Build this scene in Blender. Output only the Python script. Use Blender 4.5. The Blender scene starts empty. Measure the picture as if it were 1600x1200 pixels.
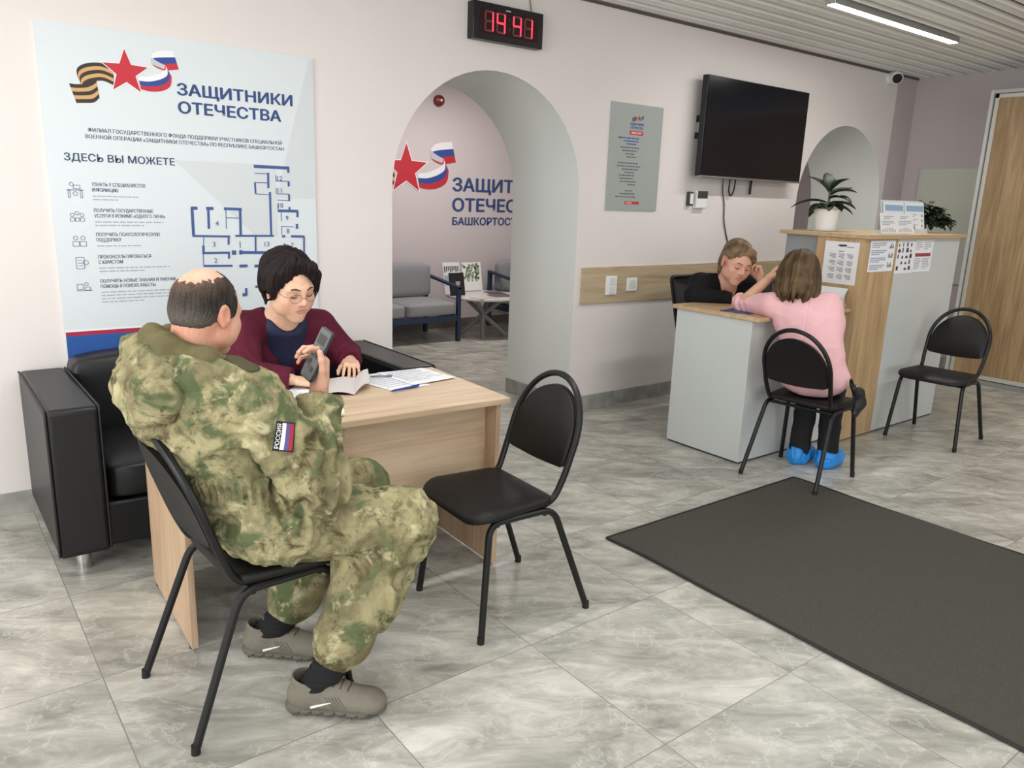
import bpy, bmesh, math, random
import numpy as np
from mathutils import Vector, Matrix, Euler

random.seed(4)
SC = bpy.context.scene
COL = SC.collection
PI = math.pi

# ------------------------------------------------------------------ camera
def make_camera():
    yaw, pitch, roll = math.radians(37.91), math.radians(13.61), math.radians(-2.05)
    cy, sy, cp, sp = math.cos(yaw), math.sin(yaw), math.cos(pitch), math.sin(pitch)
    fwd = Vector((sy * cp, cy * cp, -sp))
    right = Vector((cy, -sy, 0))
    down = fwd.cross(right)
    r = right * math.cos(roll) + down * math.sin(roll)
    d = -right * math.sin(roll) + down * math.cos(roll)
    cam = bpy.data.cameras.new('camera')
    cam.sensor_width = 36.0
    cam.lens = 36.0 * 1220.0 / 1600.0
    cam.clip_start = 0.05
    o = bpy.data.objects.new('camera', cam)
    COL.objects.link(o)
    u = -d
    b = -fwd
    o.matrix_world = Matrix(((r.x, u.x, b.x, 0.0), (r.y, u.y, b.y, 0.0), (r.z, u.z, b.z, 1.56), (0, 0, 0, 1)))
    SC.camera = o
make_camera()

# ------------------------------------------------------------------ world, daylight, exposure
W = bpy.data.worlds.new('world')
SC.world = W
W.use_nodes = True
W.node_tree.nodes['Background'].inputs[0].default_value = (0.98, 0.99, 1.0, 1)
W.node_tree.nodes['Background'].inputs[1].default_value = 0.80
SC.view_settings.view_transform = 'Standard'
SC.view_settings.look = 'None'
SC.view_settings.gamma = 1.0
SC.view_settings.use_curve_mapping = False
SC.view_settings.exposure = 0.26

def area_light(name, loc, rot, sx, sy, power, color=(1, 1, 1)):
    l = bpy.data.lights.new(name, 'AREA')
    l.shape = 'RECTANGLE'
    l.size, l.size_y, l.energy, l.color = sx, sy, power, color
    o = bpy.data.objects.new(name, l)
    o.location, o.rotation_euler = loc, rot
    COL.objects.link(o)
    return o
# daylight entering through the windows on the left and behind the photographer
area_light('window_daylight', (-3.6, 0.6, 1.7), (0, math.radians(-90), 0), 2.2, 4.5, 130, (0.98, 0.99, 1.0))
area_light('entrance_daylight', (1.0, -3.8, 1.6), (math.radians(90), 0, 0), 5.0, 2.2, 70, (0.98, 0.99, 1.0))

# ------------------------------------------------------------------ materials
def lin(c):
    return tuple(((x / 255.0) / 12.92 if x / 255.0 <= 0.04045 else ((x / 255.0 + 0.055) / 1.055) ** 2.4) for x in c)

def N(nt, t, **k):
    n = nt.nodes.new(t)
    for a, v in k.items():
        setattr(n, a, v)
    return n

_M = {}
def mat(name, rgb, rough=0.6, metal=0.0, spec=0.5, noise=0.0, nscale=30.0, bump=0.0, bscale=200.0, emit=None, estr=0.0, coat=0.0, sss=0.0, stretch=(1, 1, 1)):
    if name in _M:
        return _M[name]
    m = bpy.data.materials.new(name)
    m.use_nodes = True
    nt = m.node_tree
    b = nt.nodes['Principled BSDF']
    c = lin(rgb)
    b.inputs['Base Color'].default_value = (*c, 1)
    b.inputs['Roughness'].default_value = rough
    b.inputs['Metallic'].default_value = metal
    b.inputs['Specular IOR Level'].default_value = spec
    if coat:
        b.inputs['Coat Weight'].default_value = coat
        b.inputs['Coat Roughness'].default_value = 0.1
    if emit:
        b.inputs['Emission Color'].default_value = (*lin(emit), 1)
        b.inputs['Emission Strength'].default_value = estr
    if noise or bump:
        tc = N(nt, 'ShaderNodeTexCoord')
        mp = N(nt, 'ShaderNodeMapping')
        mp.inputs['Scale'].default_value = stretch
        nt.links.new(tc.outputs['Object'], mp.inputs['Vector'])
    if noise:
        t = N(nt, 'ShaderNodeTexNoise')
        t.inputs['Scale'].default_value = nscale
        t.inputs['Detail'].default_value = 5
        nt.links.new(mp.outputs[0], t.inputs['Vector'])
        r = N(nt, 'ShaderNodeValToRGB')
        r.color_ramp.elements[0].position = 0.3
        r.color_ramp.elements[1].position = 0.7
        r.color_ramp.elements[0].color = (*[x * (1 - noise) for x in c], 1)
        r.color_ramp.elements[1].color = (*[min(1, x * (1 + noise)) for x in c], 1)
        nt.links.new(t.outputs['Fac'], r.inputs['Fac'])
        nt.links.new(r.outputs[0], b.inputs['Base Color'])
    if bump:
        t2 = N(nt, 'ShaderNodeTexNoise')
        t2.inputs['Scale'].default_value = bscale
        t2.inputs['Detail'].default_value = 3
        nt.links.new(mp.outputs[0], t2.inputs['Vector'])
        bp = N(nt, 'ShaderNodeBump')
        bp.inputs['Strength'].default_value = bump
        bp.inputs['Distance'].default_value = 0.002
        nt.links.new(t2.outputs['Fac'], bp.inputs['Height'])
        nt.links.new(bp.outputs[0], b.inputs['Normal'])
    _M[name] = m
    return m

def wood(name, base, dark, axis='X', rough=0.45, contrast=1.0):
    """light oak laminate: long grain streaks along one axis"""
    if name in _M:
        return _M[name]
    m = bpy.data.materials.new(name)
    m.use_nodes = True
    nt = m.node_tree
    L = nt.links.new
    b = nt.nodes['Principled BSDF']
    b.inputs['Roughness'].default_value = rough
    tc = N(nt, 'ShaderNodeTexCoord')
    def noise(along, across, detail, dist):
        mp = N(nt, 'ShaderNodeMapping')
        s = [across] * 3
        s['XYZ'.index(axis)] = along
        mp.inputs['Scale'].default_value = s
        L(tc.outputs['Object'], mp.inputs['Vector'])
        t = N(nt, 'ShaderNodeTexNoise')
        t.inputs['Scale'].default_value = 1.0
        t.inputs['Detail'].default_value = detail
        t.inputs['Distortion'].default_value = dist
        L(mp.outputs[0], t.inputs['Vector'])
        return t.outputs['Fac']
    a1 = noise(1.6, 16.0, 6.0, 0.6)
    a2 = noise(3.0, 90.0, 3.0, 0.2)
    mx = N(nt, 'ShaderNodeMath', operation='MULTIPLY_ADD')
    mx.inputs[1].default_value = 0.35
    L(a2, mx.inputs[0])
    sc = N(nt, 'ShaderNodeMath', operation='MULTIPLY')
    sc.inputs[1].default_value = 0.65
    L(a1, sc.inputs[0])
    L(sc.outputs[0], mx.inputs[2])
    r = N(nt, 'ShaderNodeValToRGB')
    e = r.color_ramp.elements
    e[0].position, e[1].position = 0.5 - 0.16 / contrast, 0.5 + 0.14 / contrast
    e[0].color, e[1].color = (*lin(dark), 1), (*lin(base), 1)
    L(mx.outputs[0], r.inputs['Fac'])
    L(r.outputs[0], b.inputs['Base Color'])
    _M[name] = m
    return m

def tile_floor(name, size, ox, oy, offset=0.0):
    """grey marbled porcelain tiles with thin grout; every tile has its own veining"""
    m = bpy.data.materials.new(name)
    m.use_nodes = True
    nt = m.node_tree
    L = nt.links.new
    b = nt.nodes['Principled BSDF']
    geo = N(nt, 'ShaderNodeNewGeometry')
    mp = N(nt, 'ShaderNodeMapping')
    mp.inputs['Location'].default_value = (-ox / size, -oy / size, 0)
    mp.inputs['Scale'].default_value = (1 / size, 1 / size, 1 / size)
    L(geo.outputs['Position'], mp.inputs['Vector'])
    fl = N(nt, 'ShaderNodeVectorMath', operation='FLOOR')
    L(mp.outputs[0], fl.inputs[0])
    fr = N(nt, 'ShaderNodeVectorMath', operation='FRACTION')
    L(mp.outputs[0], fr.inputs[0])
    wn = N(nt, 'ShaderNodeTexWhiteNoise', noise_dimensions='3D')
    L(fl.outputs[0], wn.inputs['Vector'])
    # per tile: random shift
    sc = N(nt, 'ShaderNodeVectorMath', operation='SCALE')
    sc.inputs['Scale'].default_value = 37.0
    L(wn.outputs['Color'], sc.inputs[0])
    ad = N(nt, 'ShaderNodeVectorMath', operation='ADD')
    L(mp.outputs[0], ad.inputs[0])
    L(sc.outputs[0], ad.inputs[1])
    rot = N(nt, 'ShaderNodeVectorRotate', rotation_type='Z_AXIS')
    rot.inputs['Angle'].default_value = 0.62
    L(ad.outputs[0], rot.inputs['Vector'])
    def nz(scale, detail, dist, stretch, rough=0.55):
        q = N(nt, 'ShaderNodeMapping')
        q.inputs['Scale'].default_value = stretch
        L(rot.outputs[0], q.inputs['Vector'])
        t = N(nt, 'ShaderNodeTexNoise')
        t.inputs['Scale'].default_value = scale
        t.inputs['Detail'].default_value = detail
        t.inputs['Roughness'].default_value = rough
        t.inputs['Distortion'].default_value = dist
        L(q.outputs[0], t.inputs['Vector'])
        return t.outputs['Fac']
    streak = nz(2.3, 12, 0.7, (0.9, 2.2, 1), 0.68)
    cloud = nz(1.3, 4, 0.8, (1, 1, 1))
    r1 = N(nt, 'ShaderNodeValToRGB')
    r1.color_ramp.elements[0].position = 0.30
    r1.color_ramp.elements[0].color = (*lin((134, 132, 124)), 1)
    r1.color_ramp.elements[1].position = 0.68
    r1.color_ramp.elements[1].color = (*lin((212, 210, 201)), 1)
    e = r1.color_ramp.elements.new(0.48)
    e.color = (*lin((176, 174, 165)), 1)
    L(streak, r1.inputs['Fac'])
    r2 = N(nt, 'ShaderNodeValToRGB')
    r2.color_ramp.elements[0].position = 0.35
    r2.color_ramp.elements[0].color = (0.80, 0.80, 0.80, 1)
    r2.color_ramp.elements[1].position = 0.65
    r2.color_ramp.elements[1].color = (1.08, 1.08, 1.07, 1)
    L(cloud, r2.inputs['Fac'])
    mul = N(nt, 'ShaderNodeMix', data_type='RGBA', blend_type='MULTIPLY')
    mul.inputs['Factor'].default_value = 1.0
    L(r1.outputs[0], mul.inputs['A'])
    L(r2.outputs[0], mul.inputs['B'])
    # light veins: thin zero crossings of a distorted noise
    v = nz(2.6, 8, 0.5, (1, 1.3, 1), 0.62)
    sb = N(nt, 'ShaderNodeMath', operation='SUBTRACT')
    sb.inputs[1].default_value = 0.5
    L(v, sb.inputs[0])
    ab = N(nt, 'ShaderNodeMath', operation='ABSOLUTE')
    L(sb.outputs[0], ab.inputs[0])
    rv = N(nt, 'ShaderNodeValToRGB')
    rv.color_ramp.elements[0].position = 0.0
    rv.color_ramp.elements[0].color = (0.32, 0.32, 0.32, 1)
    rv.color_ramp.elements[1].position = 0.016
    rv.color_ramp.elements[1].color = (0, 0, 0, 1)
    L(ab.outputs[0], rv.inputs['Fac'])
    mv = N(nt, 'ShaderNodeMix', data_type='RGBA')
    mv.inputs['B'].default_value = (*lin((226, 226, 220)), 1)
    L(rv.outputs[0], mv.inputs['Factor'])
    L(mul.outputs['Result'], mv.inputs['A'])
    # grout
    sx = N(nt, 'ShaderNodeSeparateXYZ')
    L(fr.outputs[0], sx.inputs[0])
    def edge(o):
        p = N(nt, 'ShaderNodeMath', operation='PINGPONG')
        p.inputs[1].default_value = 0.5
        L(o, p.inputs[0])
        g = N(nt, 'ShaderNodeMath', operation='LESS_THAN')
        g.inputs[1].default_value = 0.0016 / size
        L(p.outputs[0], g.inputs[0])
        return g.outputs[0]
    mxm = N(nt, 'ShaderNodeMath', operation='MAXIMUM')
    L(edge(sx.outputs[0]), mxm.inputs[0])
    L(edge(sx.outputs[1]), mxm.inputs[1])
    mg = N(nt, 'ShaderNodeMix', data_type='RGBA')
    mg.inputs['B'].default_value = (*lin((128, 127, 121)), 1)
    L(mxm.outputs[0], mg.inputs['Factor'])
    L(mv.outputs['Result'], mg.inputs['A'])
    L(mg.outputs['Result'], b.inputs['Base Color'])
    b.inputs['Roughness'].default_value = 0.32
    b.inputs['Specular IOR Level'].default_value = 0.4
    _M[name] = m
    return m

M_WALL = mat('wall_paint', (229, 222, 218), 0.85, noise=0.012, nscale=2, bump=0.06, bscale=350)
M_MAUVE = mat('mauve_wall', (192, 182, 182), 0.85, noise=0.012, nscale=2)
M_CREAM_STRIP = mat('pale_lilac_plaster', (205, 198, 200), 0.8)
M_FLOOR = tile_floor('marbled_porcelain_tiles', 0.6325, 0.347, 1.272)
M_SKIRT = mat('marbled_skirting_tile', (158, 157, 151), 0.4, noise=0.22, nscale=11)
M_OAK_Z = wood('oak_laminate_upright_grain', (204, 175, 134), (168, 136, 98), 'Z')
M_OAK_X = wood('oak_laminate_long_grain', (203, 176, 140), (178, 148, 110), 'X')
M_OAK_Y = wood('oak_laminate_cross_grain', (203, 176, 140), (178, 148, 110), 'Y')
M_DESK_X = wood('desk_oak_long_grain', (212, 189, 160), (186, 158, 127), 'X')
M_DESK_Z = wood('desk_oak_upright_grain', (204, 176, 146), (178, 147, 116), 'Z')
M_RAIL = wood('wall_rail_oak', (203, 184, 154), (170, 148, 118), 'X')
M_WARD = wood('wardrobe_oak', (178, 150, 112), (140, 112, 78), 'Z', contrast=1.2)
M_BLACK = mat('black_powder_coated_steel', (17, 17, 18), 0.42, spec=0.4)
M_LEATHERETTE = mat('black_leatherette', (19, 18, 18), 0.5, spec=0.35, bump=0.25, bscale=500)
M_COUCH = mat('black_sofa_leather', (20, 20, 22), 0.42, spec=0.45, bump=0.2, bscale=160)
M_CHROME = mat('chrome', (215, 215, 215), 0.12, 1.0)
M_ALU = mat('brushed_aluminium', (190, 192, 192), 0.35, 0.85)
M_WHITE = mat('white_plastic', (236, 237, 235), 0.4)
M_GREY_PANEL = mat('pale_grey_laminate', (203, 207, 205), 0.42)
M_DKGREY = mat('dark_grey_plastic', (60, 60, 62), 0.5)
M_PAPER = mat('white_paper', (238, 240, 243), 0.75)
M_INK = mat('grey_print', (120, 124, 132), 0.8)
M_NAVY = mat('navy_print', (56, 78, 128), 0.7)
M_LOUNGE = mat('lounge_wall_paint', (212, 203, 204), 0.85)
M_NAVYTXT = mat('slate_blue_print', (62, 78, 108), 0.7)
M_RED = mat('red_print', (196, 42, 56), 0.6)
M_PRWHITE = mat('white_print', (240, 240, 243), 0.7)
M_PRGREY = mat('silver_print', (196, 198, 203), 0.7)
M_PRBLUE = mat('blue_print', (48, 76, 150), 0.7)
M_ORANGE = mat('orange_stripe_print', (208, 166, 112), 0.7)
M_DKBROWN = mat('dark_brown_stripe_print', (62, 50, 44), 0.7)

# ------------------------------------------------------------------ mesh helpers
class MB:
    def __init__(s):
        s.v, s.f, s.m = [], [], []
    def add(s, v, f, mi=0):
        o = len(s.v)
        s.v += [tuple(map(float, q)) for q in v]
        s.f += [tuple(i + o for i in q) for q in f]
        s.m += [mi] * len(f)
        return s
    def box(s, a, b, mi=0):
        x0, y0, z0 = a
        x1, y1, z1 = b
        v = [(x0, y0, z0), (x1, y0, z0), (x1, y1, z0), (x0, y1, z0), (x0, y0, z1), (x1, y0, z1), (x1, y1, z1), (x0, y1, z1)]
        f = [(0, 3, 2, 1), (4, 5, 6, 7), (0, 1, 5, 4), (1, 2, 6, 5), (2, 3, 7, 6), (3, 0, 4, 7)]
        return s.add(v, f, mi)
    def tube(s, pts, r, n=10, closed=False, mi=0, flat=None):
        """tube along a polyline; r a number or a list; flat=(axis, factor) squashes the section"""
        P = [Vector(p) for p in pts]
        R = r if isinstance(r, (list, tuple)) else [r] * len(P)
        T = []
        for i in range(len(P)):
            a = P[i - 1] if (i > 0 or closed) else P[i]
            b = P[(i + 1) % len(P)] if (i < len(P) - 1 or closed) else P[i]
            T.append((b - a).normalized())
        up = Vector((0, 0, 1)) if abs(T[0].z) < 0.9 else Vector((1, 0, 0))
        nrm = (up - T[0] * up.dot(T[0])).normalized()
        v = []
        for i in range(len(P)):
            nrm = (nrm - T[i] * nrm.dot(T[i])).normalized()
            bn = T[i].cross(nrm)
            for k in range(n):
                a = 2 * PI * k / n
                d = (nrm * math.cos(a) + bn * math.sin(a)) * R[i]
                if flat:
                    ax = Vector(flat[0])
                    d = d - ax * d.dot(ax) * (1 - flat[1])
                v.append(P[i] + d)
        f = []
        L = len(P)
        for i in range(L if closed else L - 1):
            j = (i + 1) % L
            for k in range(n):
                k2 = (k + 1) % n
                f.append((i * n + k, i * n + k2, j * n + k2, j * n + k))
        if not closed:
            f.append(tuple(range(n - 1, -1, -1)))
            f.append(tuple((L - 1) * n + k for k in range(n)))
        return s.add(v, f, mi)
    def lathe(s, prof, c=(0, 0, 0), n=32, mi=0):
        v, f = [], []
        for (r, z) in prof:
            for k in range(n):
                a = 2 * PI * k / n
                v.append((c[0] + r * math.cos(a), c[1] + r * math.sin(a), c[2] + z))
        for i in range(len(prof) - 1):
            for k in range(n):
                k2 = (k + 1) % n
                f.append((i * n + k, i * n + k2, (i + 1) * n + k2, (i + 1) * n + k))
        if prof[0][0] > 1e-5:
            f.append(tuple(range(n - 1, -1, -1)))
        if prof[-1][0] > 1e-5:
            f.append(tuple((len(prof) - 1) * n + k for k in range(n)))
        return s.add(v, f, mi)
    def prism(s, poly, fn, d0, d1, mi=0):
        """poly: 2D outline; fn(u, v, d) -> xyz; extruded from d0 to d1"""
        n = len(poly)
        v = [fn(u, w, d0) for u, w in poly] + [fn(u, w, d1) for u, w in poly]
        f = [tuple(range(n - 1, -1, -1)), tuple(range(n, 2 * n))]
        for i in range(n):
            j = (i + 1) % n
            f.append((i, j, n + j, n + i))
        return s.add(v, f, mi)
    def build(s, name, m, parent=None, bevel=0.0, smooth=False, local=False, seg=2, angle=35):
        me = bpy.data.meshes.new(name)
        V = s.v
        if parent is not None and not local:
            off = org(parent)
            V = [(a - off.x, b - off.y, c - off.z) for a, b, c in V]
        me.from_pydata(V, [], s.f)
        ms = m if isinstance(m, (list, tuple)) else [m]
        for q in ms:
            me.materials.append(q)
        if len(ms) > 1:
            for p, i in zip(me.polygons, s.m):
                p.material_index = i
        bm = bmesh.new()
        bm.from_mesh(me)
        bmesh.ops.recalc_face_normals(bm, faces=bm.faces)
        bm.to_mesh(me)
        bm.free()
        if smooth:
            me.polygons.foreach_set('use_smooth', [True] * len(me.polygons))
            try:
                me.set_sharp_from_angle(angle=math.radians(angle))
            except Exception:
                pass
        o = bpy.data.objects.new(name, me)
        COL.objects.link(o)
        if bevel:
            b = o.modifiers.new('bevel', 'BEVEL')
            b.width, b.segments, b.limit_method = bevel, seg, 'ANGLE'
            b.angle_limit = math.radians(40)
            b.harden_normals = False
            me.polygons.foreach_set('use_smooth', [True] * len(me.polygons))
            try:
                me.set_sharp_from_angle(angle=math.radians(60))
            except Exception:
                pass
        if parent is not None:
            o.parent = parent
        return o

def org(p):
    v = Vector((0, 0, 0))
    while p is not None:
        v = v + Vector(p.location)
        p = p.parent
    return v

def tag(o, label=None, cat=None, group=None, kind=None):
    if label:
        o['label'] = label
    if cat:
        o['category'] = cat
    if group:
        o['group'] = group
    if kind:
        o['kind'] = kind
    return o

def thing(name, label, cat, loc=(0, 0, 0), rz=0.0, group=None):
    o = bpy.data.objects.new(name, None)
    COL.objects.link(o)
    o.location = loc
    o.rotation_euler = (0, 0, rz)
    o.empty_display_size = 0.1
    return tag(o, label, cat, group)

def dup(root, loc, rz, label, group=None):
    r = root.copy()
    COL.objects.link(r)
    r.location = loc
    r.rotation_euler = (0, 0, rz)
    tag(r, label, None, group)
    for ch in list(root.children):
        c = ch.copy()
        COL.objects.link(c)
        c.parent = r
        for g in list(ch.children):
            d = g.copy()
            COL.objects.link(d)
            d.parent = c
    return r

def smooth_path(pts, sub=6):
    """Catmull-Rom through the points"""
    P = [Vector(p) for p in pts]
    out = []
    for i in range(len(P) - 1):
        p0 = P[max(0, i - 1)]
        p1, p2 = P[i], P[i + 1]
        p3 = P[min(len(P) - 1, i + 2)]
        for k in range(sub):
            t = k / sub
            out.append(0.5 * ((2 * p1) + (p2 - p0) * t + (2 * p0 - 5 * p1 + 4 * p2 - p3) * t * t + (3 * p1 - p0 - 3 * p2 + p3) * t ** 3))
    out.append(P[-1])
    return out

def round_path(pts, rad=0.04, n=6):
    """polyline with rounded corners"""
    P = [Vector(p) for p in pts]
    out = [P[0]]
    for i in range(1, len(P) - 1):
        a, b, c = P[i - 1], P[i], P[i + 1]
        d1, d2 = (a - b), (c - b)
        r = min(rad, d1.length * 0.49, d2.length * 0.49)
        s, e = b + d1.normalized() * r, b + d2.normalized() * r
        for k in range(n + 1):
            t = k / n
            out.append(s * (1 - t) ** 2 + b * 2 * t * (1 - t) + e * t * t)
    out.append(P[-1])
    return out

def rrect(x0, y0, x1, y1, r, n=6):
    o = []
    for cx, cy, a0 in ((x1 - r, y1 - r, 0), (x0 + r, y1 - r, PI / 2), (x0 + r, y0 + r, PI), (x1 - r, y0 + r, 1.5 * PI)):
        for k in range(n + 1):
            a = a0 + PI / 2 * k / n
            o.append((cx + r * math.cos(a), cy + r * math.sin(a)))
    return o

def text2d(body, height=None, width=None, bold=0.0, align='LEFT', spacing=1.0):
    """flat lettering as (verts2d, faces); cap height and optional total width in metres"""
    c = bpy.data.curves.new('lettering', 'FONT')
    c.body = body
    c.size = 1.0
    c.space_character = spacing
    c.resolution_u = 3
    o = bpy.data.objects.new('lettering', c)
    COL.objects.link(o)
    dg = bpy.context.evaluated_depsgraph_get()
    dg.update()
    me = bpy.data.meshes.new_from_object(o.evaluated_get(dg))
    v = [(q.co.x, q.co.y) for q in me.vertices]
    f = [tuple(p.vertices) for p in me.polygons]
    bpy.data.objects.remove(o)
    bpy.data.curves.remove(c)
    bpy.data.meshes.remove(me)
    if not v:
        return [], []
    xs = [q[0] for q in v]
    x0, x1 = min(xs), max(xs)
    sy = (height / 0.728) if height else 1.0
    sx = (width / (x1 - x0)) if width else sy
    if not height:
        sy = sx
    sh = {'LEFT': 0, 'CENTER': -(x1 - x0) * sx / 2, 'RIGHT': -(x1 - x0) * sx}[align]
    V = [((q[0] - x0) * sx + sh, q[1] * sy) for q in v]
    if not bold:
        return V, f
    b, n, out, F = bold * sy, len(V), [], []
    for k, (dx, dy) in enumerate(((-b, 0), (b, 0), (0, b * 0.5), (0, -b * 0.5)) if bold > 0.02 else ((-b, 0), (b, 0))):
        out += [(x + dx, y + dy, k * 0.00014) for x, y in V]
        F += [tuple(i + k * n for i in q) for q in f]
    return out, F

def wallmap(y):
    """text and prints on a plane facing -Y"""
    return lambda u, v, d=0.0: (u, y - d, v)

def put_text(mb, fn, u, v, body, height=None, width=None, bold=0.0, align='LEFT', d=0.0, mi=0, spacing=1.0):
    vv, ff = text2d(body, height, width, bold, align, spacing)
    mb.add([fn(u + q[0], v + q[1], d + (q[2] if len(q) > 2 else 0.0)) for q in vv], ff, mi)

def put_rect(mb, fn, u0, v0, u1, v1, d=0.0, mi=0):
    mb.add([fn(u0, v0, d), fn(u1, v0, d), fn(u1, v1, d), fn(u0, v1, d)], [(0, 1, 2, 3)], mi)

def put_poly(mb, fn, poly, d=0.0, mi=0):
    mb.add([fn(a, b, d) for a, b in poly], [tuple(range(len(poly)))], mi)

def put_line(mb, fn, a, b, w, d=0.0, mi=0):
    ax, ay = a
    bx, by = b
    L = math.hypot(bx - ax, by - ay) or 1
    nx, ny = -(by - ay) / L * w / 2, (bx - ax) / L * w / 2
    put_poly(mb, fn, [(ax - nx, ay - ny), (bx - nx, by - ny), (bx + nx, by + ny), (ax + nx, ay + ny)], d, mi)

def fake_lines(mb, fn, u0, u1, v, n, step, h, seed, d=0.0, mi=0):
    """rows of small unreadable print"""
    rr = random.Random(seed)
    for i in range(n):
        u = u0
        end = u1 - (u1 - u0) * (rr.random() * 0.25 + (0.3 if i == n - 1 else 0.0))
        while u < end:
            w = (u1 - u0) * (0.03 + 0.09 * rr.random())
            put_rect(mb, fn, u, v - i * step, min(u + w, end), v - i * step + h, d, mi)
            u += w + (u1 - u0) * 0.015
# ------------------------------------------------------------------ the room shell
def arch_outline(cx, r, spring, n=28):
    return [(cx - r * math.cos(PI * k / n), spring + r * math.sin(PI * k / n)) for k in range(n + 1)]
ARCHES = ((3.036, 0.735, 1.565), (7.105, 0.715, 1.575))
CEIL = 2.83
def build_shell():
    f = MB().box((-5, -5.2, -0.06), (11.5, 8.2, 0)).build('floor', M_FLOOR)
    tag(f, kind='structure')
    out = [(-5.0, 0.0)]
    for cx, r, sp in ARCHES:
        out += [(cx - r, 0.0)] + arch_outline(cx, r, sp) + [(cx + r, 0.0)]
    out += [(8.35, 0.0), (8.35, 2.95), (-5.0, 2.95)]
    wm = MB().prism(out, lambda u, v, d: (u, d, v), 4.16, 4.915)
    for i in range(len(out)):
        a, b = out[i], out[(i + 1) % len(out)]
        if 2.2 < a[0] < 7.9 and 2.2 < b[0] < 7.9 and not (a[1] == 0 and b[1] == 0):
            wm.m[2 + i] = 1
    w = wm.build('wall_back', [M_WALL, mat('pale_arch_paint', (230, 233, 229), 0.8)], smooth=True, angle=25)
    tag(w, kind='structure')
    tag(MB().box((8.25, -5.2, 0), (8.35, 4.16, 2.95)).build('wall_right', M_MAUVE), kind='structure')
    tag(MB().box((0.5, 7.75, 0), (11.5, 7.85, 2.95)).build('wall_lounge_back', M_LOUNGE), kind='structure')
    tag(MB().box((11.4, 4.915, 0), (11.5, 7.75, 2.95)).build('wall_lounge_right', M_LOUNGE), kind='structure')
    tag(MB().box((0.5, 4.915, 0), (0.6, 7.75, 2.95)).build('wall_lounge_left', M_LOUNGE), kind='structure')
    tag(MB().box((0.5, 4.915, CEIL), (11.5, 7.85, 2.95)).build('ceiling_lounge', M_WALL), kind='structure')
    # slatted metal ceiling: rounded slats running along the wall, dark gaps between
    m = MB()
    y = 4.16 - 0.022
    prof = [(0.0, 0.030), (0.003, 0.008), (0.012, 0.0), (0.050, 0.007), (0.088, 0.0), (0.096, 0.008), (0.099, 0.030)]
    while y > -5.0:
        v = []
        for xx in (-5.0, 8.25):
            for dy, dz in prof:
                v.append((xx, y - dy, CEIL + dz))
        n = len(prof)
        m.add(v, [(i, i + 1, n + i + 1, n + i) for i in range(n - 1)])
        y -= 0.1525
    ms = mat('ivory_metal_slats', (242, 242, 238), 0.45, 0.0)
    m.box((-5.0, -5.2, 2.872), (8.25, 4.16, 2.95), 1)
    tag(m.build('ceiling', [ms, mat('dark_ceiling_void', (70, 66, 62), 0.9)], smooth=True, angle=50), kind='structure')
    # dark strip painted in for the shadow gap under the ceiling
    tag(MB().box((-5, 4.146, CEIL - 0.018), (8.25, 4.16, CEIL)).build('shadow_gap_strip', mat('shadow_gap_dark', (92, 84, 80), 0.7)), kind='structure')
    # tiled skirting
    tag(MB().box((7.87, 4.154, 0.11), (8.25, 4.16, 2.812)).build('mauve_wall_slab', M_MAUVE), kind='structure')  # thin slab, darker mauve than the rest of the back wall
    s = MB()
    for x0, x1 in ((-5, 2.301), (3.771, 6.39), (7.82, 8.25)):
        s.box((x0, 4.149, 0), (x1, 4.16, 0.112))
    for x in (2.301, 3.760, 6.39, 7.809):
        s.box((x, 4.149, 0), (x + 0.011, 4.915, 0.112))
    tag(s.build('baseboard_back', M_SKIRT), kind='structure')
    tag(MB().box((8.239, -5.2, 0), (8.25, 4.149, 0.112)).build('baseboard_right', M_SKIRT), kind='structure')
    tag(MB().box((0.6, 7.739, 0), (11.4, 7.75, 0.1)).build('baseboard_lounge', mat('lounge_skirting', (120, 112, 106), 0.5)), kind='structure')
build_shell()

# ------------------------------------------------------------------ lamps
def linear_light(loc, length, label, power):
    t = thing('linear_ceiling_light', label, 'ceiling light', loc, 0, 'linear LED ceiling lights')
    x, y, z = loc
    MB().box((x, y - 0.034, z + 0.004), (x + length, y + 0.034, z + 0.042)).build('housing', M_ALU, t, bevel=0.002)
    MB().box((x + 0.012, y - 0.028, z), (x + length - 0.012, y + 0.028, z + 0.006)).build('diffuser', mat('lit_lamp_diffuser', (255, 255, 252), 0.5, emit=(255, 253, 246), estr=9.0), t)
    l = bpy.data.lights.new('lamp_glow', 'AREA')
    l.shape, l.size, l.size_y, l.energy, l.color = 'RECTANGLE', length, 0.06, power, (1.0, 0.995, 0.98)
    o = bpy.data.objects.new('lamp_glow', l)
    COL.objects.link(o)
    o.location = (length / 2, 0, -0.004)
    o.parent = t
    return t
LED_LABEL = 'white linear LED strip light glowing under the slatted ceiling'
linear_light((4.76, 3.02, 2.782), 1.70, LED_LABEL, 16)
linear_light((0.4, 2.3, 2.782), 1.70, LED_LABEL, 18)
linear_light((-2.0, 3.02, 2.782), 1.70, LED_LABEL, 16)
linear_light((2.3, 0.6, 2.782), 1.70, LED_LABEL, 18)
linear_light((-1.2, 0.2, 2.782), 1.70, LED_LABEL, 18)
linear_light((5.6, 0.6, 2.782), 1.70, LED_LABEL, 16)

def lounge_light():
    area_light('lounge_fill_light', (4.6, 6.4, 2.80), (0, 0, 0), 1.2, 0.3, 34, (1.0, 0.95, 0.92))  # added area light without a fixture, fills the lounge
lounge_light()

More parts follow.
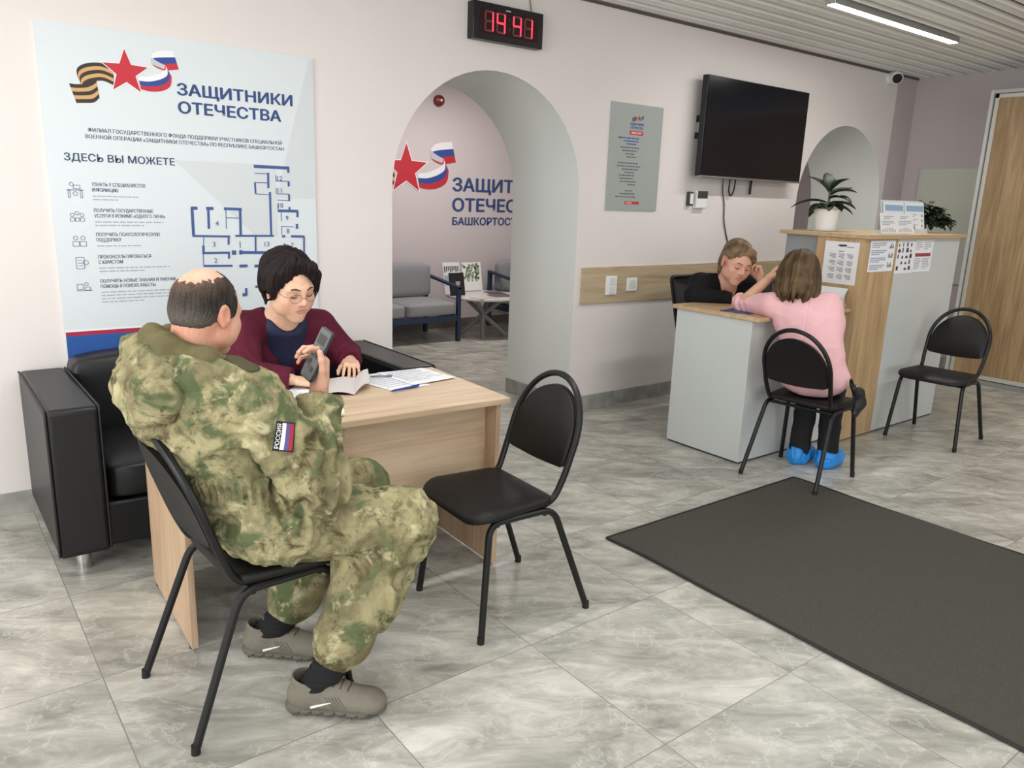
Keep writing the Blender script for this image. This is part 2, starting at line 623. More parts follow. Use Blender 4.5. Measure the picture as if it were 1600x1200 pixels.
# ------------------------------------------------------------------ emblem lockup: star between two ribbons, with lettering
def emblem_parts(fn, cu, cv, s, parent, bold=0.042, third=None, kinds=True):
    """star centre at (cu, cv); s = star radius; children: star, striped_ribbon, tricolour_ribbon, lettering"""
    def P(a, b):
        return (cu + (a - 0.905) * s / 0.101, cv + (b - 2.048) * s / 0.101)
    def band(mb, smp, mats, d):
        n = len(mats)
        Q = []
        for i in range(len(smp) - 1):
            for k in range(5):
                t = k / 5
                p0 = smp[max(0, i - 1)]; p1 = smp[i]; p2 = smp[i + 1]; p3 = smp[min(len(smp) - 1, i + 2)]
                Q.append(tuple(0.5 * (2 * b + (c - a) * t + (2 * a - 5 * b + 4 * c - e) * t * t + (3 * b - a - 3 * c + e) * t ** 3) for a, b, c, e in zip(p0, p1, p2, p3)))
        Q.append(smp[-1])
        for j in range(n):
            for i in range(len(Q) - 1):
                def pt(q, f):
                    return P(q[0] + (q[2] - q[0]) * f, q[1] + (q[3] - q[1]) * f)
                put_poly(mb, fn, [pt(Q[i], (j + 1) / n), pt(Q[i + 1], (j + 1) / n), pt(Q[i + 1], j / n), pt(Q[i], j / n)], d, mats[j])
    e = 0.0004
    m = MB()
    band(m, [(0.667, 1.975, 0.690, 1.893), (0.700, 1.974, 0.715, 1.896), (0.745, 1.985, 0.760, 1.902), (0.778, 2.006, 0.786, 1.925)], [1, 0, 1, 0, 1], e)
    band(m, [(0.725, 1.960, 0.728, 1.958), (0.706, 2.000, 0.722, 1.962), (0.704, 2.040, 0.732, 1.975), (0.740, 2.066, 0.760, 1.990), (0.800, 2.076, 0.806, 2.000), (0.852, 2.062, 0.852, 1.984)], [1, 0, 1, 0, 1], 2 * e)
    m.build('striped_ribbon', [M_ORANGE, M_DKBROWN], parent, local=False)
    m = MB()
    band(m, [(1.018, 2.128, 1.018, 2.098), (1.030, 2.146, 1.040, 2.084), (1.062, 2.160, 1.075, 2.076), (1.120, 2.167, 1.141, 2.087)], [0, 1, 2], e)
    band(m, [(0.957, 2.036, 0.966, 1.980), (1.000, 2.040, 1.010, 1.974), (1.050, 2.058, 1.062, 1.983), (1.080, 2.078, 1.098, 2.008), (1.080, 2.098, 1.106, 2.052)], [0, 1, 2], 2 * e)
    band(m, [(1.018, 2.128, 1.018, 2.098), (1.046, 2.112, 1.040, 2.090), (1.080, 2.098, 1.074, 2.080)], [3], 3 * e)
    m.build('tricolour_ribbon', [M_PRWHITE, M_PRBLUE, M_RED, M_PRGREY], parent)
    m = MB()
    def star(R):
        return [P(0.905 + R * (1 if k % 2 == 0 else 0.42) * math.sin(k * PI / 5), 2.048 + R * (1 if k % 2 == 0 else 0.42) * math.cos(k * PI / 5)) for k in range(10)]
    put_poly(m, fn, star(0.111), 4 * e, 1)
    put_poly(m, fn, star(0.101), 5 * e, 0)
    m.build('star', [M_RED, M_PRWHITE], parent)
    m = MB()
    k = s / 0.101
    a, b = P(1.129, 1.972)
    put_text(m, fn, a, b, 'ЗАЩИТНИКИ', 0.0535 * k, 0.572 * k, bold, d=e)
    a, b = P(1.129, 1.889)
    put_text(m, fn, a, b, 'ОТЕЧЕСТВА', 0.0535 * k, 0.508 * k, bold, d=e)
    if third:
        a, b = P(1.129, 1.832)
        put_text(m, fn, a, b, third, 0.0315 * k, 0.405 * k, bold, d=e)
    m.build('lettering', M_NAVY, parent)

# ------------------------------------------------------------------ information poster
def make_poster():
    y = 4.148
    t = thing('information_poster', 'tall pale poster with red star emblem and blue floor plan behind the black sofa', 'poster', (1.18, y, 0.55))
    MB().box((0.553, y, 0.50), (1.821, 4.1592, 2.224)).build('panel', mat('poster_face', (219, 226, 229), 0.6), t)
    fn = wallmap(y - 0.0008)
    emblem_parts(fn, 0.905, 2.048, 0.101, t)
    # pale geometric facets and the blue and red foot
    m = MB()
    put_poly(m, fn, [(1.092, 1.668), (1.205, 1.668), (1.47, 1.668), (1.60, 1.668), (1.60, 1.30), (1.47, 1.31)], 0)
    put_poly(m, fn, [(1.60, 1.50), (1.80, 2.21), (1.815, 2.21), (1.815, 1.50)], 0)
    m.build('facet_print', mat('poster_facet', (210, 216, 219), 0.6), t)
    m = MB()
    put_rect(m, fn, 0.556, 0.505, 1.818, 0.846, 0)
    put_rect(m, fn, 0.556, 0.838, 1.818, 0.857, 0.0002, 1)
    put_rect(m, fn, 0.556, 0.857, 1.818, 0.866, 0.0002, 2)
    put_rect(m, fn, 0.566, 0.716, 0.735, 0.727, 0.0003, 2)
    m.build('foot_band', [mat('poster_blue', (36, 86, 158), 0.6), mat('poster_crimson', (172, 36, 70), 0.6), M_PRWHITE], t)
    m = MB()
    put_text(m, fn, 0.727, 1.773, 'ФИЛИАЛ ГОСУДАРСТВЕННОГО ФОНДА ПОДДЕРЖКИ УЧАСТНИКОВ СПЕЦИАЛЬНОЙ', 0.0175, 0.912, 0.018)
    put_text(m, fn, 0.714, 1.744, 'ВОЕННОЙ ОПЕРАЦИИ «ЗАЩИТНИКИ ОТЕЧЕСТВА» ПО РЕСПУБЛИКЕ БАШКОРТОСТАН', 0.0175, 0.934, 0.018)
    put_text(m, fn, 0.620, 1.642, 'ЗДЕСЬ ВЫ МОЖЕТЕ', 0.0335, 0.475, 0.024)
    items = [(1.548, ['УЗНАТЬ У СПЕЦИАЛИСТОВ', 'ИНФОРМАЦИЮ'], 0.231, 2), (1.430, ['ПОЛУЧИТЬ ГОСУДАРСТВЕННЫЕ', 'УСЛУГИ В РЕЖИМЕ «ОДНОГО ОКНА»'], 0.312, 2),
             (1.319, ['ПОЛУЧИТЬ ПСИХОЛОГИЧЕСКУЮ', 'ПОДДЕРЖКУ'], 0.282, 1), (1.215, ['ПРОКОНСУЛЬТИРОВАТЬСЯ', 'С ЮРИСТОМ'], 0.234, 2),
             (1.100, ['ПОЛУЧИТЬ НОВЫЕ ЗНАНИЯ И УМЕНИЯ,', 'ПОМОЩЬ В ПОИСКЕ РАБОТЫ'], 0.345, 4)]
    small = MB()
    for i, (z, tx, w, n) in enumerate(items):
        k = w / len(max(tx, key=len))
        for j, q in enumerate(tx):
            put_text(m, fn, 0.722, z - 0.016 - j * 0.025, q, 0.0165, k * len(q), 0.014)
        fake_lines(small, fn, 0.722, 0.722 + (0.23 if i == 0 else 0.34), z - 0.064, n, 0.0155, 0.0052, 10 + i)
    m.build('heading_lettering', M_NAVYTXT, t)
    # outline pictograms, one per service
    for i, (z, tx, w, n) in enumerate(items):
        c = z - 0.036
        ic = MB()
        def ring(u, v, r):
            q = 12
            for a in range(q):
                put_line(ic, fn, (u + r * math.cos(2 * PI * a / q), v + r * math.sin(2 * PI * a / q)), (u + r * math.cos(2 * PI * (a + 1) / q), v + r * math.sin(2 * PI * (a + 1) / q)), 0.0032)
        def rc(a, b, c2, d2):
            for p, q in (((a, b), (c2, b)), ((c2, b), (c2, d2)), ((c2, d2), (a, d2)), ((a, d2), (a, b))):
                put_line(ic, fn, p, q, 0.0032)
        if i == 0:
            ring(0.638, c + 0.026, 0.008); rc(0.645, c + 0.006, 0.672, c + 0.022); put_line(ic, fn, (0.618, c), (0.684, c), 0.004)
            rc(0.622, c - 0.034, 0.630, c); rc(0.672, c - 0.034, 0.680, c); ring(0.651, c - 0.016, 0.009)
        elif i == 1:
            for u, v in ((0.630, c + 0.006), (0.650, c + 0.014), (0.670, c + 0.006)):
                ring(u, v, 0.008); rc(u - 0.009, c - 0.022, u + 0.009, c - 0.008)
        elif i == 2:
            for u in (0.635, 0.665):
                ring(u, c + 0.012, 0.009); rc(u - 0.013, c - 0.026, u + 0.013, c - 0.004)
        elif i == 3:
            rc(0.628, c - 0.026, 0.662, c + 0.026)
            for k in range(3):
                put_line(ic, fn, (0.635, c + 0.012 - k * 0.012), (0.655, c + 0.012 - k * 0.012), 0.003)
            ring(0.668, c + 0.002, 0.011)
        else:
            rc(0.622, c - 0.008, 0.648, c + 0.016); put_line(ic, fn, (0.618, c - 0.014), (0.686, c - 0.014), 0.004)
            ring(0.662, c + 0.016, 0.008); rc(0.654, c - 0.012, 0.678, c + 0.002)
        ic.build('pictogram', mat('pictogram_print', (128, 140, 164), 0.7), t)
    small.build('small_lettering', mat('small_print', (168, 174, 186), 0.7), t)
    # floor plan
    m = MB()
    def Lq(a, b, w=0.011):
        put_line(m, fn, a, b, w, 0.0006)
    thick = [((1.484, 1.657), (1.675, 1.657), 0.016), ((1.559, 1.628), (1.557, 1.549), 0.012), ((1.487, 1.576), (1.488, 1.518), 0.010), ((1.565, 1.53), (1.563, 1.303), 0.012),
             ((1.158, 1.440), (1.190, 1.440), 0.015), ((1.232, 1.440), (1.268, 1.440), 0.015), ((1.320, 1.440), (1.412, 1.438), 0.014), ((1.163, 1.444), (1.163, 1.303), 0.014),
             ((1.242, 1.440), (1.240, 1.338), 0.012), ((1.403, 1.438), (1.400, 1.303), 0.013), ((1.158, 1.303), (1.345, 1.300), 0.010), ((1.372, 1.303), (1.577, 1.302), 0.010),
             ((1.208, 1.255), (1.206, 1.212), 0.012), ((1.208, 1.217), (1.340, 1.217), 0.011), ((1.337, 1.296), (1.335, 1.258), 0.010), ((1.335, 1.218), (1.333, 1.186), 0.010),
             ((1.350, 1.217), (1.372, 1.217), 0.022), ((1.478, 1.300), (1.475, 1.222), 0.009), ((1.388, 1.218), (1.580, 1.213), 0.015), ((1.388, 1.218), (1.404, 1.218), 0.022),
             ((1.203, 1.152), (1.350, 1.149), 0.010), ((1.604, 1.434), (1.717, 1.434), 0.014), ((1.713, 1.434), (1.712, 1.402), 0.012), ((1.708, 1.366), (1.707, 1.340), 0.013),
             ((1.672, 1.300), (1.750, 1.298), 0.012), ((1.622, 1.300), (1.640, 1.300), 0.012), ((1.746, 1.298), (1.744, 1.211), 0.010), ((1.634, 1.262), (1.633, 1.213), 0.009),
             ((1.60, 1.213), (1.744, 1.211), 0.009), ((1.669, 1.655), (1.668, 1.632), 0.012), ((1.668, 1.590), (1.668, 1.562), 0.011), ((1.668, 1.522), (1.668, 1.486), 0.010), ((1.668, 1.455), (1.668, 1.434), 0.010),
             ((1.385, 1.147), (1.428, 1.147), 0.014), ((1.465, 1.145), (1.508, 1.145), 0.014), ((1.415, 1.03), (1.415, 0.99), 0.012), ((1.395, 0.995), (1.415, 0.995), 0.016), ((1.465, 1.035), (1.51, 1.035), 0.012), ((1.54, 1.145), (1.60, 1.145), 0.012), ((1.66, 1.145), (1.744, 1.145), 0.012)]
    for k_, (a, b, w) in enumerate(thick):
        put_line(m, fn, a, b, w, 0.0006 + 0.00008 * k_)
    for a, b in [((1.487, 1.622), (1.556, 1.622)), ((1.487, 1.576), (1.556, 1.576)), ((1.488, 1.518), (1.558, 1.516)), ((1.600, 1.618), (1.600, 1.588)), ((1.600, 1.588), (1.668, 1.588)), ((1.600, 1.552), (1.600, 1.522)), ((1.600, 1.522), (1.668, 1.522)),
                 ((1.604, 1.490), (1.668, 1.488)), ((1.606, 1.472), (1.606, 1.434)), ((1.330, 1.437), (1.328, 1.338)), ((1.330, 1.395), (1.402, 1.393)), ((1.622, 1.425), (1.622, 1.38)), ((1.622, 1.352), (1.690, 1.350)), ((1.622, 1.352), (1.622, 1.308)), ((1.395, 1.275), (1.395, 1.240)), ((1.212, 1.300), (1.209, 1.255)), ((1.205, 1.212), (1.204, 1.152))]:
        Lq(a, b, 0.004)
    for s, u, v in (('12', 1.606, 1.589), ('11', 1.606, 1.528), ('10', 1.606, 1.450), ('9', 1.645, 1.384), ('8', 1.648, 1.316), ('7', 1.670, 1.240), ('4', 1.273, 1.354), ('3', 1.255, 1.249), ('2', 1.257, 1.166), ('13', 1.524, 1.247)):
        put_text(m, fn, u, v, s, 0.026, None, 0.0, d=0.0042)
    m.build('floor_plan_print', mat('plan_blue', (66, 92, 148), 0.7), t)
make_poster()

def make_wall_emblem():
    t = thing('wall_emblem', 'red star and ribbon lettering sign on the back wall seen through the arch', 'wall sign', (5.0, 7.749, 1.7))
    emblem_parts(wallmap(7.747), 4.46, 1.790, 0.277, t, third='БАШКОРТОСТАН')
make_wall_emblem()

def make_plaque():
    y = 4.148
    t = thing('wall_plaque', 'narrow grey notice plaque with centred text left of the television', 'plaque', (4.285, y, 1.48))
    MB().box((4.025, y, 1.478), (4.552, 4.16, 2.219)).build('panel', mat('plaque_grey', (163, 170, 166), 0.45), t, bevel=0.001)
    fn = wallmap(y - 0.0006)
    emblem_u = MB()
    c = 4.285
    put_text(emblem_u, fn, c, 2.075, 'ЗАЩИТНИКИ', 0.017, 0.14, 0.03, 'CENTER')
    put_text(emblem_u, fn, c, 2.050, 'ОТЕЧЕСТВА', 0.017, 0.13, 0.03, 'CENTER')
    for i, w in enumerate((0.36, 0.25, 0.19)):
        fake_lines(emblem_u, fn, c - w / 2, c + w / 2, 1.980 - i * 0.020, 1, 0.02, 0.008, 40 + i)
    emblem_u.build('blue_lettering', M_PRBLUE, t)
    m = MB()
    put_rect(m, fn, c - 0.068, 2.008, c + 0.068, 2.038, 0)
    put_rect(m, fn, c - 0.075, 1.523, c + 0.075, 1.543, 0)
    st = [(c + 0.02 + 0.022 * (1 if k % 2 == 0 else 0.42) * math.sin(k * PI / 5), 2.125 + 0.022 * (1 if k % 2 == 0 else 0.42) * math.cos(k * PI / 5)) for k in range(10)]
    put_poly(m, fn, st, 0)
    m.build('red_lettering', M_RED, t)
    m = MB()
    put_text(m, fn, c, 2.016, 'МИССИЯ', 0.015, 0.10, 0.03, 'CENTER', d=0.0005)
    fake_lines(m, fn, c - 0.06, c + 0.06, 1.530, 1, 0.01, 0.006, 77, d=0.0005)
    m.build('white_lettering', M_PRWHITE, t)
    m = MB()
    put_poly(m, fn, [(c - 0.055, 2.12), (c - 0.045, 2.095), (c - 0.01, 2.11), (c + 0.0, 2.13), (c - 0.03, 2.135)], 0)
    put_poly(m, fn, [(c + 0.035, 2.11), (c + 0.06, 2.12), (c + 0.07, 2.145), (c + 0.045, 2.14)], 0)
    z = 1.915
    for k, w in enumerate((0.30, 0.27, 0.20, 0.17, 0, 0.34, 0.35, 0.25, 0.19, 0.30, 0.29, 0.27, 0.11, 0, 0.16, 0.26, 0.35)):
        if w:
            fake_lines(m, fn, c - w / 2, c + w / 2, z, 1, 0.02, 0.008, 60 + k)
        z -= 0.0215
    m.build('grey_lettering', mat('plaque_text', (92, 98, 98), 0.7), t)
make_plaque()

# ------------------------------------------------------------------ LED wall clock
def make_clock():
    x0, x1, z0, z1, y = 2.806, 3.335, 2.455, 2.662, 4.095
    t = thing('wall_clock', 'black digital wall clock with glowing red digits above the arch', 'clock', ((x0 + x1) / 2, 4.15, z0))
    MB().box((x0, y, z0), (x1, 4.16, z1)).build('case', mat('clock_case', (20, 20, 21), 0.35), t, bevel=0.004)
    fn = wallmap(y - 0.0006)
    m = MB()
    put_rect(m, fn, x0 + 0.045, z0 + 0.035, x1 - 0.04, z1 - 0.035, 0)
    m.build('face', mat('clock_face', (42, 12, 16), 0.15), t)
    SEG = {'1': 'bc', '4': 'fgbc', '3': 'abgcd', '9': 'abfgcd', '7': 'abc'}
    def digit(u, v, w, h, ch):
        th = 0.011
        dg = MB()
        segs = {'a': ((u, v + h), (u + w, v + h)), 'd': ((u, v), (u + w, v)), 'g': ((u, v + h / 2), (u + w, v + h / 2)), 'f': ((u, v + h / 2), (u, v + h)),
                'b': ((u + w, v + h / 2), (u + w, v + h)), 'e': ((u, v), (u, v + h / 2)), 'c': ((u + w, v), (u + w, v + h / 2))}
        for k, (a, b) in segs.items():
            put_line(dg, fn, a, b, th, 0.0008 if k in SEG[ch] else 0.0005, 0 if k in SEG[ch] else 1)
        dg.build('digit', [mat('clock_lit', (255, 70, 90), 0.5, emit=(255, 50, 72), estr=1.3), mat('clock_dim', (120, 60, 64), 0.5)], t)
    for i, ch in enumerate('14'):
        digit(x0 + 0.085 + i * 0.088, z0 + 0.052, 0.056, 0.105, ch)
    for i, ch in enumerate('41'):
        digit(x0 + 0.296 + i * 0.088, z0 + 0.052, 0.056, 0.105, ch)
    m = MB()
    for zz in (0.078, 0.132):
        put_rect(m, fn, x0 + 0.258, z0 + zz - 0.007, x0 + 0.272, z0 + zz + 0.007, 0.0006)
    m.build('colon', mat('clock_colon', (72, 34, 38), 0.5), t)
    m = MB()
    put_rect(m, fn, x0 + 0.235, z1 - 0.030, x0 + 0.272, z1 - 0.024, 0.0004)
    m.build('maker_mark', M_PRGREY, t)
    m = MB()
    m.tube(smooth_path([(3.275, 4.14, z1 - 0.004), (3.272, 4.15, z1 + 0.05), (3.268, 4.152, 2.74), (3.275, 4.152, CEIL)]), 0.0035)
    m.build('power_cord', mat('grey_cord', (120, 114, 110), 0.6), t, smooth=True)
make_clock()

# ------------------------------------------------------------------ television and little devices
def make_tv():
    t = thing('television', 'large black flat television hung on the wall above the reception desk', 'television', (5.55, 4.1, 1.74))
    MB().box((4.885, 4.035, 1.752), (6.215, 4.085, 2.482)).build('casing', mat('tv_casing', (16, 16, 18), 0.4), t, bevel=0.004)
    MB().box((4.895, 4.032, 1.766), (6.205, 4.0355, 2.474)).build('screen', mat('tv_screen', (11, 12, 19), 0.16, spec=0.35), t)
    MB().box((4.885, 4.029, 1.741), (6.215, 4.06, 1.755)).build('bottom_trim', mat('tv_trim', (150, 150, 152), 0.3, 0.7), t, bevel=0.002)
    MB().box((5.2, 4.085, 1.95), (5.9, 4.16, 2.3)).build('wall_mount', M_BLACK, t)
    MB().box((4.93, 4.09, 2.03), (4.975, 4.155, 2.075)).box((4.935, 4.09, 2.15), (4.98, 4.155, 2.20)).box((4.94, 4.10, 2.075), (4.97, 4.15, 2.15), 1).build('mount_bracket', [M_BLACK, M_ALU], t)
    m = MB().tube(smooth_path([(5.30, 4.13, 1.76), (5.32, 4.145, 1.66), (5.365, 4.15, 1.54), (5.38, 4.15, 1.42), (5.43, 4.152, 1.30), (5.468, 4.152, 1.20), (5.47, 4.152, 0.95), (5.45, 4.152, 0.6)]), 0.005)
    m.build('hanging_cable', M_DKGREY, t, smooth=True)
    m = MB().tube(smooth_path([(5.374, 4.12, 1.77), (5.38, 4.13, 1.66), (5.41, 4.13, 1.615), (5.445, 4.13, 1.66), (5.443, 4.12, 1.77)]), 0.006)
    m.tube(smooth_path([(5.655, 4.12, 1.77), (5.662, 4.13, 1.70), (5.661, 4.13, 1.632)]), 0.011)
    m.build('cable_loop', M_BLACK, t, smooth=True)
make_tv()

def make_wall_bits():
    t = thing('wall_intercom', 'small white wall box with a dark window under the television', 'wall device', (5.04, 4.15, 1.51))
    MB().box((4.982, 4.12, 1.508), (5.112, 4.16, 1.645)).build('case', M_WHITE, t, bevel=0.006)
    MB().box((4.988, 4.117, 1.585), (5.106, 4.122, 1.642)).build('dark_window', M_DKGREY, t)
    t = thing('card_reader', 'narrow dark and white card reader left of the white wall box', 'wall device', (4.925, 4.15, 1.52))
    MB().box((4.900, 4.128, 1.525), (4.952, 4.16, 1.632)).build('case', M_DKGREY, t, bevel=0.006)
    MB().box((4.910, 4.124, 1.54), (4.944, 4.129, 1.618)).build('white_front', M_WHITE, t)
    t = tag(MB().box((3.828, 4.142, 0.806), (6.30, 4.16, 1.070)).build('wall_rail', M_RAIL, None, bevel=0.001), 'long horizontal oak board fixed along the wall right of the arch', 'wall board')
    t = thing('light_switch', 'white double switch plate on the oak wall board, left of the socket', 'switch', (4.118, 4.14, 0.93))
    MB().box((4.063, 4.132, 0.864), (4.174, 4.142, 1.004)).build('plate', M_WHITE, t, bevel=0.003)
    for k in range(2):
        MB().box((4.092, 4.127, 0.875 + 0.062 * k), (4.146, 4.134, 0.927 + 0.062 * k)).build('rocker', mat('switch_rocker', (222, 223, 221), 0.4), t, bevel=0.002)
    t = thing('wall_socket', 'square white socket on the oak wall board', 'socket', (4.335, 4.14, 0.93))
    MB().box((4.282, 4.132, 0.884), (4.390, 4.142, 0.984)).build('plate', M_WHITE, t, bevel=0.003)
    MB().box((4.303, 4.129, 0.903), (4.369, 4.133, 0.965)).build('cover', mat('socket_cover', (214, 215, 213), 0.4), t, bevel=0.002)
    # security camera
    t = thing('security_camera', 'white ball security camera under the ceiling corner', 'camera', (7.70, 4.16, 2.77))
    MB().tube([(7.70, 4.16, 2.775), (7.70, 4.13, 2.775)], 0.055, 24).build('mount', M_WHITE, t, smooth=True)
    m = MB().lathe([(0.001, -0.062)] + [(0.062 * math.cos(a), 0.062 * math.sin(a)) for a in [(-PI / 2 + PI * k / 14) for k in range(1, 14)]] + [(0.001, 0.062)], (7.69, 4.085, 2.77), 28)
    m.build('ball', M_WHITE, t, smooth=True)
    d = Vector((-0.75, -0.6, -0.28)).normalized()
    c = Vector((7.69, 4.085, 2.77))
    MB().tube([c + d * 0.045, c + d * 0.064], [0.044, 0.038], 24).build('lens', mat('lens_black', (15, 15, 17), 0.15), t, smooth=True)
    # alarm bell in the lounge
    t = thing('alarm_sounder', 'round dark red alarm sounder high on the lounge wall', 'alarm', (4.86, 7.75, 2.54))
    MB().tube([(4.86, 7.75, 2.54), (4.86, 7.73, 2.54), (4.86, 7.70, 2.54), (4.86, 7.68, 2.54)], [0.06, 0.062, 0.055, 0.02], 20).build('bell', mat('alarm_red', (122, 26, 30), 0.35), t, smooth=True)
    MB().tube([(4.86, 7.682, 2.54), (4.86, 7.675, 2.54)], 0.014, 12).build('button', M_WHITE, t, smooth=True)
    # grey-green board on the right wall
    t = thing('wall_board', 'plain grey-green board on the mauve wall beside the wardrobe', 'board', (8.24, 3.6, 0.85))
    MB().box((8.228, 3.0, 0.85), (8.25, 3.985, 1.955)).build('panel', mat('grey_green_board', (196, 198, 184), 0.5), t)
    MB().box((8.222, 3.955, 0.85), (8.229, 3.985, 1.955)).build('edge_strip', mat('board_edge', (194, 194, 182), 0.4), t)
make_wall_bits()

# ------------------------------------------------------------------ wardrobe with oak sliding doors
def make_wardrobe():
    t = thing('sliding_wardrobe', 'tall wardrobe with oak sliding door in a pale metal frame', 'wardrobe', (8.0, 1.9, 0))
    x = 7.75
    MB().box((x, 3.215, 0), (8.249, 3.24, 2.60)).build('side_panel', mat('wardrobe_side', (204, 203, 200), 0.4), t, bevel=0.001)
    MB().box((x, 0.2, 2.572), (8.249, 3.215, 2.60)).build('top_rail', mat('wardrobe_top', (190, 184, 186), 0.4), t)
    MB().box((x, 0.2, 0.0), (8.249, 3.215, 0.045)).build('plinth', M_ALU, t)
    for y0, y1, dx in ((1.72, 3.205, 0.018), (0.25, 1.76, 0.05)):
        d = MB().box((x + dx + 0.006, y0 + 0.03, 0.085), (x + dx + 0.02, y1 - 0.03, 2.535)).build('sliding_door', M_WARD, t)
        fr = MB()
        fr.box((x + dx, y1 - 0.032, 0.05), (x + dx + 0.024, y1, 2.568))
        fr.box((x + dx, y0, 0.05), (x + dx + 0.024, y0 + 0.032, 2.568))
        fr.box((x + dx, y0, 0.05), (x + dx + 0.024, y1, 0.087))
        fr.box((x + dx, y0, 2.533), (x + dx + 0.024, y1, 2.568))
        fr.build('door_frame', mat('champagne_profile', (206, 204, 196), 0.35, 0.3), d, local=False, bevel=0.002)
make_wardrobe()

# ------------------------------------------------------------------ reception counters
def make_counters():
    t = thing('reception_desk', 'low pale grey reception desk with a light wooden top', 'desk', (4.4, 3.0, 0))
    MB().box((3.905, 2.735, 0.012), (3.930, 3.31, 0.888)).build('end_panel', M_GREY_PANEL, t, bevel=0.001)
    MB().box((3.930, 2.735, 0.012), (4.885, 2.757, 0.888)).build('front_panel', M_GREY_PANEL, t, bevel=0.001)
    MB().box((3.91, 2.74, 0.0), (4.88, 3.3, 0.012)).build('plinth', M_DKGREY, t)
    top = MB().prism([(3.885, 3.335), (3.885, 2.70)] + [(3.905 + 0.02 * math.cos(a), 2.70 + 0.0 + 0.02 * math.sin(a)) for a in (PI * 1.25, PI * 1.5)] + [(4.885, 2.68), (4.885, 3.335)], lambda u, v, d: (u, v, d), 0.888, 0.914)
    top.build('desktop', M_OAK_X, t, bevel=0.003)
    t = thing('reception_cabinet', 'tall reception cabinet of oak and pale grey panels', 'cabinet', (5.55, 2.95, 0))
    MB().box((4.888, 2.65, 0.010), (4.912, 2.985, 1.365)).build('end_panel', M_OAK_Z, t, bevel=0.001)
    MB().box((4.912, 2.65, 0.010), (5.318, 2.672, 1.365)).build('oak_front_panel', M_OAK_Z, t, bevel=0.001)
    MB().box((5.318, 2.655, 0.010), (6.245, 2.675, 1.365)).build('grey_front_panel', M_GREY_PANEL, t, bevel=0.001)
    MB().box((4.93, 2.985, 0.010), (4.95, 3.25, 1.365)).build('grey_side_panel', mat('mid_grey_laminate', (150, 156, 158), 0.5), t)
    MB().box((6.225, 2.675, 0.010), (6.245, 3.25, 1.365)).build('far_end_panel', M_GREY_PANEL, t)
    MB().box((4.90, 2.66, 0.0), (6.24, 3.2, 0.010)).build('plinth', M_DKGREY, t)
    MB().box((4.866, 2.615, 1.365), (6.275, 3.27, 1.391)).build('cabinet_top', M_OAK_X, t, bevel=0.002)
    MB().box((4.95, 2.70, 0.72), (6.225, 3.25, 0.745)).build('inner_shelf', M_GREY_PANEL, t)
make_counters()

def sheet(name, fn, u0, v0, u1, v1, label, cat, group=None, th=0.0012, m=None, curl=0.0):
    t = thing(name, label, cat, fn((u0 + u1) / 2, min(v0, v1), 0), 0, group)
    MB().prism([(u0, v0), (u1, v0), (u1, v1), (u0, v1)], fn, 0.0004, th).build('sheet', m or M_PAPER, t)
    return t

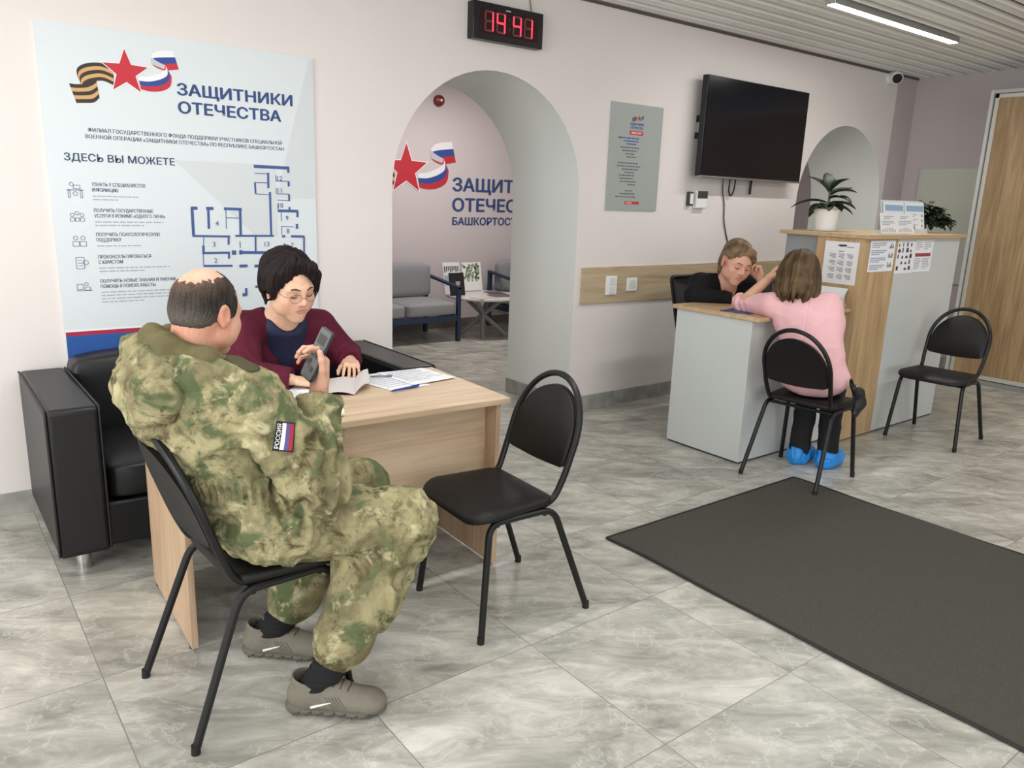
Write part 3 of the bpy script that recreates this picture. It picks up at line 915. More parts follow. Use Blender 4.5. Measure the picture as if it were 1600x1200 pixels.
def make_notices():
    # on the oak end panel (faces -X)
    fe = lambda u, v, d: (4.888 - d, u, v)
    t = sheet('notice_sheet', fe, 2.682, 1.062, 2.922, 1.337, 'white calendar sheet with a small emblem taped on the cabinet end', 'notice')
    m, c = MB(), 2.802
    put_text(m, fe, c + 0.035, 1.300, 'ЗАЩИТНИКИ', 0.008, 0.05, 0.02, d=0.0016)
    m.v = [(x, 2 * c - y, z) for x, y, z in m.v]
    put_poly(m, fe, [(c - 0.035, 1.308), (c + 0.01, 1.304), (c + 0.035, 1.312), (c + 0.015, 1.318), (c - 0.03, 1.320)], 0.0016)
    m.build('emblem', mat('dark_print', (60, 56, 66), 0.7), t)
    m = MB()
    put_rect(m, fe, c - 0.02, 1.272, c + 0.02, 1.278, 0.0016)
    for i in range(4):
        for j in range(3):
            fake_lines(m, fe, c - 0.085 + j * 0.06, c - 0.035 + j * 0.06, 1.255 - i * 0.045, 4, 0.0085, 0.0045, 100 + i * 3 + j, 0.0016)
    m.build('month_grid', M_INK, t)
    ff = lambda u, v, d: (u, 2.65 - d, v)
    t = sheet('notice_sheet', ff, 4.962, 1.150, 5.282, 1.352, 'white sheet of blue lines with drawings on its right edge, on the oak front', 'notice')
    m = MB()
    for i in range(4):
        fake_lines(m, ff, 4.98, 5.19, 1.332 - i * 0.048, 3, 0.012, 0.006, 130 + i, 0.0016)
    m.build('blue_lines', mat('slate_lilac_print', (138, 144, 178), 0.7), t)
    m = MB()
    for i in range(3):
        for k in range(5):
            a = 5.205 + 0.012 * k
            put_rect(m, ff, a, 1.30 - i * 0.062, a + 0.008, 1.315 - i * 0.062 + 0.01 * ((k * 7 + i) % 3), 0.0016)
    m.build('drawings', mat('dim_print', (96, 92, 110), 0.7), t)
    fg = lambda u, v, d: (u, 2.655 - d, v)
    t = sheet('notice_sheet', fg, 5.322, 1.128, 5.566, 1.346, 'white sheet crowded with dark pictograms on the grey cabinet front', 'notice')
    m = MB()
    rr = random.Random(5)
    for i in range(5):
        for j in range(4):
            if rr.random() < 0.8:
                u, v = 5.34 + j * 0.055, 1.150 + i * 0.04
                w, h = 0.012 + 0.022 * rr.random(), 0.012 + 0.018 * rr.random()
                put_rect(m, fg, u, v, u + w, v + h, 0.0016)
                put_rect(m, fg, u + w * 0.3, v + h, u + w * 0.6, v + h + 0.006, 0.0016)
    m.build('pictogram', mat('charcoal_print', (70, 66, 72), 0.7), t)
    t = sheet('notice_sheet', fg, 5.568, 1.132, 5.834, 1.350, 'white sheet with a dull red stripe on the grey cabinet front', 'notice')
    m = MB()
    put_rect(m, fg, 5.585, 1.238, 5.812, 1.262, 0.0016)
    m.build('red_stripe', mat('dull_red_print', (160, 72, 86), 0.7), t)
    m = MB()
    for u, w in ((5.585, 0.10), (5.70, 0.11)):
        fake_lines(m, fg, u, u + w, 1.222, 7, 0.0115, 0.005, int(u * 100), 0.0016)
        fake_lines(m, fg, u, u + w, 1.33, 4, 0.014, 0.005, int(u * 100) + 7, 0.0016)
    m.build('text_block', mat('lilac_print', (164, 154, 172), 0.7), t)
    # curled white sheet on the desk against the oak end
    t = thing('curled_sheet', 'curled white sheet standing on the reception desk by the oak panel', 'paper', (4.86, 2.8, 0.914))
    n = 14
    v, f = [], []
    for i in range(n + 1):
        a = i / n
        xx = 4.874 - 0.055 * math.sin(a * PI * 0.9) * (1 - a * 0.2)
        zz = 0.9155 + 0.125 * a
        for k, yy in enumerate((2.705, 2.96)):
            v.append((xx, yy, zz))
            v.append((xx + 0.0012, yy, zz))
    for i in range(n):
        o = i * 4
        f += [(o, o + 4, o + 6, o + 2), (o + 1, o + 3, o + 7, o + 5), (o, o + 1, o + 5, o + 4), (o + 2, o + 6, o + 7, o + 3)]
    f += [(0, 2, 3, 1), (n * 4, n * 4 + 1, n * 4 + 3, n * 4 + 2)]
    MB().add(v, f).build('sheet', M_PAPER, t, smooth=True)
    # leaflet stands on the cabinet top
    def leaflet(u0, u1, z0, z1, y, lean, label, body):
        fn2 = lambda u, v, d: (u, y + (v - z0) * lean - d, v)
        t = thing('leaflet', label, 'leaflet', ((u0 + u1) / 2, y, z0))
        MB().prism([(u0, z0), (u1, z0), (u1, z1), (u0, z1)], fn2, 0, 0.004).build('cover', M_PAPER, t)
        body(fn2, t, u0, u1, z0, z1)
    T = 1.391
    def big(seed, qr):
        def b(fn2, t, u0, u1, z0, z1):
            m = MB()
            put_rect(m, fn2, u0 + 0.015, z1 - 0.062, u1 - 0.012, z1 - 0.022, 0.0046)
            m.build('blue_header', mat('pale_blue_print', (150, 178, 210), 0.7), t)
            m = MB()
            for i in range(3):
                fake_lines(m, fn2, u0 + 0.015, u1 - 0.09, z1 - 0.088 - i * 0.035, 2, 0.013, 0.005, seed + i, 0.0046)
            m.build('text_block', mat('soft_blue_print', (150, 160, 184), 0.7), t)
            if qr:
                m = MB()
                for i in range(3):
                    ax = u1 - 0.045
                    put_rect(m, fn2, ax, z1 - 0.10 - i * 0.036, ax + 0.02, z1 - 0.082 - i * 0.036, 0.0046)
                m.build('grey_squares', mat('square_print', (150, 150, 158), 0.7), t)
                m = MB()
                for i in range(4):
                    put_poly(m, fn2, [(u0 + 0.02 + i * 0.03, z0 + 0.012), (u0 + 0.055 + i * 0.03, z0 + 0.012), (u0 + 0.04 + i * 0.03, z0 + 0.045 + 0.012 * (i % 2))], 0.0046)
                m.build('picture', mat('warm_picture_print', (156, 128, 112), 0.7), t)
        return b
    def small(seed):
        def b(fn2, t, u0, u1, z0, z1):
            m = MB()
            fake_lines(m, fn2, u0 + 0.04, u1 - 0.04, z1 - 0.025, 2, 0.012, 0.005, seed, 0.0046)
            fake_lines(m, fn2, u0 + 0.015, u1 - 0.015, z1 - 0.056, 3, 0.011, 0.006, seed + 1, 0.0046)
            m.build('text_block', mat('grey_lilac_print', (164, 162, 176), 0.7), t)
            m = MB()
            cc = (u0 + u1) / 2
            for k in range(9):
                u = u0 + 0.012 + k * (u1 - u0 - 0.03) / 9
                put_rect(m, fn2, u, z0 + 0.010, u + 0.008, z0 + 0.028 + 0.012 * math.sin(PI * k / 8), 0.0046)
            m.build('picture', mat('building_print', (172, 160, 150), 0.7), t)
        return b
    leaflet(5.395, 5.675, T + 0.012, T + 0.215, 2.80, 0.18, 'tall white leaflet with blue header, left half of the acrylic stand', big(201, False))
    leaflet(5.690, 5.970, T + 0.012, T + 0.215, 2.80, 0.18, 'tall white leaflet with three grey squares in the acrylic stand', big(211, True))
    t = thing('leaflet_stand', 'clear acrylic double leaflet stand on the cabinet top', 'stand', (5.68, 2.83, T))
    ac = mat('acrylic', (214, 220, 222), 0.1)
    st = MB()
    st.box((5.38, 2.778, T), (5.985, 2.90, T + 0.008))
    st.box((5.385, 2.782, T + 0.008), (5.980, 2.789, T + 0.03))
    st.prism([(5.382, T + 0.008), (5.983, T + 0.008), (5.983, T + 0.225), (5.382, T + 0.225)], lambda u, v, d: (u, 2.8055 + (v - T) * 0.18 + d, v), 0, 0.004)
    st.build('holder', ac, t)
    leaflet(5.150, 5.368, T + 0.004, T + 0.138, 2.69, 0.22, 'small white leaflet with a building drawing, left one of the front pair', small(221))
    leaflet(5.372, 5.590, T + 0.004, T + 0.138, 2.69, 0.22, 'small white leaflet with a building drawing, right one of the front pair', small(231))
    t = thing('card_holder', 'low acrylic holder behind the two small white leaflets', 'stand', (5.37, 2.72, T))
    MB().box((5.155, 2.696, T), (5.585, 2.755, T + 0.0035)).prism([(5.16, T + 0.004), (5.58, T + 0.004), (5.58, T + 0.10), (5.16, T + 0.10)], lambda u, v, d: (u, 2.6965 + (v - T) * 0.22 + d, v), 0, 0.003).build('holder', ac, t)
make_notices()

# ------------------------------------------------------------------ plants on the cabinet
def leaf_mesh(mb, base, az, elev, length, width, droop, seed, mi=0):
    """a pointed glossy leaf with a folded midrib, curving down along its length"""
    rr = random.Random(seed)
    n = 9
    p = Vector(base)
    e = elev
    L, R, C = [], [], []
    side = Vector((-math.sin(az), math.cos(az), 0))
    for i in range(n + 1):
        t = i / n
        w = width * (math.sin(PI * min(1, t * 0.96 + 0.04)) ** 0.8) * (1 - 0.25 * t)
        if i == n:
            w = 0.0005
        d = Vector((math.cos(az) * math.cos(e), math.sin(az) * math.cos(e), math.sin(e)))
        up = side.cross(d) * -1
        C.append(p.copy())
        L.append(p + side * w + up * w * 0.35)
        R.append(p - side * w + up * w * 0.35)
        p = p + d * (length / n)
        e -= droop / n
    v = L + C + R
    m = n + 1
    f = []
    for i in range(n):
        f.append((i, i + 1, m + i + 1, m + i))
        f.append((m + i, m + i + 1, 2 * m + i + 1, 2 * m + i))
    mb.add(v, f, mi)

def make_plants():
    T = 1.391
    c = (5.12, 3.08, T)
    t = thing('potted_plant', 'leafy green plant in a white pot on the left end of the cabinet', 'plant', c)
    mp = mat('white_glazed_pot', (232, 231, 224), 0.4)
    MB().lathe([(0.05, 0.0), (0.086, 0.002), (0.090, 0.012), (0.085, 0.014), (0.05, 0.009)], c, 36).build('saucer', mp, t, smooth=True)
    MB().lathe([(0.064, 0.010), (0.068, 0.014), (0.080, 0.095), (0.086, 0.135), (0.091, 0.137), (0.091, 0.150), (0.086, 0.152), (0.082, 0.140), (0.078, 0.125)], c, 40).build('pot', mp, t, smooth=True)
    MB().lathe([(0.001, 0.131), (0.081, 0.129)], c, 24).build('soil', mat('soil', (58, 44, 34), 0.9), t)
    MB().tube(smooth_path([(c[0], c[1], T + 0.13), (c[0] + 0.004, c[1], T + 0.24), (c[0], c[1] + 0.004, T + 0.33)]), 0.008).build('stem', mat('green_stem', (86, 92, 60), 0.6), t, smooth=True)
    m = MB()
    right = math.atan2(-0.61, 0.79)
    specs = [(0.19, right + 0.1, 0.15, 0.20, 0.030, 0.5), (0.19, right + 2.9, 0.25, 0.24, 0.034, 0.7), (0.17, right - 0.5, 0.1, 0.17, 0.034, 0.7), (0.17, right + 3.6, 0.1, 0.17, 0.036, 0.7),
             (0.17, right - 1.3, 0.15, 0.15, 0.034, 0.6), (0.17, right + 4.4, 0.15, 0.15, 0.034, 0.6), (0.24, right + 0.5, 0.45, 0.22, 0.030, 0.2), (0.25, right - 0.2, 0.42, 0.17, 0.036, 0.5),
             (0.26, right + 2.4, 0.9, 0.19, 0.038, 0.5), (0.27, right + 1.5, 1.1, 0.17, 0.034, 0.4), (0.27, right - 0.9, 0.9, 0.15, 0.036, 0.5), (0.16, right + 1.4, 0.1, 0.16, 0.034, 0.8), (0.16, right + 2.1, 0.0, 0.16, 0.034, 0.8),
             (0.18, right + 0.4, 0.15, 0.14, 0.03, 0.5), (0.18, right - 2.2, 0.1, 0.13, 0.03, 0.5), (0.22, right + 5.3, 0.3, 0.18, 0.034, 0.9)]
    for i, (h, az, el, ln, wd, dr) in enumerate(specs):
        leaf_mesh(m, (c[0] + 0.006 * math.cos(az), c[1] + 0.006 * math.sin(az), T + h), az, el, ln * 1.05, wd * 1.45, dr + 0.25, i)
    ml = mat('dark_glossy_leaf', (36, 50, 28), 0.5, spec=0.3, noise=0.5, nscale=14)
    o = m.build('foliage', ml, t, smooth=True, angle=60)
    so = o.modifiers.new('thickness', 'SOLIDIFY')
    so.thickness = 0.0015
    # round bushy plant behind the stands
    c = (6.175, 2.955, T)
    t = thing('potted_plant', 'round bushy dark green plant behind the leaflet stand', 'plant', c)
    MB().lathe([(0.05, 0.0), (0.06, 0.004), (0.07, 0.08), (0.064, 0.082), (0.06, 0.07)], (c[0], c[1], c[2]), 28).build('pot', mat('dark_pot', (64, 62, 58), 0.5), t, smooth=True)
    m = MB()
    rr = random.Random(9)
    for i in range(640):
        a, b = rr.random() * 2 * PI, rr.random()
        r = (0.10 + 0.09 * rr.random())
        ph = math.acos(1 - 1.25 * b)
        e1, e2 = 0.25 * r / 0.19 * math.sin(ph) * math.cos(a), 0.12 * r / 0.19 * math.sin(ph) * math.sin(a)
        q = (c[0] + 0.85 * e1 + 0.52 * e2, c[1] - 0.52 * e1 + 0.85 * e2, T + 0.075 + r * math.cos(ph) * 0.72)
        if q[0] < 6.04 and q[1] < 2.93:
            continue
        if q[2] < T + 0.01:
            continue
        leaf_mesh(m, q, a + rr.uniform(-0.9, 0.9), rr.uniform(-0.5, 0.9), 0.055 + 0.025 * rr.random(), 0.024, 0.8, i)
    m.build('foliage', mat('bushy_leaf', (52, 66, 50), 0.45, noise=0.4, nscale=20), t, smooth=True, angle=60)
make_plants()

# ------------------------------------------------------------------ entrance mat
def make_mat():
    x0, x1, y0, y1 = 2.466, 3.983, -1.2, 2.397
    m = MB()
    nx, ny = 30, 64
    rr = random.Random(2)
    def edge(k):
        return 0.006 * math.sin(k * 1.7) + 0.004 * math.sin(k * 4.1 + 1)
    top = []
    for j in range(ny + 1):
        for i in range(nx + 1):
            a, b = i / nx, j / ny
            y = y0 + (y1 - y0) * b
            x = x0 + edge(y * 2.2) + (x1 - x0 + edge(y * 2.6 + 2) - edge(y * 2.2)) * a
            e = min(a, 1 - a) * (x1 - x0)
            z = 0.009 + (0.004 * math.sin(y * 5.0) if e < 0.08 else 0)
            if (x > 3.9 or x < 2.52) and y > 2.0:
                z += 0.003
            top.append((x, y, z))
    n = len(top)
    v = top + [(x, y, 0.0008) for x, y, z in top]
    f = []
    w = nx + 1
    for j in range(ny):
        for i in range(nx):
            o = j * w + i
            f.append((o, o + 1, o + w + 1, o + w))
    bd = [i for i in range(w)] + [j * w + nx for j in range(1, ny + 1)] + [ny * w + i for i in range(nx - 1, -1, -1)] + [j * w for j in range(ny - 1, 0, -1)]
    for k in range(len(bd)):
        a, b = bd[k], bd[(k + 1) % len(bd)]
        f.append((a, b, b + n, a + n))
    m.add(v, f)
    t = thing('door_mat', 'large dark grey carpet mat lying on the tiled floor', 'mat', (3.2, 0.6, 0))
    m.build('carpet', mat('charcoal_carpet', (78, 77, 70), 0.95, spec=0.15, noise=0.22, nscale=260, bump=0.7, bscale=330), t, smooth=True)
    r = MB()
    for xx, k in ((x0, 0), (x1, 2)):
        pts = [(xx + (edge((y0 + (y1 - y0) * j / 40) * 2.2) if k == 0 else edge((y0 + (y1 - y0) * j / 40) * 2.6 + 2)), y0 + (y1 - y0) * j / 40, 0.007) for j in range(41)]
        r.tube(pts, 0.009, 8, flat=((0, 0, 1), 0.6))
    r.tube([(x0, y1, 0.007), (x1, y1, 0.007)], 0.009, 8, flat=((0, 0, 1), 0.6))
    r.build('rubber_border', mat('black_rubber', (30, 30, 29), 0.7), t, smooth=True)
make_mat()

# ------------------------------------------------------------------ conference chairs
def make_chair():
    t = thing('conference_chair', 'x', 'chair', (0, 0, 0), 0, 'black conference chairs')
    R = 0.0125
    for sgn in (-1, 1):
        y1, y2 = 0.228 * sgn, 0.198 * sgn
        fl = round_path([(0.243, y1, 0.012), (0.200, y2, 0.437), (0.06, y2, 0.437)], 0.055)
        MB().tube(fl, R, 10).build('leg', M_BLACK, t, smooth=True, local=True)
        rl = round_path([(-0.243, y1, 0.012), (-0.082, y2, 0.437), (0.06, y2, 0.437)], 0.055)
        MB().tube(rl, R, 10).build('leg', M_BLACK, t, smooth=True, local=True)
        for xx in (0.244, -0.244):
            pass
    for sgn in (-1, 1):
        for xx in (0.2445, -0.2435):
            MB().tube([(xx, 0.2285 * sgn, 0.0), (xx * 0.995, 0.2275 * sgn, 0.028)], 0.0132, 10).build('foot_cap', mat('black_rubber_cap', (18, 18, 18), 0.7), t, smooth=True, local=True)
    for xx, z in ((0.165, 0.425), (-0.045, 0.425)):
        MB().tube([(xx, -0.198, z), (xx, 0.198, z)], 0.010, 8).build('stretcher', M_BLACK, t, smooth=True, local=True)
    # arched back tube running down and forward under the seat
    def bx(z):
        return -0.105 - (z - 0.48) * 0.335
    half = []
    n = 12
    zs, top, hw = 0.675, 0.893, 0.196
    for k in range(n + 1):
        a = PI / 2 * k / n
        half.append((bx(zs + (top - zs) * math.sin(a)), hw * math.cos(a), zs + (top - zs) * math.sin(a)))
    low = round_path([(0.20, 0.172, 0.452), (-0.085, 0.182, 0.452), (bx(0.55), 0.193, 0.55), half[0]], 0.05)
    left = low + half[1:]
    path = [tuple(p) for p in left] + [(x, -y, z) for x, y, z in [tuple(p) for p in reversed(left)]][1:]
    MB().tube(path, 0.0125, 10).build('back_frame', M_BLACK, t, smooth=True, local=True)
    # backrest pad between the tubes
    out = []
    zb, zt, w = 0.578, 0.848, 0.180
    for k in range(25):
        a = PI * k / 24
        out.append((w * math.cos(a), 0.668 + (zt - 0.668) * math.sin(a)))
    rr = 0.02
    out += [(-w, zb + rr), (-w + 0.006, zb + 0.006), (-w + rr, zb)] + [(-w + rr + (2 * w - 2 * rr) * k / 8, zb - 0.010 * math.sin(PI * k / 8)) for k in range(1, 8)] + [(w - rr, zb), (w - 0.006, zb + 0.006), (w, zb + rr)]
    def padfn(u, v, d):
        return (bx(v) - 0.012 * (1 - (u / w) ** 2) + d, u, v)
    m = MB()
    n = len(out)
    rings = [(-0.011, 0.965), (-0.013, 1.0), (0.009, 1.0), (0.013, 0.97)]
    cx, cz = 0.0, 0.70
    v = []
    for d, s in rings:
        v += [padfn(cx + (a - cx) * s, cz + (b - cz) * s, d) for a, b in out]
    f = [tuple(range(n - 1, -1, -1)), tuple((len(rings) - 1) * n + i for i in range(n))]
    for q in range(len(rings) - 1):
        for i in range(n):
            j = (i + 1) % n
            f.append((q * n + i, q * n + j, (q + 1) * n + j, (q + 1) * n + i))
    m.add(v, f).build('backrest', M_LEATHERETTE, t, smooth=True, local=True, angle=50)
    # seat: rounded, slightly domed pad with a waterfall front
    def soutline(s):
        o = []
        for (cx2, cy2, r, a0) in ((0.190, 0.138, 0.080, 0), (-0.045, 0.150, 0.05, PI / 2), (-0.045, -0.150, 0.05, PI), (0.190, -0.138, 0.080, 1.5 * PI)):
            for k in range(7):
                a = a0 + PI / 2 * k / 6
                o.append((0.09 + (cx2 + r * math.cos(a) - 0.09) * s, (cy2 + r * math.sin(a)) * s))
        return o
    m = MB()
    v = []
    lv = [(0.455, 0.95), (0.452, 0.99), (0.462, 1.01), (0.474, 1.0), (0.482, 0.96), (0.487, 0.85), (0.489, 0.6), (0.489, 0.25)]
    for z, s in lv:
        for (x, y) in soutline(s):
            dz = -0.022 * max(0, (x - 0.16) / 0.11) ** 2 if z > 0.46 else -0.018 * max(0, (x - 0.16) / 0.11) ** 2
            dz -= 0.006 * (1 - min(1, (y / 0.2) ** 2)) * (1 if z > 0.48 else 0)
            v.append((x, y, z + dz))
    n = 28
    f = [tuple(range(n - 1, -1, -1)), tuple((len(lv) - 1) * n + i for i in range(n))]
    for q in range(len(lv) - 1):
        for i in range(n):
            j = (i + 1) % n
            f.append((q * n + i, q * n + j, (q + 1) * n + j, (q + 1) * n + i))
    m.add(v, f).build('seat', M_LEATHERETTE, t, smooth=True, local=True, angle=60)
    return t

CH = make_chair()
CH.location = (1.721, 2.229, 0)
CH.rotation_euler = (0, 0, math.radians(177.5))
CH['label'] = 'empty black conference chair in front of the wooden desk'
dup(CH, (0.716, 2.252, 0), math.radians(3.2), 'black conference chair the man in camouflage sits on')
dup(CH, (4.050, 2.420, 0), math.radians(6.4), 'black conference chair under the person in pink')
dup(CH, (5.610, 2.347, 0), math.radians(183.8), 'empty black conference chair by the grey cabinet and wardrobe')

# ------------------------------------------------------------------ desk
def make_desk():
    rz = math.radians(-2.0)
    t = thing('desk', 'light oak office desk between the man and the person in maroon', 'desk', (1.262, 2.80, 0), rz)
    # local coordinates about the middle of the desk
    MB().box((-0.655, -0.325, 0.726), (0.655, 0.325, 0.750)).build('desktop', M_DESK_X, t, bevel=0.0015, local=True)
    for s in (-1, 1):
        x0, x1 = (-0.632, -0.610) if s < 0 else (0.600, 0.622)
        MB().box((x0, -0.305, 0.014), (x1, 0.285, 0.726)).build('side_panel', M_DESK_Z, t, bevel=0.001, local=True)
        for yy in (-0.27, 0.25):
            MB().tube([((x0 + x1) / 2, yy, 0.0), ((x0 + x1) / 2, yy, 0.014)], 0.012, 12).build('foot', M_DKGREY, t, local=True, smooth=True)
    MB().box((-0.610, -0.225, 0.345), (0.600, -0.207, 0.726)).build('modesty_panel', M_DESK_X, t, bevel=0.001, local=True)
make_desk()

# ------------------------------------------------------------------ black sofa
def cushion(x0, y0, z0, x1, y1, z1, r, name, m, parent, puff=0.0):
    """soft box: rounded and slightly bulging"""
    me = MB()
    nx, ny, nz = 10, 8, 5
    bm = bmesh.new()
    bmesh.ops.create_cube(bm, size=1.0)
    bmesh.ops.subdivide_edges(bm, edges=bm.edges[:], cuts=7, use_grid_fill=True)
    c = Vector(((x0 + x1) / 2, (y0 + y1) / 2, (z0 + z1) / 2))
    h = Vector(((x1 - x0) / 2, (y1 - y0) / 2, (z1 - z0) / 2))
    off = org(parent)
    for v in bm.verts:
        p = Vector((v.co.x * 2, v.co.y * 2, v.co.z * 2))
        q = Vector((p.x * h.x, p.y * h.y, p.z * h.z))
        inner = Vector((max(-h.x + r, min(h.x - r, q.x)), max(-h.y + r, min(h.y - r, q.y)), max(-h.z + r, min(h.z - r, q.z))))
        d = q - inner
        if d.length > 1e-6:
            q = inner + d.normalized() * min(r, d.length)
        b = puff
        q.z += b * (1 if p.z > 0 else -0.3) * (1 - p.x ** 2) * (1 - p.y ** 2) * abs(p.z)
        q.y += -b * 0.5 * (1 - p.x ** 2) * (1 - p.z ** 2) * (1 if p.y < 0 else 0)
        v.co = q + c - off
    mesh = bpy.data.meshes.new(name)
    bm.to_mesh(mesh)
    bm.free()
    mesh.materials.append(m)
    mesh.polygons.foreach_set('use_smooth', [True] * len(mesh.polygons))
    o = bpy.data.objects.new(name, mesh)
    COL.objects.link(o)
    o.parent = parent
    s = o.modifiers.new('smooth', 'SUBSURF')
    s.levels = s.render_levels = 1
    return o

def make_sofa():
    t = thing('sofa', 'black leather sofa with chrome feet against the wall', 'sofa', (1.21, 3.75, 0))
    for x0, x1 in ((0.345, 0.535), (1.895, 2.085)):
        a = MB().box((x0, 3.315, 0.085), (x1, 4.130, 0.700)).build('armrest', M_COUCH, t, bevel=0.022, seg=4)
        p = MB()
        for xx in (x0 + 0.002, x1 - 0.002):
            p.tube(round_path([(xx, 3.318, 0.10), (xx, 3.318, 0.697), (xx, 4.11, 0.697)], 0.02), 0.005, 8)
        p.build('piping', mat('black_piping', (15, 15, 16), 0.5), a, smooth=True)
    cushion(0.535, 3.93, 0.30, 1.895, 4.135, 0.775, 0.05, 'backrest', M_COUCH, t, 0.01)
    for k in range(2):
        cushion(0.540 + k * 0.677, 3.345, 0.275, 1.213 + k * 0.677, 3.95, 0.440, 0.04, 'seat_cushion', M_COUCH, t, 0.02)
    MB().box((0.53, 3.36, 0.085), (1.90, 4.10, 0.275)).build('base', M_COUCH, t, bevel=0.012)
    for x, y in ((0.440, 3.40), (1.99, 3.40), (0.440, 4.05), (1.99, 4.05)):
        MB().tube([(x, y, 0.0), (x, y, 0.088)], 0.027, 20).build('leg', M_CHROME, t, smooth=True)
make_sofa()

# ------------------------------------------------------------------ lounge furniture seen through the arch
M_NAVYST = mat('navy_steel', (36, 52, 82), 0.5)
M_GREYFAB = mat('grey_sofa_fabric', (146, 148, 150), 0.9, noise=0.08, nscale=120, bump=0.3, bscale=400)
def make_lounge_seat(name, x0, x1, label, cat, split):
    y0, y1 = 6.925, 7.66
    t = thing(name, label, cat, ((x0 + x1) / 2, 7.3, 0))
    for x in (x0, x1 - 0.042):
        MB().box((x, y0, 0), (x + 0.042, y0 + 0.045, 0.585)).build('leg', M_NAVYST, t, bevel=0.003)
        MB().box((x, y1 - 0.06, 0), (x + 0.042, y1 - 0.015, 0.66)).build('leg', M_NAVYST, t, bevel=0.003)
        MB().prism([(y0, 0.562), (y0, 0.590), (y1 - 0.02, 0.672), (y1 - 0.02, 0.644)], lambda u, v, d, x=x: (x + d, u, v), -0.004, 0.046).build('armrest', M_NAVYST, t, bevel=0.003)
    f = MB()
    f.box((x0 + 0.042, y0 + 0.005, 0.225), (x1 - 0.042, y0 + 0.045, 0.285)).box((x0 + 0.042, y1 - 0.06, 0.225), (x1 - 0.042, y1 - 0.02, 0.285))
    for x in (x0, x1 - 0.042):
        f.box((x, y0 + 0.045, 0.225), (x + 0.042, y1 - 0.06, 0.285))
    f.build('seat_rail', M_NAVYST, t, bevel=0.002)
    n = 2 if split else 1
    w = (x1 - x0 - 0.09) / n
    for k in range(n):
        a = x0 + 0.045 + k * w
        cushion(a + 0.002, y0 + 0.005, 0.285, a + w - 0.002, y1 - 0.10, 0.425, 0.03, 'seat_cushion', M_GREYFAB, t, 0.01)
        b = cushion(a + 0.002, y1 - 0.21, 0.43, a + w - 0.002, y1 - 0.07, 0.79, 0.04, 'back_cushion', M_GREYFAB, t, 0.01)
make_lounge_seat('lounge_sofa', 3.35, 4.665, 'grey cushioned sofa with navy frame seen through the arch', 'sofa', True)
make_lounge_seat('lounge_armchair', 5.52, 6.24, 'grey armchair with navy frame partly hidden by the arch', 'armchair', False)

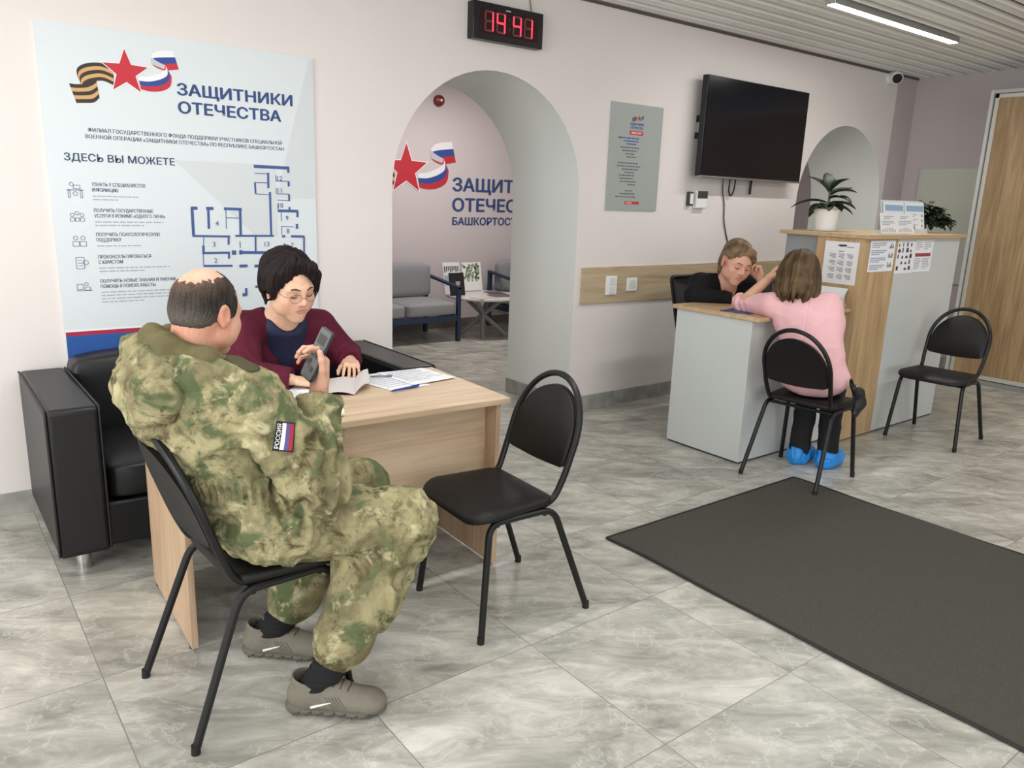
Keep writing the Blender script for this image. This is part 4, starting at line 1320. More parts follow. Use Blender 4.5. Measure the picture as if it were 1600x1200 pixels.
def make_coffee_table():
    c = (5.095, 7.12)
    t = thing('coffee_table', 'round marble-topped coffee table on splayed grey legs', 'table', (c[0], c[1], 0))
    MB().lathe([(0.001, 0.432), (0.40, 0.432), (0.420, 0.440), (0.420, 0.455), (0.413, 0.460), (0.001, 0.460)], (c[0], c[1], 0), 48).build('tabletop', mat('pale_marble', (216, 212, 210), 0.3, noise=0.1, nscale=6), t, smooth=True, angle=30)
    for k in range(4):
        a = 0.6 + k * PI / 2
        p = [(c[0] - 0.24 * math.cos(a), c[1] - 0.24 * math.sin(a), 0.435), (c[0], c[1], 0.24), (c[0] + 0.27 * math.cos(a + 0.35), c[1] + 0.27 * math.sin(a + 0.35), 0.0)]
        MB().tube(smooth_path(p, 6), 0.026, 10).build('leg', mat('grey_table_legs', (150, 148, 147), 0.5), t, smooth=True)
    def frame(name, x0, x1, z1, y, label, cat, shift):
        fn2 = lambda u, v, d: (u + shift, y + (v - 0.46) * 0.2 - d, v)
        t = thing(name, label, cat, ((x0 + x1) / 2 + shift, y, 0.46))
        return t, fn2
    t, fn2 = frame('framed_picture', 4.86, 5.09, 0.80, 7.36, 'white framed picture standing at the back left of the coffee table', 'picture', -0.13)
    MB().prism([(4.860, 0.462), (5.085, 0.462), (5.085, 0.80), (4.860, 0.80)], fn2, 0, 0.012).build('frame', M_WHITE, t)
    m = MB()
    put_rect(m, fn2, 4.870, 0.55, 5.075, 0.66, 0.0126, 0)
    for k in range(8):
        put_rect(m, fn2, 4.875 + k * 0.025, 0.69 + 0.01 * (k % 3), 4.89 + k * 0.025, 0.76, 0.0126, 1)
    m.build('print', [mat('pale_sky_print', (176, 190, 206), 0.6), mat('dark_grey_print', (80, 80, 84), 0.6)], t)
    t, fn2 = frame('framed_picture', 5.21, 5.48, 0.80, 7.30, 'picture with green leaves standing at the back of the coffee table', 'picture', -0.25)
    MB().prism([(5.195, 0.462), (5.455, 0.462), (5.455, 0.80), (5.195, 0.80)], fn2, 0, 0.012).build('frame', M_WHITE, t)
    m = MB()
    rr = random.Random(3)
    for k in range(60):
        u, v = 5.205 + 0.22 * rr.random(), 0.60 + 0.18 * rr.random()
        q = [(u + (0.013 + 0.007 * rr.random()) * math.cos(2 * PI * j / 6 + k), v + 0.016 * math.sin(2 * PI * j / 6 + k)) for j in range(6)]
        put_poly(m, fn2, q, 0.0126 + k * 0.00001, k % 3)
    put_rect(m, fn2, 5.215, 0.475, 5.44, 0.49, 0.0126, 2)
    m.build('print', [mat('leaf_green_print', (110, 150, 84), 0.6), mat('dark_green_print', (70, 86, 62), 0.6), mat('grey_stone_print', (160, 160, 158), 0.6)], t)
    t, fn2 = frame('framed_photo', 5.0, 5.2, 0.70, 7.17, 'small black framed portrait photo standing on the coffee table', 'photo', -0.28)
    MB().prism([(4.965, 0.462), (5.155, 0.462), (5.155, 0.705), (4.965, 0.705)], fn2, 0, 0.012).build('frame', mat('black_frame', (18, 18, 20), 0.4), t)
    m = MB()
    put_rect(m, fn2, 4.985, 0.48, 5.135, 0.69, 0.0124, 0)
    put_poly(m, fn2, [(5.015, 0.48), (5.125, 0.48), (5.118, 0.545), (5.09, 0.56), (5.05, 0.56), (5.022, 0.545)], 0.0127, 3)
    put_poly(m, fn2, [(5.055, 0.56), (5.085, 0.56), (5.07, 0.50)], 0.013, 1)
    put_poly(m, fn2, [(5.07 + 0.03 * math.cos(2 * PI * j / 14), 0.605 + 0.042 * math.sin(2 * PI * j / 14)) for j in range(14)], 0.0129, 2)
    put_poly(m, fn2, [(5.04, 0.615), (5.10, 0.615), (5.096, 0.645), (5.07, 0.655), (5.044, 0.645)], 0.0131, 3)
    m.build('portrait', [mat('photo_backdrop', (34, 36, 42), 0.4), M_PRWHITE, mat('photo_face', (186, 158, 144), 0.5), mat('photo_dark', (24, 24, 28), 0.5)], t)
    specs = [(4.93, 6.90, 0.3, (206, 202, 200), 'pale magazine lying at the front of the coffee table'), (5.22, 6.96, -0.25, (120, 96, 104), 'plum coloured magazine on the coffee table'), (5.30, 7.17, 1.3, (90, 92, 96), 'dark magazine lying behind the plum one on the coffee table')]
    for x, y, a, cc, lb in specs:
        o = MB().box((-0.13, -0.095, 0), (0.13, 0.095, 0.006)).build('magazine', mat('magazine_%d' % cc[0], cc, 0.35), None, local=True)
        o.location = (x, y, 0.4605)
        o.rotation_euler = (0, 0, a)
        tag(o, lb, 'magazine')
make_coffee_table()

# ------------------------------------------------------------------ things on the desks
def make_desk_items():
    Z = 0.7503
    def paper(pts, label, seed, z=Z, n=8):
        """a loose sheet given by its four corners, slightly wavy"""
        t = thing('paper_sheet', label, 'paper', (sum(p[0] for p in pts) / 4, sum(p[1] for p in pts) / 4, z))
        A, B, C, D = [Vector((*p, 0)) for p in pts]
        top, k = [], 10
        for j in range(k + 1):
            for i in range(k + 1):
                a, b = i / k, j / k
                p = (A * (1 - a) + B * a) * (1 - b) + (D * (1 - a) + C * a) * b
                top.append((p.x, p.y, z + 0.0008 + 0.0012 * (1 + math.sin(a * 5 + seed) * math.cos(b * 4 + seed))))
        w = k + 1
        nn = len(top)
        f = [(j * w + i, j * w + i + 1, (j + 1) * w + i + 1, (j + 1) * w + i) for j in range(k) for i in range(k)]
        f += [(q[0] + nn, q[3] + nn, q[2] + nn, q[1] + nn) for q in f]
        bd = [i for i in range(w)] + [j * w + k for j in range(1, w)] + [k * w + i for i in range(k - 1, -1, -1)] + [j * w for j in range(k - 1, 0, -1)]
        f += [(bd[i], bd[i] + nn, bd[(i + 1) % len(bd)] + nn, bd[(i + 1) % len(bd)]) for i in range(len(bd))]
        MB().add(top + [(x, y, zz - 0.0006) for x, y, zz in top], f).build('sheet', M_PAPER, t, smooth=True, angle=40)
        m = MB()
        def P(a, b, d):
            p = (A * (1 - a) + B * a) * (1 - b) + (D * (1 - a) + C * a) * b
            return (p.x, p.y, z + 0.0036)
        fake_lines(m, lambda u, v, d=0: P(u, v, d), 0.08, 0.92, 0.90, n, 0.8 / n, 0.25 / n, seed)
        m.build('print', mat('faint_print', (196, 199, 210), 0.8), t)
    paper([(1.545, 2.775), (1.735, 2.800), (1.66, 3.10), (1.47, 3.06)], 'white printed form under the blue pen on the desk', 31)
    paper([(1.66, 2.815), (1.895, 2.845), (1.865, 3.085), (1.63, 3.09)], 'white printed form at the far right corner of the desk', 33, Z + 0.004)
    paper([(1.04, 2.80), (1.24, 2.79), (1.26, 3.06), (1.06, 3.07)], 'white sheet on the desk beside the right forearm of the person in maroon', 37)
    def pen(a, b, r, label, col):
        a, b = Vector(a), Vector(b)
        t = thing('pen', label, 'pen', tuple(a))
        d = b - a
        MB().tube([a + d * 0.08, a + d * 0.92], r, 12).build('barrel', mat('pen_%s' % label.split()[0], col, 0.3), t, smooth=True)
        MB().tube([a, a + d * 0.08], [0.001, r], 12).build('tip', M_DKGREY, t, smooth=True)
        MB().tube([a + d * 0.70 + Vector((0, 0, r)), a + d * 0.97 + Vector((0, 0, r))], 0.0016, 8).build('clip', M_PRBLUE, t, smooth=True)
    pen((1.515, 2.755, 0.7593), (1.680, 2.790, 0.7593), 0.0046, 'blue ballpoint pen lying on the white forms', (34, 66, 150))
    pen((1.565, 3.03, 0.7600), (1.66, 2.99, 0.7600), 0.004, 'grey thin pen lying between the two white forms', (120, 122, 130))
    # open identity booklet
    t = thing('passport_booklet', 'open grey document booklet held flat on the desk', 'booklet', (1.42, 2.93, Z))
    m = MB()
    A, B, C, D = Vector((1.27, 2.865, Z)), Vector((1.375, 2.80, Z)), Vector((1.49, 3.03, Z)), Vector((1.40, 3.08, Z))
    def leafp(p0, p1, p2, p3, h0, h1, th, mi):
        v = []
        for k in range(7):
            a = k / 6
            zz = h0 + (h1 - h0) * a + 0.012 * math.sin(PI * a)
            v += [p0.lerp(p1, a) + Vector((0, 0, zz)), p3.lerp(p2, a) + Vector((0, 0, zz))]
        n = len(v)
        v += [q - Vector((0, 0, th)) for q in v]
        f = []
        for k in range(6):
            o = 2 * k
            f += [(o, o + 1, o + 3, o + 2), (n + o, n + o + 2, n + o + 3, n + o + 1), (o, o + 2, n + o + 2, n + o), (o + 1, n + o + 1, n + o + 3, o + 3)]
        f += [(0, n, n + 1, 1), (12, 13, n + 13, n + 12)]
        m.add(v, f, mi)
    leafp(B, A, D, C, 0.006, 0.004, 0.004, 0)
    E2, F2 = Vector((1.475, 2.86, Z)), Vector((1.585, 3.09, Z))
    leafp(B, E2, F2, C, 0.006, 0.030, 0.004, 0)
    m.build('pages', mat('booklet_page', (206, 200, 198), 0.6), t, smooth=True, angle=40)
    c = MB()
    c.prism([tuple(A.xy), tuple(B.xy), tuple(C.xy), tuple(D.xy)], lambda u, v, d: (u, v, d), Z, Z + 0.0015)
    c.build('cover', mat('booklet_cover', (74, 56, 54), 0.5), t)
    # glue stick
    t = thing('glue_stick', 'white glue stick lying on the desk by the sleeve', 'glue stick', (1.17, 2.55, Z))
    MB().tube([(1.09, 2.571, Z + 0.014), (1.175, 2.556, Z + 0.014)], 0.0135, 18).build('body', mat('glue_label', (120, 146, 160), 0.4), t, smooth=True)
    MB().tube([(1.176, 2.556, Z + 0.014), (1.208, 2.550, Z + 0.014)], 0.0142, 18).build('cap', mat('glue_cap', (240, 236, 218), 0.4), t, smooth=True)
    MB().tube([(1.10, 2.5691, Z + 0.014), (1.125, 2.5648, Z + 0.014)], 0.0138, 18).build('label_band', M_WHITE, t, smooth=True)
    # blue folder on reception
    o = MB().prism([(3.915, 2.985), (3.955, 2.80), (4.21, 2.83), (4.17, 3.02)], lambda u, v, d: (u, v, d), 0.9145, 0.919).build('blue_folder', mat('navy_folder', (38, 66, 112), 0.4), None, bevel=0.0008)
    tag(o, 'dark blue folder lying on the low reception desk', 'folder')
make_desk_items()

# ------------------------------------------------------------------ mesh office chair behind reception
def make_office_chair(loc, rz, label, w=0.50):
    t = thing('office_chair', label, 'office chair', loc, rz, None)
    fr = []
    out = [(-w / 2 + 0.05, 0.62), (-w / 2, 1.02), (w / 2, 1.02), (w / 2 - 0.05, 0.62)]
    pts = [(0.03 * 0, u, v) for u, v in out]
    path = round_path([((-0.02 - (v - 0.62) * 0.15), u, v) for u, v in out] , 0.03)
    full = path + [Vector((-0.02, -w / 2 + 0.05, 0.62))]
    MB().tube(round_path([(-0.05, 0.0, 0.61)] + [tuple(Vector((-0.02 - (v - 0.62) * 0.15, u, v))) for u, v in out] + [(-0.05, 0.001, 0.61)], 0.03), 0.014, 8).build('back_frame', M_BLACK, t, smooth=True, local=True)
    m = MB()
    n = 8
    v = []
    for j in range(n + 1):
        for i in range(n + 1):
            a, b = i / n, j / n
            hw = (w / 2 - 0.05) + 0.05 * b
            z = 0.62 + 0.40 * b
            v.append((-0.02 - (z - 0.62) * 0.15 - 0.03 * (1 - (2 * a - 1) ** 2), -hw + 2 * hw * a, z))
    f = [(j * (n + 1) + i, j * (n + 1) + i + 1, (j + 1) * (n + 1) + i + 1, (j + 1) * (n + 1) + i) for j in range(n) for i in range(n)]
    o = m.add(v, f).build('mesh_back', mat('black_mesh_fabric', (62, 62, 60), 0.7), t, smooth=True, local=True)
    s = o.modifiers.new('thickness', 'SOLIDIFY')
    s.thickness = 0.006
    MB().prism(rrect(0.0, -0.24, 0.46, 0.24, 0.07), lambda a, b, d: (a, b, d), 0.43, 0.50).build('seat', M_LEATHERETTE, t, bevel=0.012, local=True)
    MB().tube([(0.22, 0, 0.06), (0.22, 0, 0.43)], 0.03, 14).build('column', M_BLACK, t, smooth=True, local=True)
    MB().tube(round_path([(0.15, 0, 0.42), (-0.08, 0, 0.42), (-0.04, 0, 0.62)], 0.06), 0.02, 8).build('back_support', M_BLACK, t, smooth=True, local=True)
    for k in range(5):
        a = 2 * PI * k / 5 + 0.3
        b = MB().tube([(0.22, 0, 0.085), (0.22 + 0.28 * math.cos(a), 0.28 * math.sin(a), 0.062)], [0.022, 0.014], 8).build('base_spoke', M_BLACK, t, smooth=True, local=True)
        q = (0.22 + 0.27 * math.cos(a), 0.27 * math.sin(a))
        MB().tube([(q[0] - 0.012 * math.sin(a), q[1] + 0.012 * math.cos(a), 0.027), (q[0] + 0.012 * math.sin(a), q[1] - 0.012 * math.cos(a), 0.027)], 0.027, 14).build('caster', M_DKGREY, b, smooth=True, local=True)
    return t
make_office_chair((4.70, 3.74, 0), math.radians(-90), 'black mesh office chair behind the receptionist', 0.58)
def make_monitor():
    t = thing('computer_monitor', 'black computer monitor on the reception desk between the two people', 'monitor', (4.62, 3.02, 0.914))
    R = lambda u, v, d: (4.62 + 0.94 * u - 0.34 * d, 3.03 - 0.34 * u - 0.94 * d, 0.914 + v + 0.16 * d)
    MB().prism(rrect(-0.15, 0.03, 0.15, 0.165, 0.01), R, -0.008, 0.012).build('screen', mat('monitor_black', (18, 18, 20), 0.35), t, bevel=0.002)
    MB().prism([(-0.10, 0.05), (0.10, 0.05), (0.10, 0.13), (-0.10, 0.13)], R, 0.012, 0.020).build('back_cover', mat('monitor_grey', (66, 68, 70), 0.4), t, bevel=0.003)
    MB().box((4.56, 2.98, 0.9142), (4.68, 3.08, 0.924)).box((4.605, 3.02, 0.92), (4.635, 3.04, 0.98)).build('stand', M_BLACK, t)
make_monitor()
# ------------------------------------------------------------------ soft-body modelling: blended volumes turned into one skin
F32 = np.float32
def v3(*a):
    return np.array(a if len(a) == 3 else a[0], dtype=np.float64)
def unit(a):
    a = np.asarray(a, float)
    return a / (np.linalg.norm(a) + 1e-9)

class Body:
    """a list of volumes, each blended into or carved out of what came before"""
    def __init__(s):
        s.p = []
    def cone(s, a, b, ra, rb, k=0.02, op='+', flat=None):
        a, b = v3(a), v3(b)
        r = max(ra, rb) * (max(1.0, flat[1]) if flat else 1.0)
        s.p.append(('c', (a, b, ra, rb, flat), (a + b) / 2, np.linalg.norm(b - a) / 2 + r, k, op))
        return s
    def chain(s, pts, rs, k=0.02, op='+', flat=None):
        for i in range(len(pts) - 1):
            s.cone(pts[i], pts[i + 1], rs[i], rs[i + 1], k, op, flat)
        return s
    def ell(s, c, r, R=None, k=0.02, op='+'):
        c, r = v3(c), v3(r)
        s.p.append(('e', (c, r, np.eye(3) if R is None else np.asarray(R)), c, float(max(r)), k, op))
        return s
    def box(s, c, h, R=None, r=0.01, k=0.01, op='+'):
        c, h = v3(c), v3(h)
        s.p.append(('b', (c, h, np.eye(3) if R is None else np.asarray(R), r), c, float(np.linalg.norm(h)), k, op))
        return s
    def one(s, P, q):
        t, a = q[0], q[1]
        if t == 'c':
            A, B, ra, rb, fl = a
            ba = B - A
            L2 = float(ba @ ba) + 1e-12
            pa = P - A.astype(F32)
            h = np.clip((pa @ ba.astype(F32)) / F32(L2), 0, 1)
            d = pa - h[:, None] * ba.astype(F32)
            if fl:
                ax = unit(fl[0]).astype(F32)
                d = d + (d @ ax)[:, None] * ax * F32(1.0 / fl[1] - 1.0)
            return np.sqrt((d * d).sum(1)) - (F32(ra) + h * F32(rb - ra))
        if t == 'e':
            c, r, R = a
            d = (P - c.astype(F32)) @ R.T.astype(F32)
            k0 = np.sqrt(((d / r.astype(F32)) ** 2).sum(1))
            k1 = np.sqrt(((d / (r * r).astype(F32)) ** 2).sum(1)) + F32(1e-6)
            return k0 * (k0 - 1) / k1
        c, h, R, r = a
        d = np.abs((P - c.astype(F32)) @ R.T.astype(F32)) - (h - r).astype(F32)
        return np.sqrt((np.maximum(d, 0) ** 2).sum(1)) + np.minimum(d.max(1), 0) - F32(r)
    def eval(s, P, prims=None):
        P = np.asarray(P, dtype=F32)
        D = np.full(len(P), F32(1.0))
        for q in (s.p if prims is None else prims):
            d = s.one(P, q)
            k = F32(max(q[4], 1e-5))
            if q[5] == '+':
                h = np.maximum(k - np.abs(D - d), 0)
                D = np.minimum(D, d) - h * h / (4 * k)
            else:
                d = -d
                h = np.maximum(k - np.abs(D - d), 0)
                D = np.maximum(D, d) + h * h / (4 * k)
        return D
    def surf(s, o, d, far=0.25, n=120):
        """first surface point on the way from o + d*far back towards o"""
        o, d = v3(o), unit(d)
        t = np.linspace(far, -0.05, n * 4)
        P = o + t[:, None] * d
        D = s.eval(P)
        i = np.argmax(D < 0)
        return P[i] if D[i] < 0 else o
    def mesh(s, h=0.004, smooth=0, B=14):
        plus = [q for q in s.p if q[5] == '+']
        lo = np.min([q[2] - q[3] for q in plus], 0) - 3 * h
        hi = np.max([q[2] + q[3] for q in plus], 0) + 3 * h
        n = np.ceil((hi - lo) / h).astype(int) + 1
        D = np.full(tuple(n), F32(1.0))
        cs = np.array([q[2] for q in s.p])
        rs = np.array([q[3] + q[4] for q in s.p])
        ax = [np.arange(m) for m in n]
        half = (B - 1) * h / 2 * math.sqrt(3)
        for i in range(0, n[0], B):
            for j in range(0, n[1], B):
                for k in range(0, n[2], B):
                    c = lo + (np.array([i, j, k]) + (B - 1) / 2) * h
                    near = np.linalg.norm(cs - c, axis=1) - rs < half + 0.012
                    ids = np.nonzero(near)[0]
                    if not len(ids) or not any(s.p[q][5] == '+' for q in ids):
                        continue
                    I, J, K = ax[0][i:i + B], ax[1][j:j + B], ax[2][k:k + B]
                    g = np.stack(np.meshgrid(I, J, K, indexing='ij'), -1).reshape(-1, 3)
                    d = s.eval(lo + g * h, [s.p[q] for q in ids])
                    D[i:i + B, j:j + B, k:k + B] = d.reshape(len(I), len(J), len(K))
        return nets(D, lo, h, smooth)

def nets(D, lo, h, smooth):
    S = D < 0
    cor = [(i, j, k) for i in (0, 1) for j in (0, 1) for k in (0, 1)]
    sl = lambda A, c: A[c[0]:A.shape[0] - 1 + c[0], c[1]:A.shape[1] - 1 + c[1], c[2]:A.shape[2] - 1 + c[2]]
    an = np.zeros(tuple(x - 1 for x in D.shape), bool)
    al = np.ones_like(an)
    for c in cor:
        t = sl(S, c)
        an |= t
        al &= t
    act = an & ~al
    idx = np.full(act.shape, -1, np.int32)
    C = np.argwhere(act)
    idx[act] = np.arange(len(C), dtype=np.int32)
    val = [sl(D, c)[act] for c in cor]
    pos = np.zeros((len(C), 3))
    cnt = np.zeros(len(C))
    for a in range(8):
        for b in range(a + 1, 8):
            if sum(abs(x - y) for x, y in zip(cor[a], cor[b])) != 1:
                continue
            va, vb = val[a], val[b]
            m = (va < 0) != (vb < 0)
            t = va[m] / (va[m] - vb[m])
            ca, cb = np.array(cor[a]), np.array(cor[b])
            pos[m] += ca + t[:, None] * (cb - ca)
            cnt[m] += 1
    V = lo + (C + pos / cnt[:, None]) * h
    Q = []
    for axis in range(3):
        o1, o2 = [(1, 2), (2, 0), (0, 1)][axis]
        a = [slice(None)] * 3
        b = [slice(None)] * 3
        a[axis], b[axis] = slice(0, -1), slice(1, None)
        for o in (o1, o2):
            a[o] = b[o] = slice(1, -1)
        e = S[tuple(a)] != S[tuple(b)]
        E = np.argwhere(e)
        ins = S[tuple(a)][e]
        E[:, o1] += 1
        E[:, o2] += 1
        def cell(d1, d2):
            c = E.copy()
            c[:, o1] -= d1
            c[:, o2] -= d2
            return idx[c[:, 0], c[:, 1], c[:, 2]]
        q = np.stack([cell(1, 1), cell(0, 1), cell(0, 0), cell(1, 0)], 1)
        q[~ins] = q[~ins][:, ::-1]
        Q.append(q)
    Q = np.concatenate(Q)
    Q = Q[(Q >= 0).all(1)]
    for _ in range(smooth):
        V = relax(V, Q, 0.5)
    return V, Q

def relax(V, Q, f):
    acc = np.zeros_like(V)
    n = np.zeros(len(V))
    for a, b in ((0, 1), (1, 2), (2, 3), (3, 0)):
        np.add.at(acc, Q[:, a], V[Q[:, b]])
        np.add.at(acc, Q[:, b], V[Q[:, a]])
        np.add.at(n, Q[:, a], 1)
        np.add.at(n, Q[:, b], 1)
    return V * (1 - f) + acc / np.maximum(n, 1)[:, None] * f

def normals(V, Q):
    nf = np.cross(V[Q[:, 2]] - V[Q[:, 0]], V[Q[:, 3]] - V[Q[:, 1]])
    nv = np.zeros_like(V)
    for k in range(4):
        np.add.at(nv, Q[:, k], nf)
    return nv / (np.linalg.norm(nv, axis=1, keepdims=True) + 1e-12)

def _h(i, j, k, s):
    x = (i * 374761393 + j * 668265263 + k * 2147483647 + s * 974711) & 0x7fffffff
    x = ((x ^ (x >> 13)) * 1274126177) & 0x7fffffff
    return ((x ^ (x >> 16)) & 0xffff) / 65535.0

def vnoise(P, seed=0):
    P = np.asarray(P, float)
    I = np.floor(P).astype(np.int64)
    f = P - I
    f = f * f * (3 - 2 * f)
    r = 0
    for a in (0, 1):
        for b in (0, 1):
            for c in (0, 1):
                w = (f[:, 0] if a else 1 - f[:, 0]) * (f[:, 1] if b else 1 - f[:, 1]) * (f[:, 2] if c else 1 - f[:, 2])
                r = r + w * _h(I[:, 0] + a, I[:, 1] + b, I[:, 2] + c, seed)
    return r

def folds(V, sc, seed, warp=0.6):
    """creases of cloth: ridges of a stretched, warped noise, 0..1"""
    W = np.stack([vnoise(V * 6 + 3, seed + 5), vnoise(V * 6 + 9, seed + 6), vnoise(V * 6 + 17, seed + 7)], 1) * warp
    a = vnoise(V * np.array(sc) + W * 3, seed)
    b = vnoise(V * np.array(sc) * 2.1 + W * 4, seed + 1)
    r = 1 - np.abs(2 * a - 1) * 1.6
    r2 = 1 - np.abs(2 * b - 1) * 1.6
    return np.clip(r, 0, 1) ** 1.5 + 0.4 * np.clip(r2, 0, 1) ** 1.5

def skin_object(name, V, Q, m, parent, tint=None):
    off = np.array(org(parent)) if parent is not None else np.zeros(3)
    W = (V - off).astype(np.float32)
    me = bpy.data.meshes.new(name)
    me.vertices.add(len(W))
    me.vertices.foreach_set('co', W.ravel())
    me.loops.add(len(Q) * 4)
    me.loops.foreach_set('vertex_index', Q.astype(np.int32).ravel())
    me.polygons.add(len(Q))
    me.polygons.foreach_set('loop_start', np.arange(0, len(Q) * 4, 4, dtype=np.int32))
    me.polygons.foreach_set('use_smooth', np.ones(len(Q), bool))
    me.update(calc_edges=True)
    me.validate()
    me.materials.append(m)
    if tint is not None:
        at = me.color_attributes.new('tint', 'FLOAT_COLOR', 'POINT')
        c = np.ones((len(V), 4), np.float32)
        c[:, :3] = tint
        at.data.foreach_set('color', c.ravel())
    o = bpy.data.objects.new(name, me)
    COL.objects.link(o)
    if parent is not None:
        o.parent = parent
    return o

# ------------------------------------------------------------------ people materials
def skin_mat(name, rough=0.5):
    if name in _M:
        return _M[name]
    m = bpy.data.materials.new(name)
    m.use_nodes = True
    nt = m.node_tree
    b = nt.nodes['Principled BSDF']
    a = N(nt, 'ShaderNodeAttribute', attribute_name='tint')
    t = N(nt, 'ShaderNodeTexNoise')
    t.inputs['Scale'].default_value = 90
    t.inputs['Detail'].default_value = 3
    tc = N(nt, 'ShaderNodeTexCoord')
    nt.links.new(tc.outputs['Object'], t.inputs['Vector'])
    r = N(nt, 'ShaderNodeValToRGB')
    r.color_ramp.elements[0].position, r.color_ramp.elements[1].position = 0.3, 0.7
    r.color_ramp.elements[0].color = (0.93, 0.91, 0.90, 1)
    r.color_ramp.elements[1].color = (1.05, 1.05, 1.05, 1)
    nt.links.new(t.outputs['Fac'], r.inputs['Fac'])
    mx = N(nt, 'ShaderNodeMix', data_type='RGBA', blend_type='MULTIPLY')
    mx.inputs['Factor'].default_value = 1
    nt.links.new(a.outputs['Color'], mx.inputs['A'])
    nt.links.new(r.outputs[0], mx.inputs['B'])
    nt.links.new(mx.outputs['Result'], b.inputs['Base Color'])
    b.inputs['Roughness'].default_value = rough
    b.inputs['Subsurface Weight'].default_value = 0.12
    b.inputs['Subsurface Radius'].default_value = (0.012, 0.005, 0.003)
    b.inputs['Subsurface Scale'].default_value = 0.5
    _M[name] = m
    return m

def camo_mat():
    m = bpy.data.materials.new('mossy_camouflage_cloth')
    m.use_nodes = True
    nt = m.node_tree
    L = nt.links.new
    b = nt.nodes['Principled BSDF']
    tc = N(nt, 'ShaderNodeTexCoord')
    def layer(scale, detail, rough, off, lo, hi, dist=0.5):
        mp = N(nt, 'ShaderNodeMapping')
        mp.inputs['Location'].default_value = (off, off * 1.7, off * 0.6)
        L(tc.outputs['Object'], mp.inputs['Vector'])
        t = N(nt, 'ShaderNodeTexNoise')
        t.inputs['Scale'].default_value = scale
        t.inputs['Detail'].default_value = detail
        t.inputs['Roughness'].default_value = rough
        t.inputs['Distortion'].default_value = dist
        L(mp.outputs[0], t.inputs['Vector'])
        r = N(nt, 'ShaderNodeValToRGB')
        r.color_ramp.elements[0].position = lo
        r.color_ramp.elements[1].position = hi
        L(t.outputs['Fac'], r.inputs['Fac'])
        return r.outputs[0]
    def mix(fac, a, col):
        x = N(nt, 'ShaderNodeMix', data_type='RGBA')
        L(fac, x.inputs['Factor'])
        if isinstance(a, tuple):
            x.inputs['A'].default_value = a
        else:
            L(a, x.inputs['A'])
        x.inputs['B'].default_value = col
        return x.outputs['Result']
    c = lambda *q: (*lin(q), 1)
    col = mix(layer(6.0, 7, 0.66, 3.1, 0.40, 0.60), c(166, 157, 120), c(118, 111, 82))
    col = mix(layer(8.0, 6, 0.60, 11.7, 0.53, 0.62), col, c(92, 101, 70))
    col = mix(layer(12.0, 6, 0.64, 23.9, 0.53, 0.64), col, c(88, 80, 56))
    col = mix(layer(9.0, 6, 0.60, 37.3, 0.55, 0.63), col, c(97, 106, 74))
    col = mix(layer(14.0, 7, 0.66, 51.1, 0.56, 0.68), col, c(188, 180, 142))
    col = mix(layer(22.0, 6, 0.7, 71.1, 0.58, 0.70), col, c(72, 66, 46))
    L(col, b.inputs['Base Color'])
    b.inputs['Roughness'].default_value = 0.9
    b.inputs['Specular IOR Level'].default_value = 0.15
    t2 = N(nt, 'ShaderNodeTexNoise')
    t2.inputs['Scale'].default_value = 600
    L(tc.outputs['Object'], t2.inputs['Vector'])
    bp = N(nt, 'ShaderNodeBump')
    bp.inputs['Strength'].default_value = 0.15
    bp.inputs['Distance'].default_value = 0.001
    L(t2.outputs['Fac'], bp.inputs['Height'])
    L(bp.outputs[0], b.inputs['Normal'])
    return m

def hair_mat(name, tint=True, rough=0.45):
    if name in _M:
        return _M[name]
    m = bpy.data.materials.new(name)
    m.use_nodes = True
    nt = m.node_tree
    b = nt.nodes['Principled BSDF']
    a = N(nt, 'ShaderNodeAttribute', attribute_name='tint')
    t = N(nt, 'ShaderNodeTexNoise')
    t.inputs['Scale'].default_value = 260
    t.inputs['Detail'].default_value = 4
    tc = N(nt, 'ShaderNodeTexCoord')
    nt.links.new(tc.outputs['Object'], t.inputs['Vector'])
    r = N(nt, 'ShaderNodeValToRGB')
    r.color_ramp.elements[0].position, r.color_ramp.elements[1].position = 0.3, 0.7
    r.color_ramp.elements[0].color = (0.55, 0.55, 0.55, 1)
    r.color_ramp.elements[1].color = (1.3, 1.3, 1.3, 1)
    nt.links.new(t.outputs['Fac'], r.inputs['Fac'])
    mx = N(nt, 'ShaderNodeMix', data_type='RGBA', blend_type='MULTIPLY')
    mx.inputs['Factor'].default_value = 1
    nt.links.new(a.outputs['Color'], mx.inputs['A'])
    nt.links.new(r.outputs[0], mx.inputs['B'])
    nt.links.new(mx.outputs['Result'], b.inputs['Base Color'])
    b.inputs['Roughness'].default_value = 0.6
    b.inputs['Specular IOR Level'].default_value = 0.22
    _M[name] = m
    return m

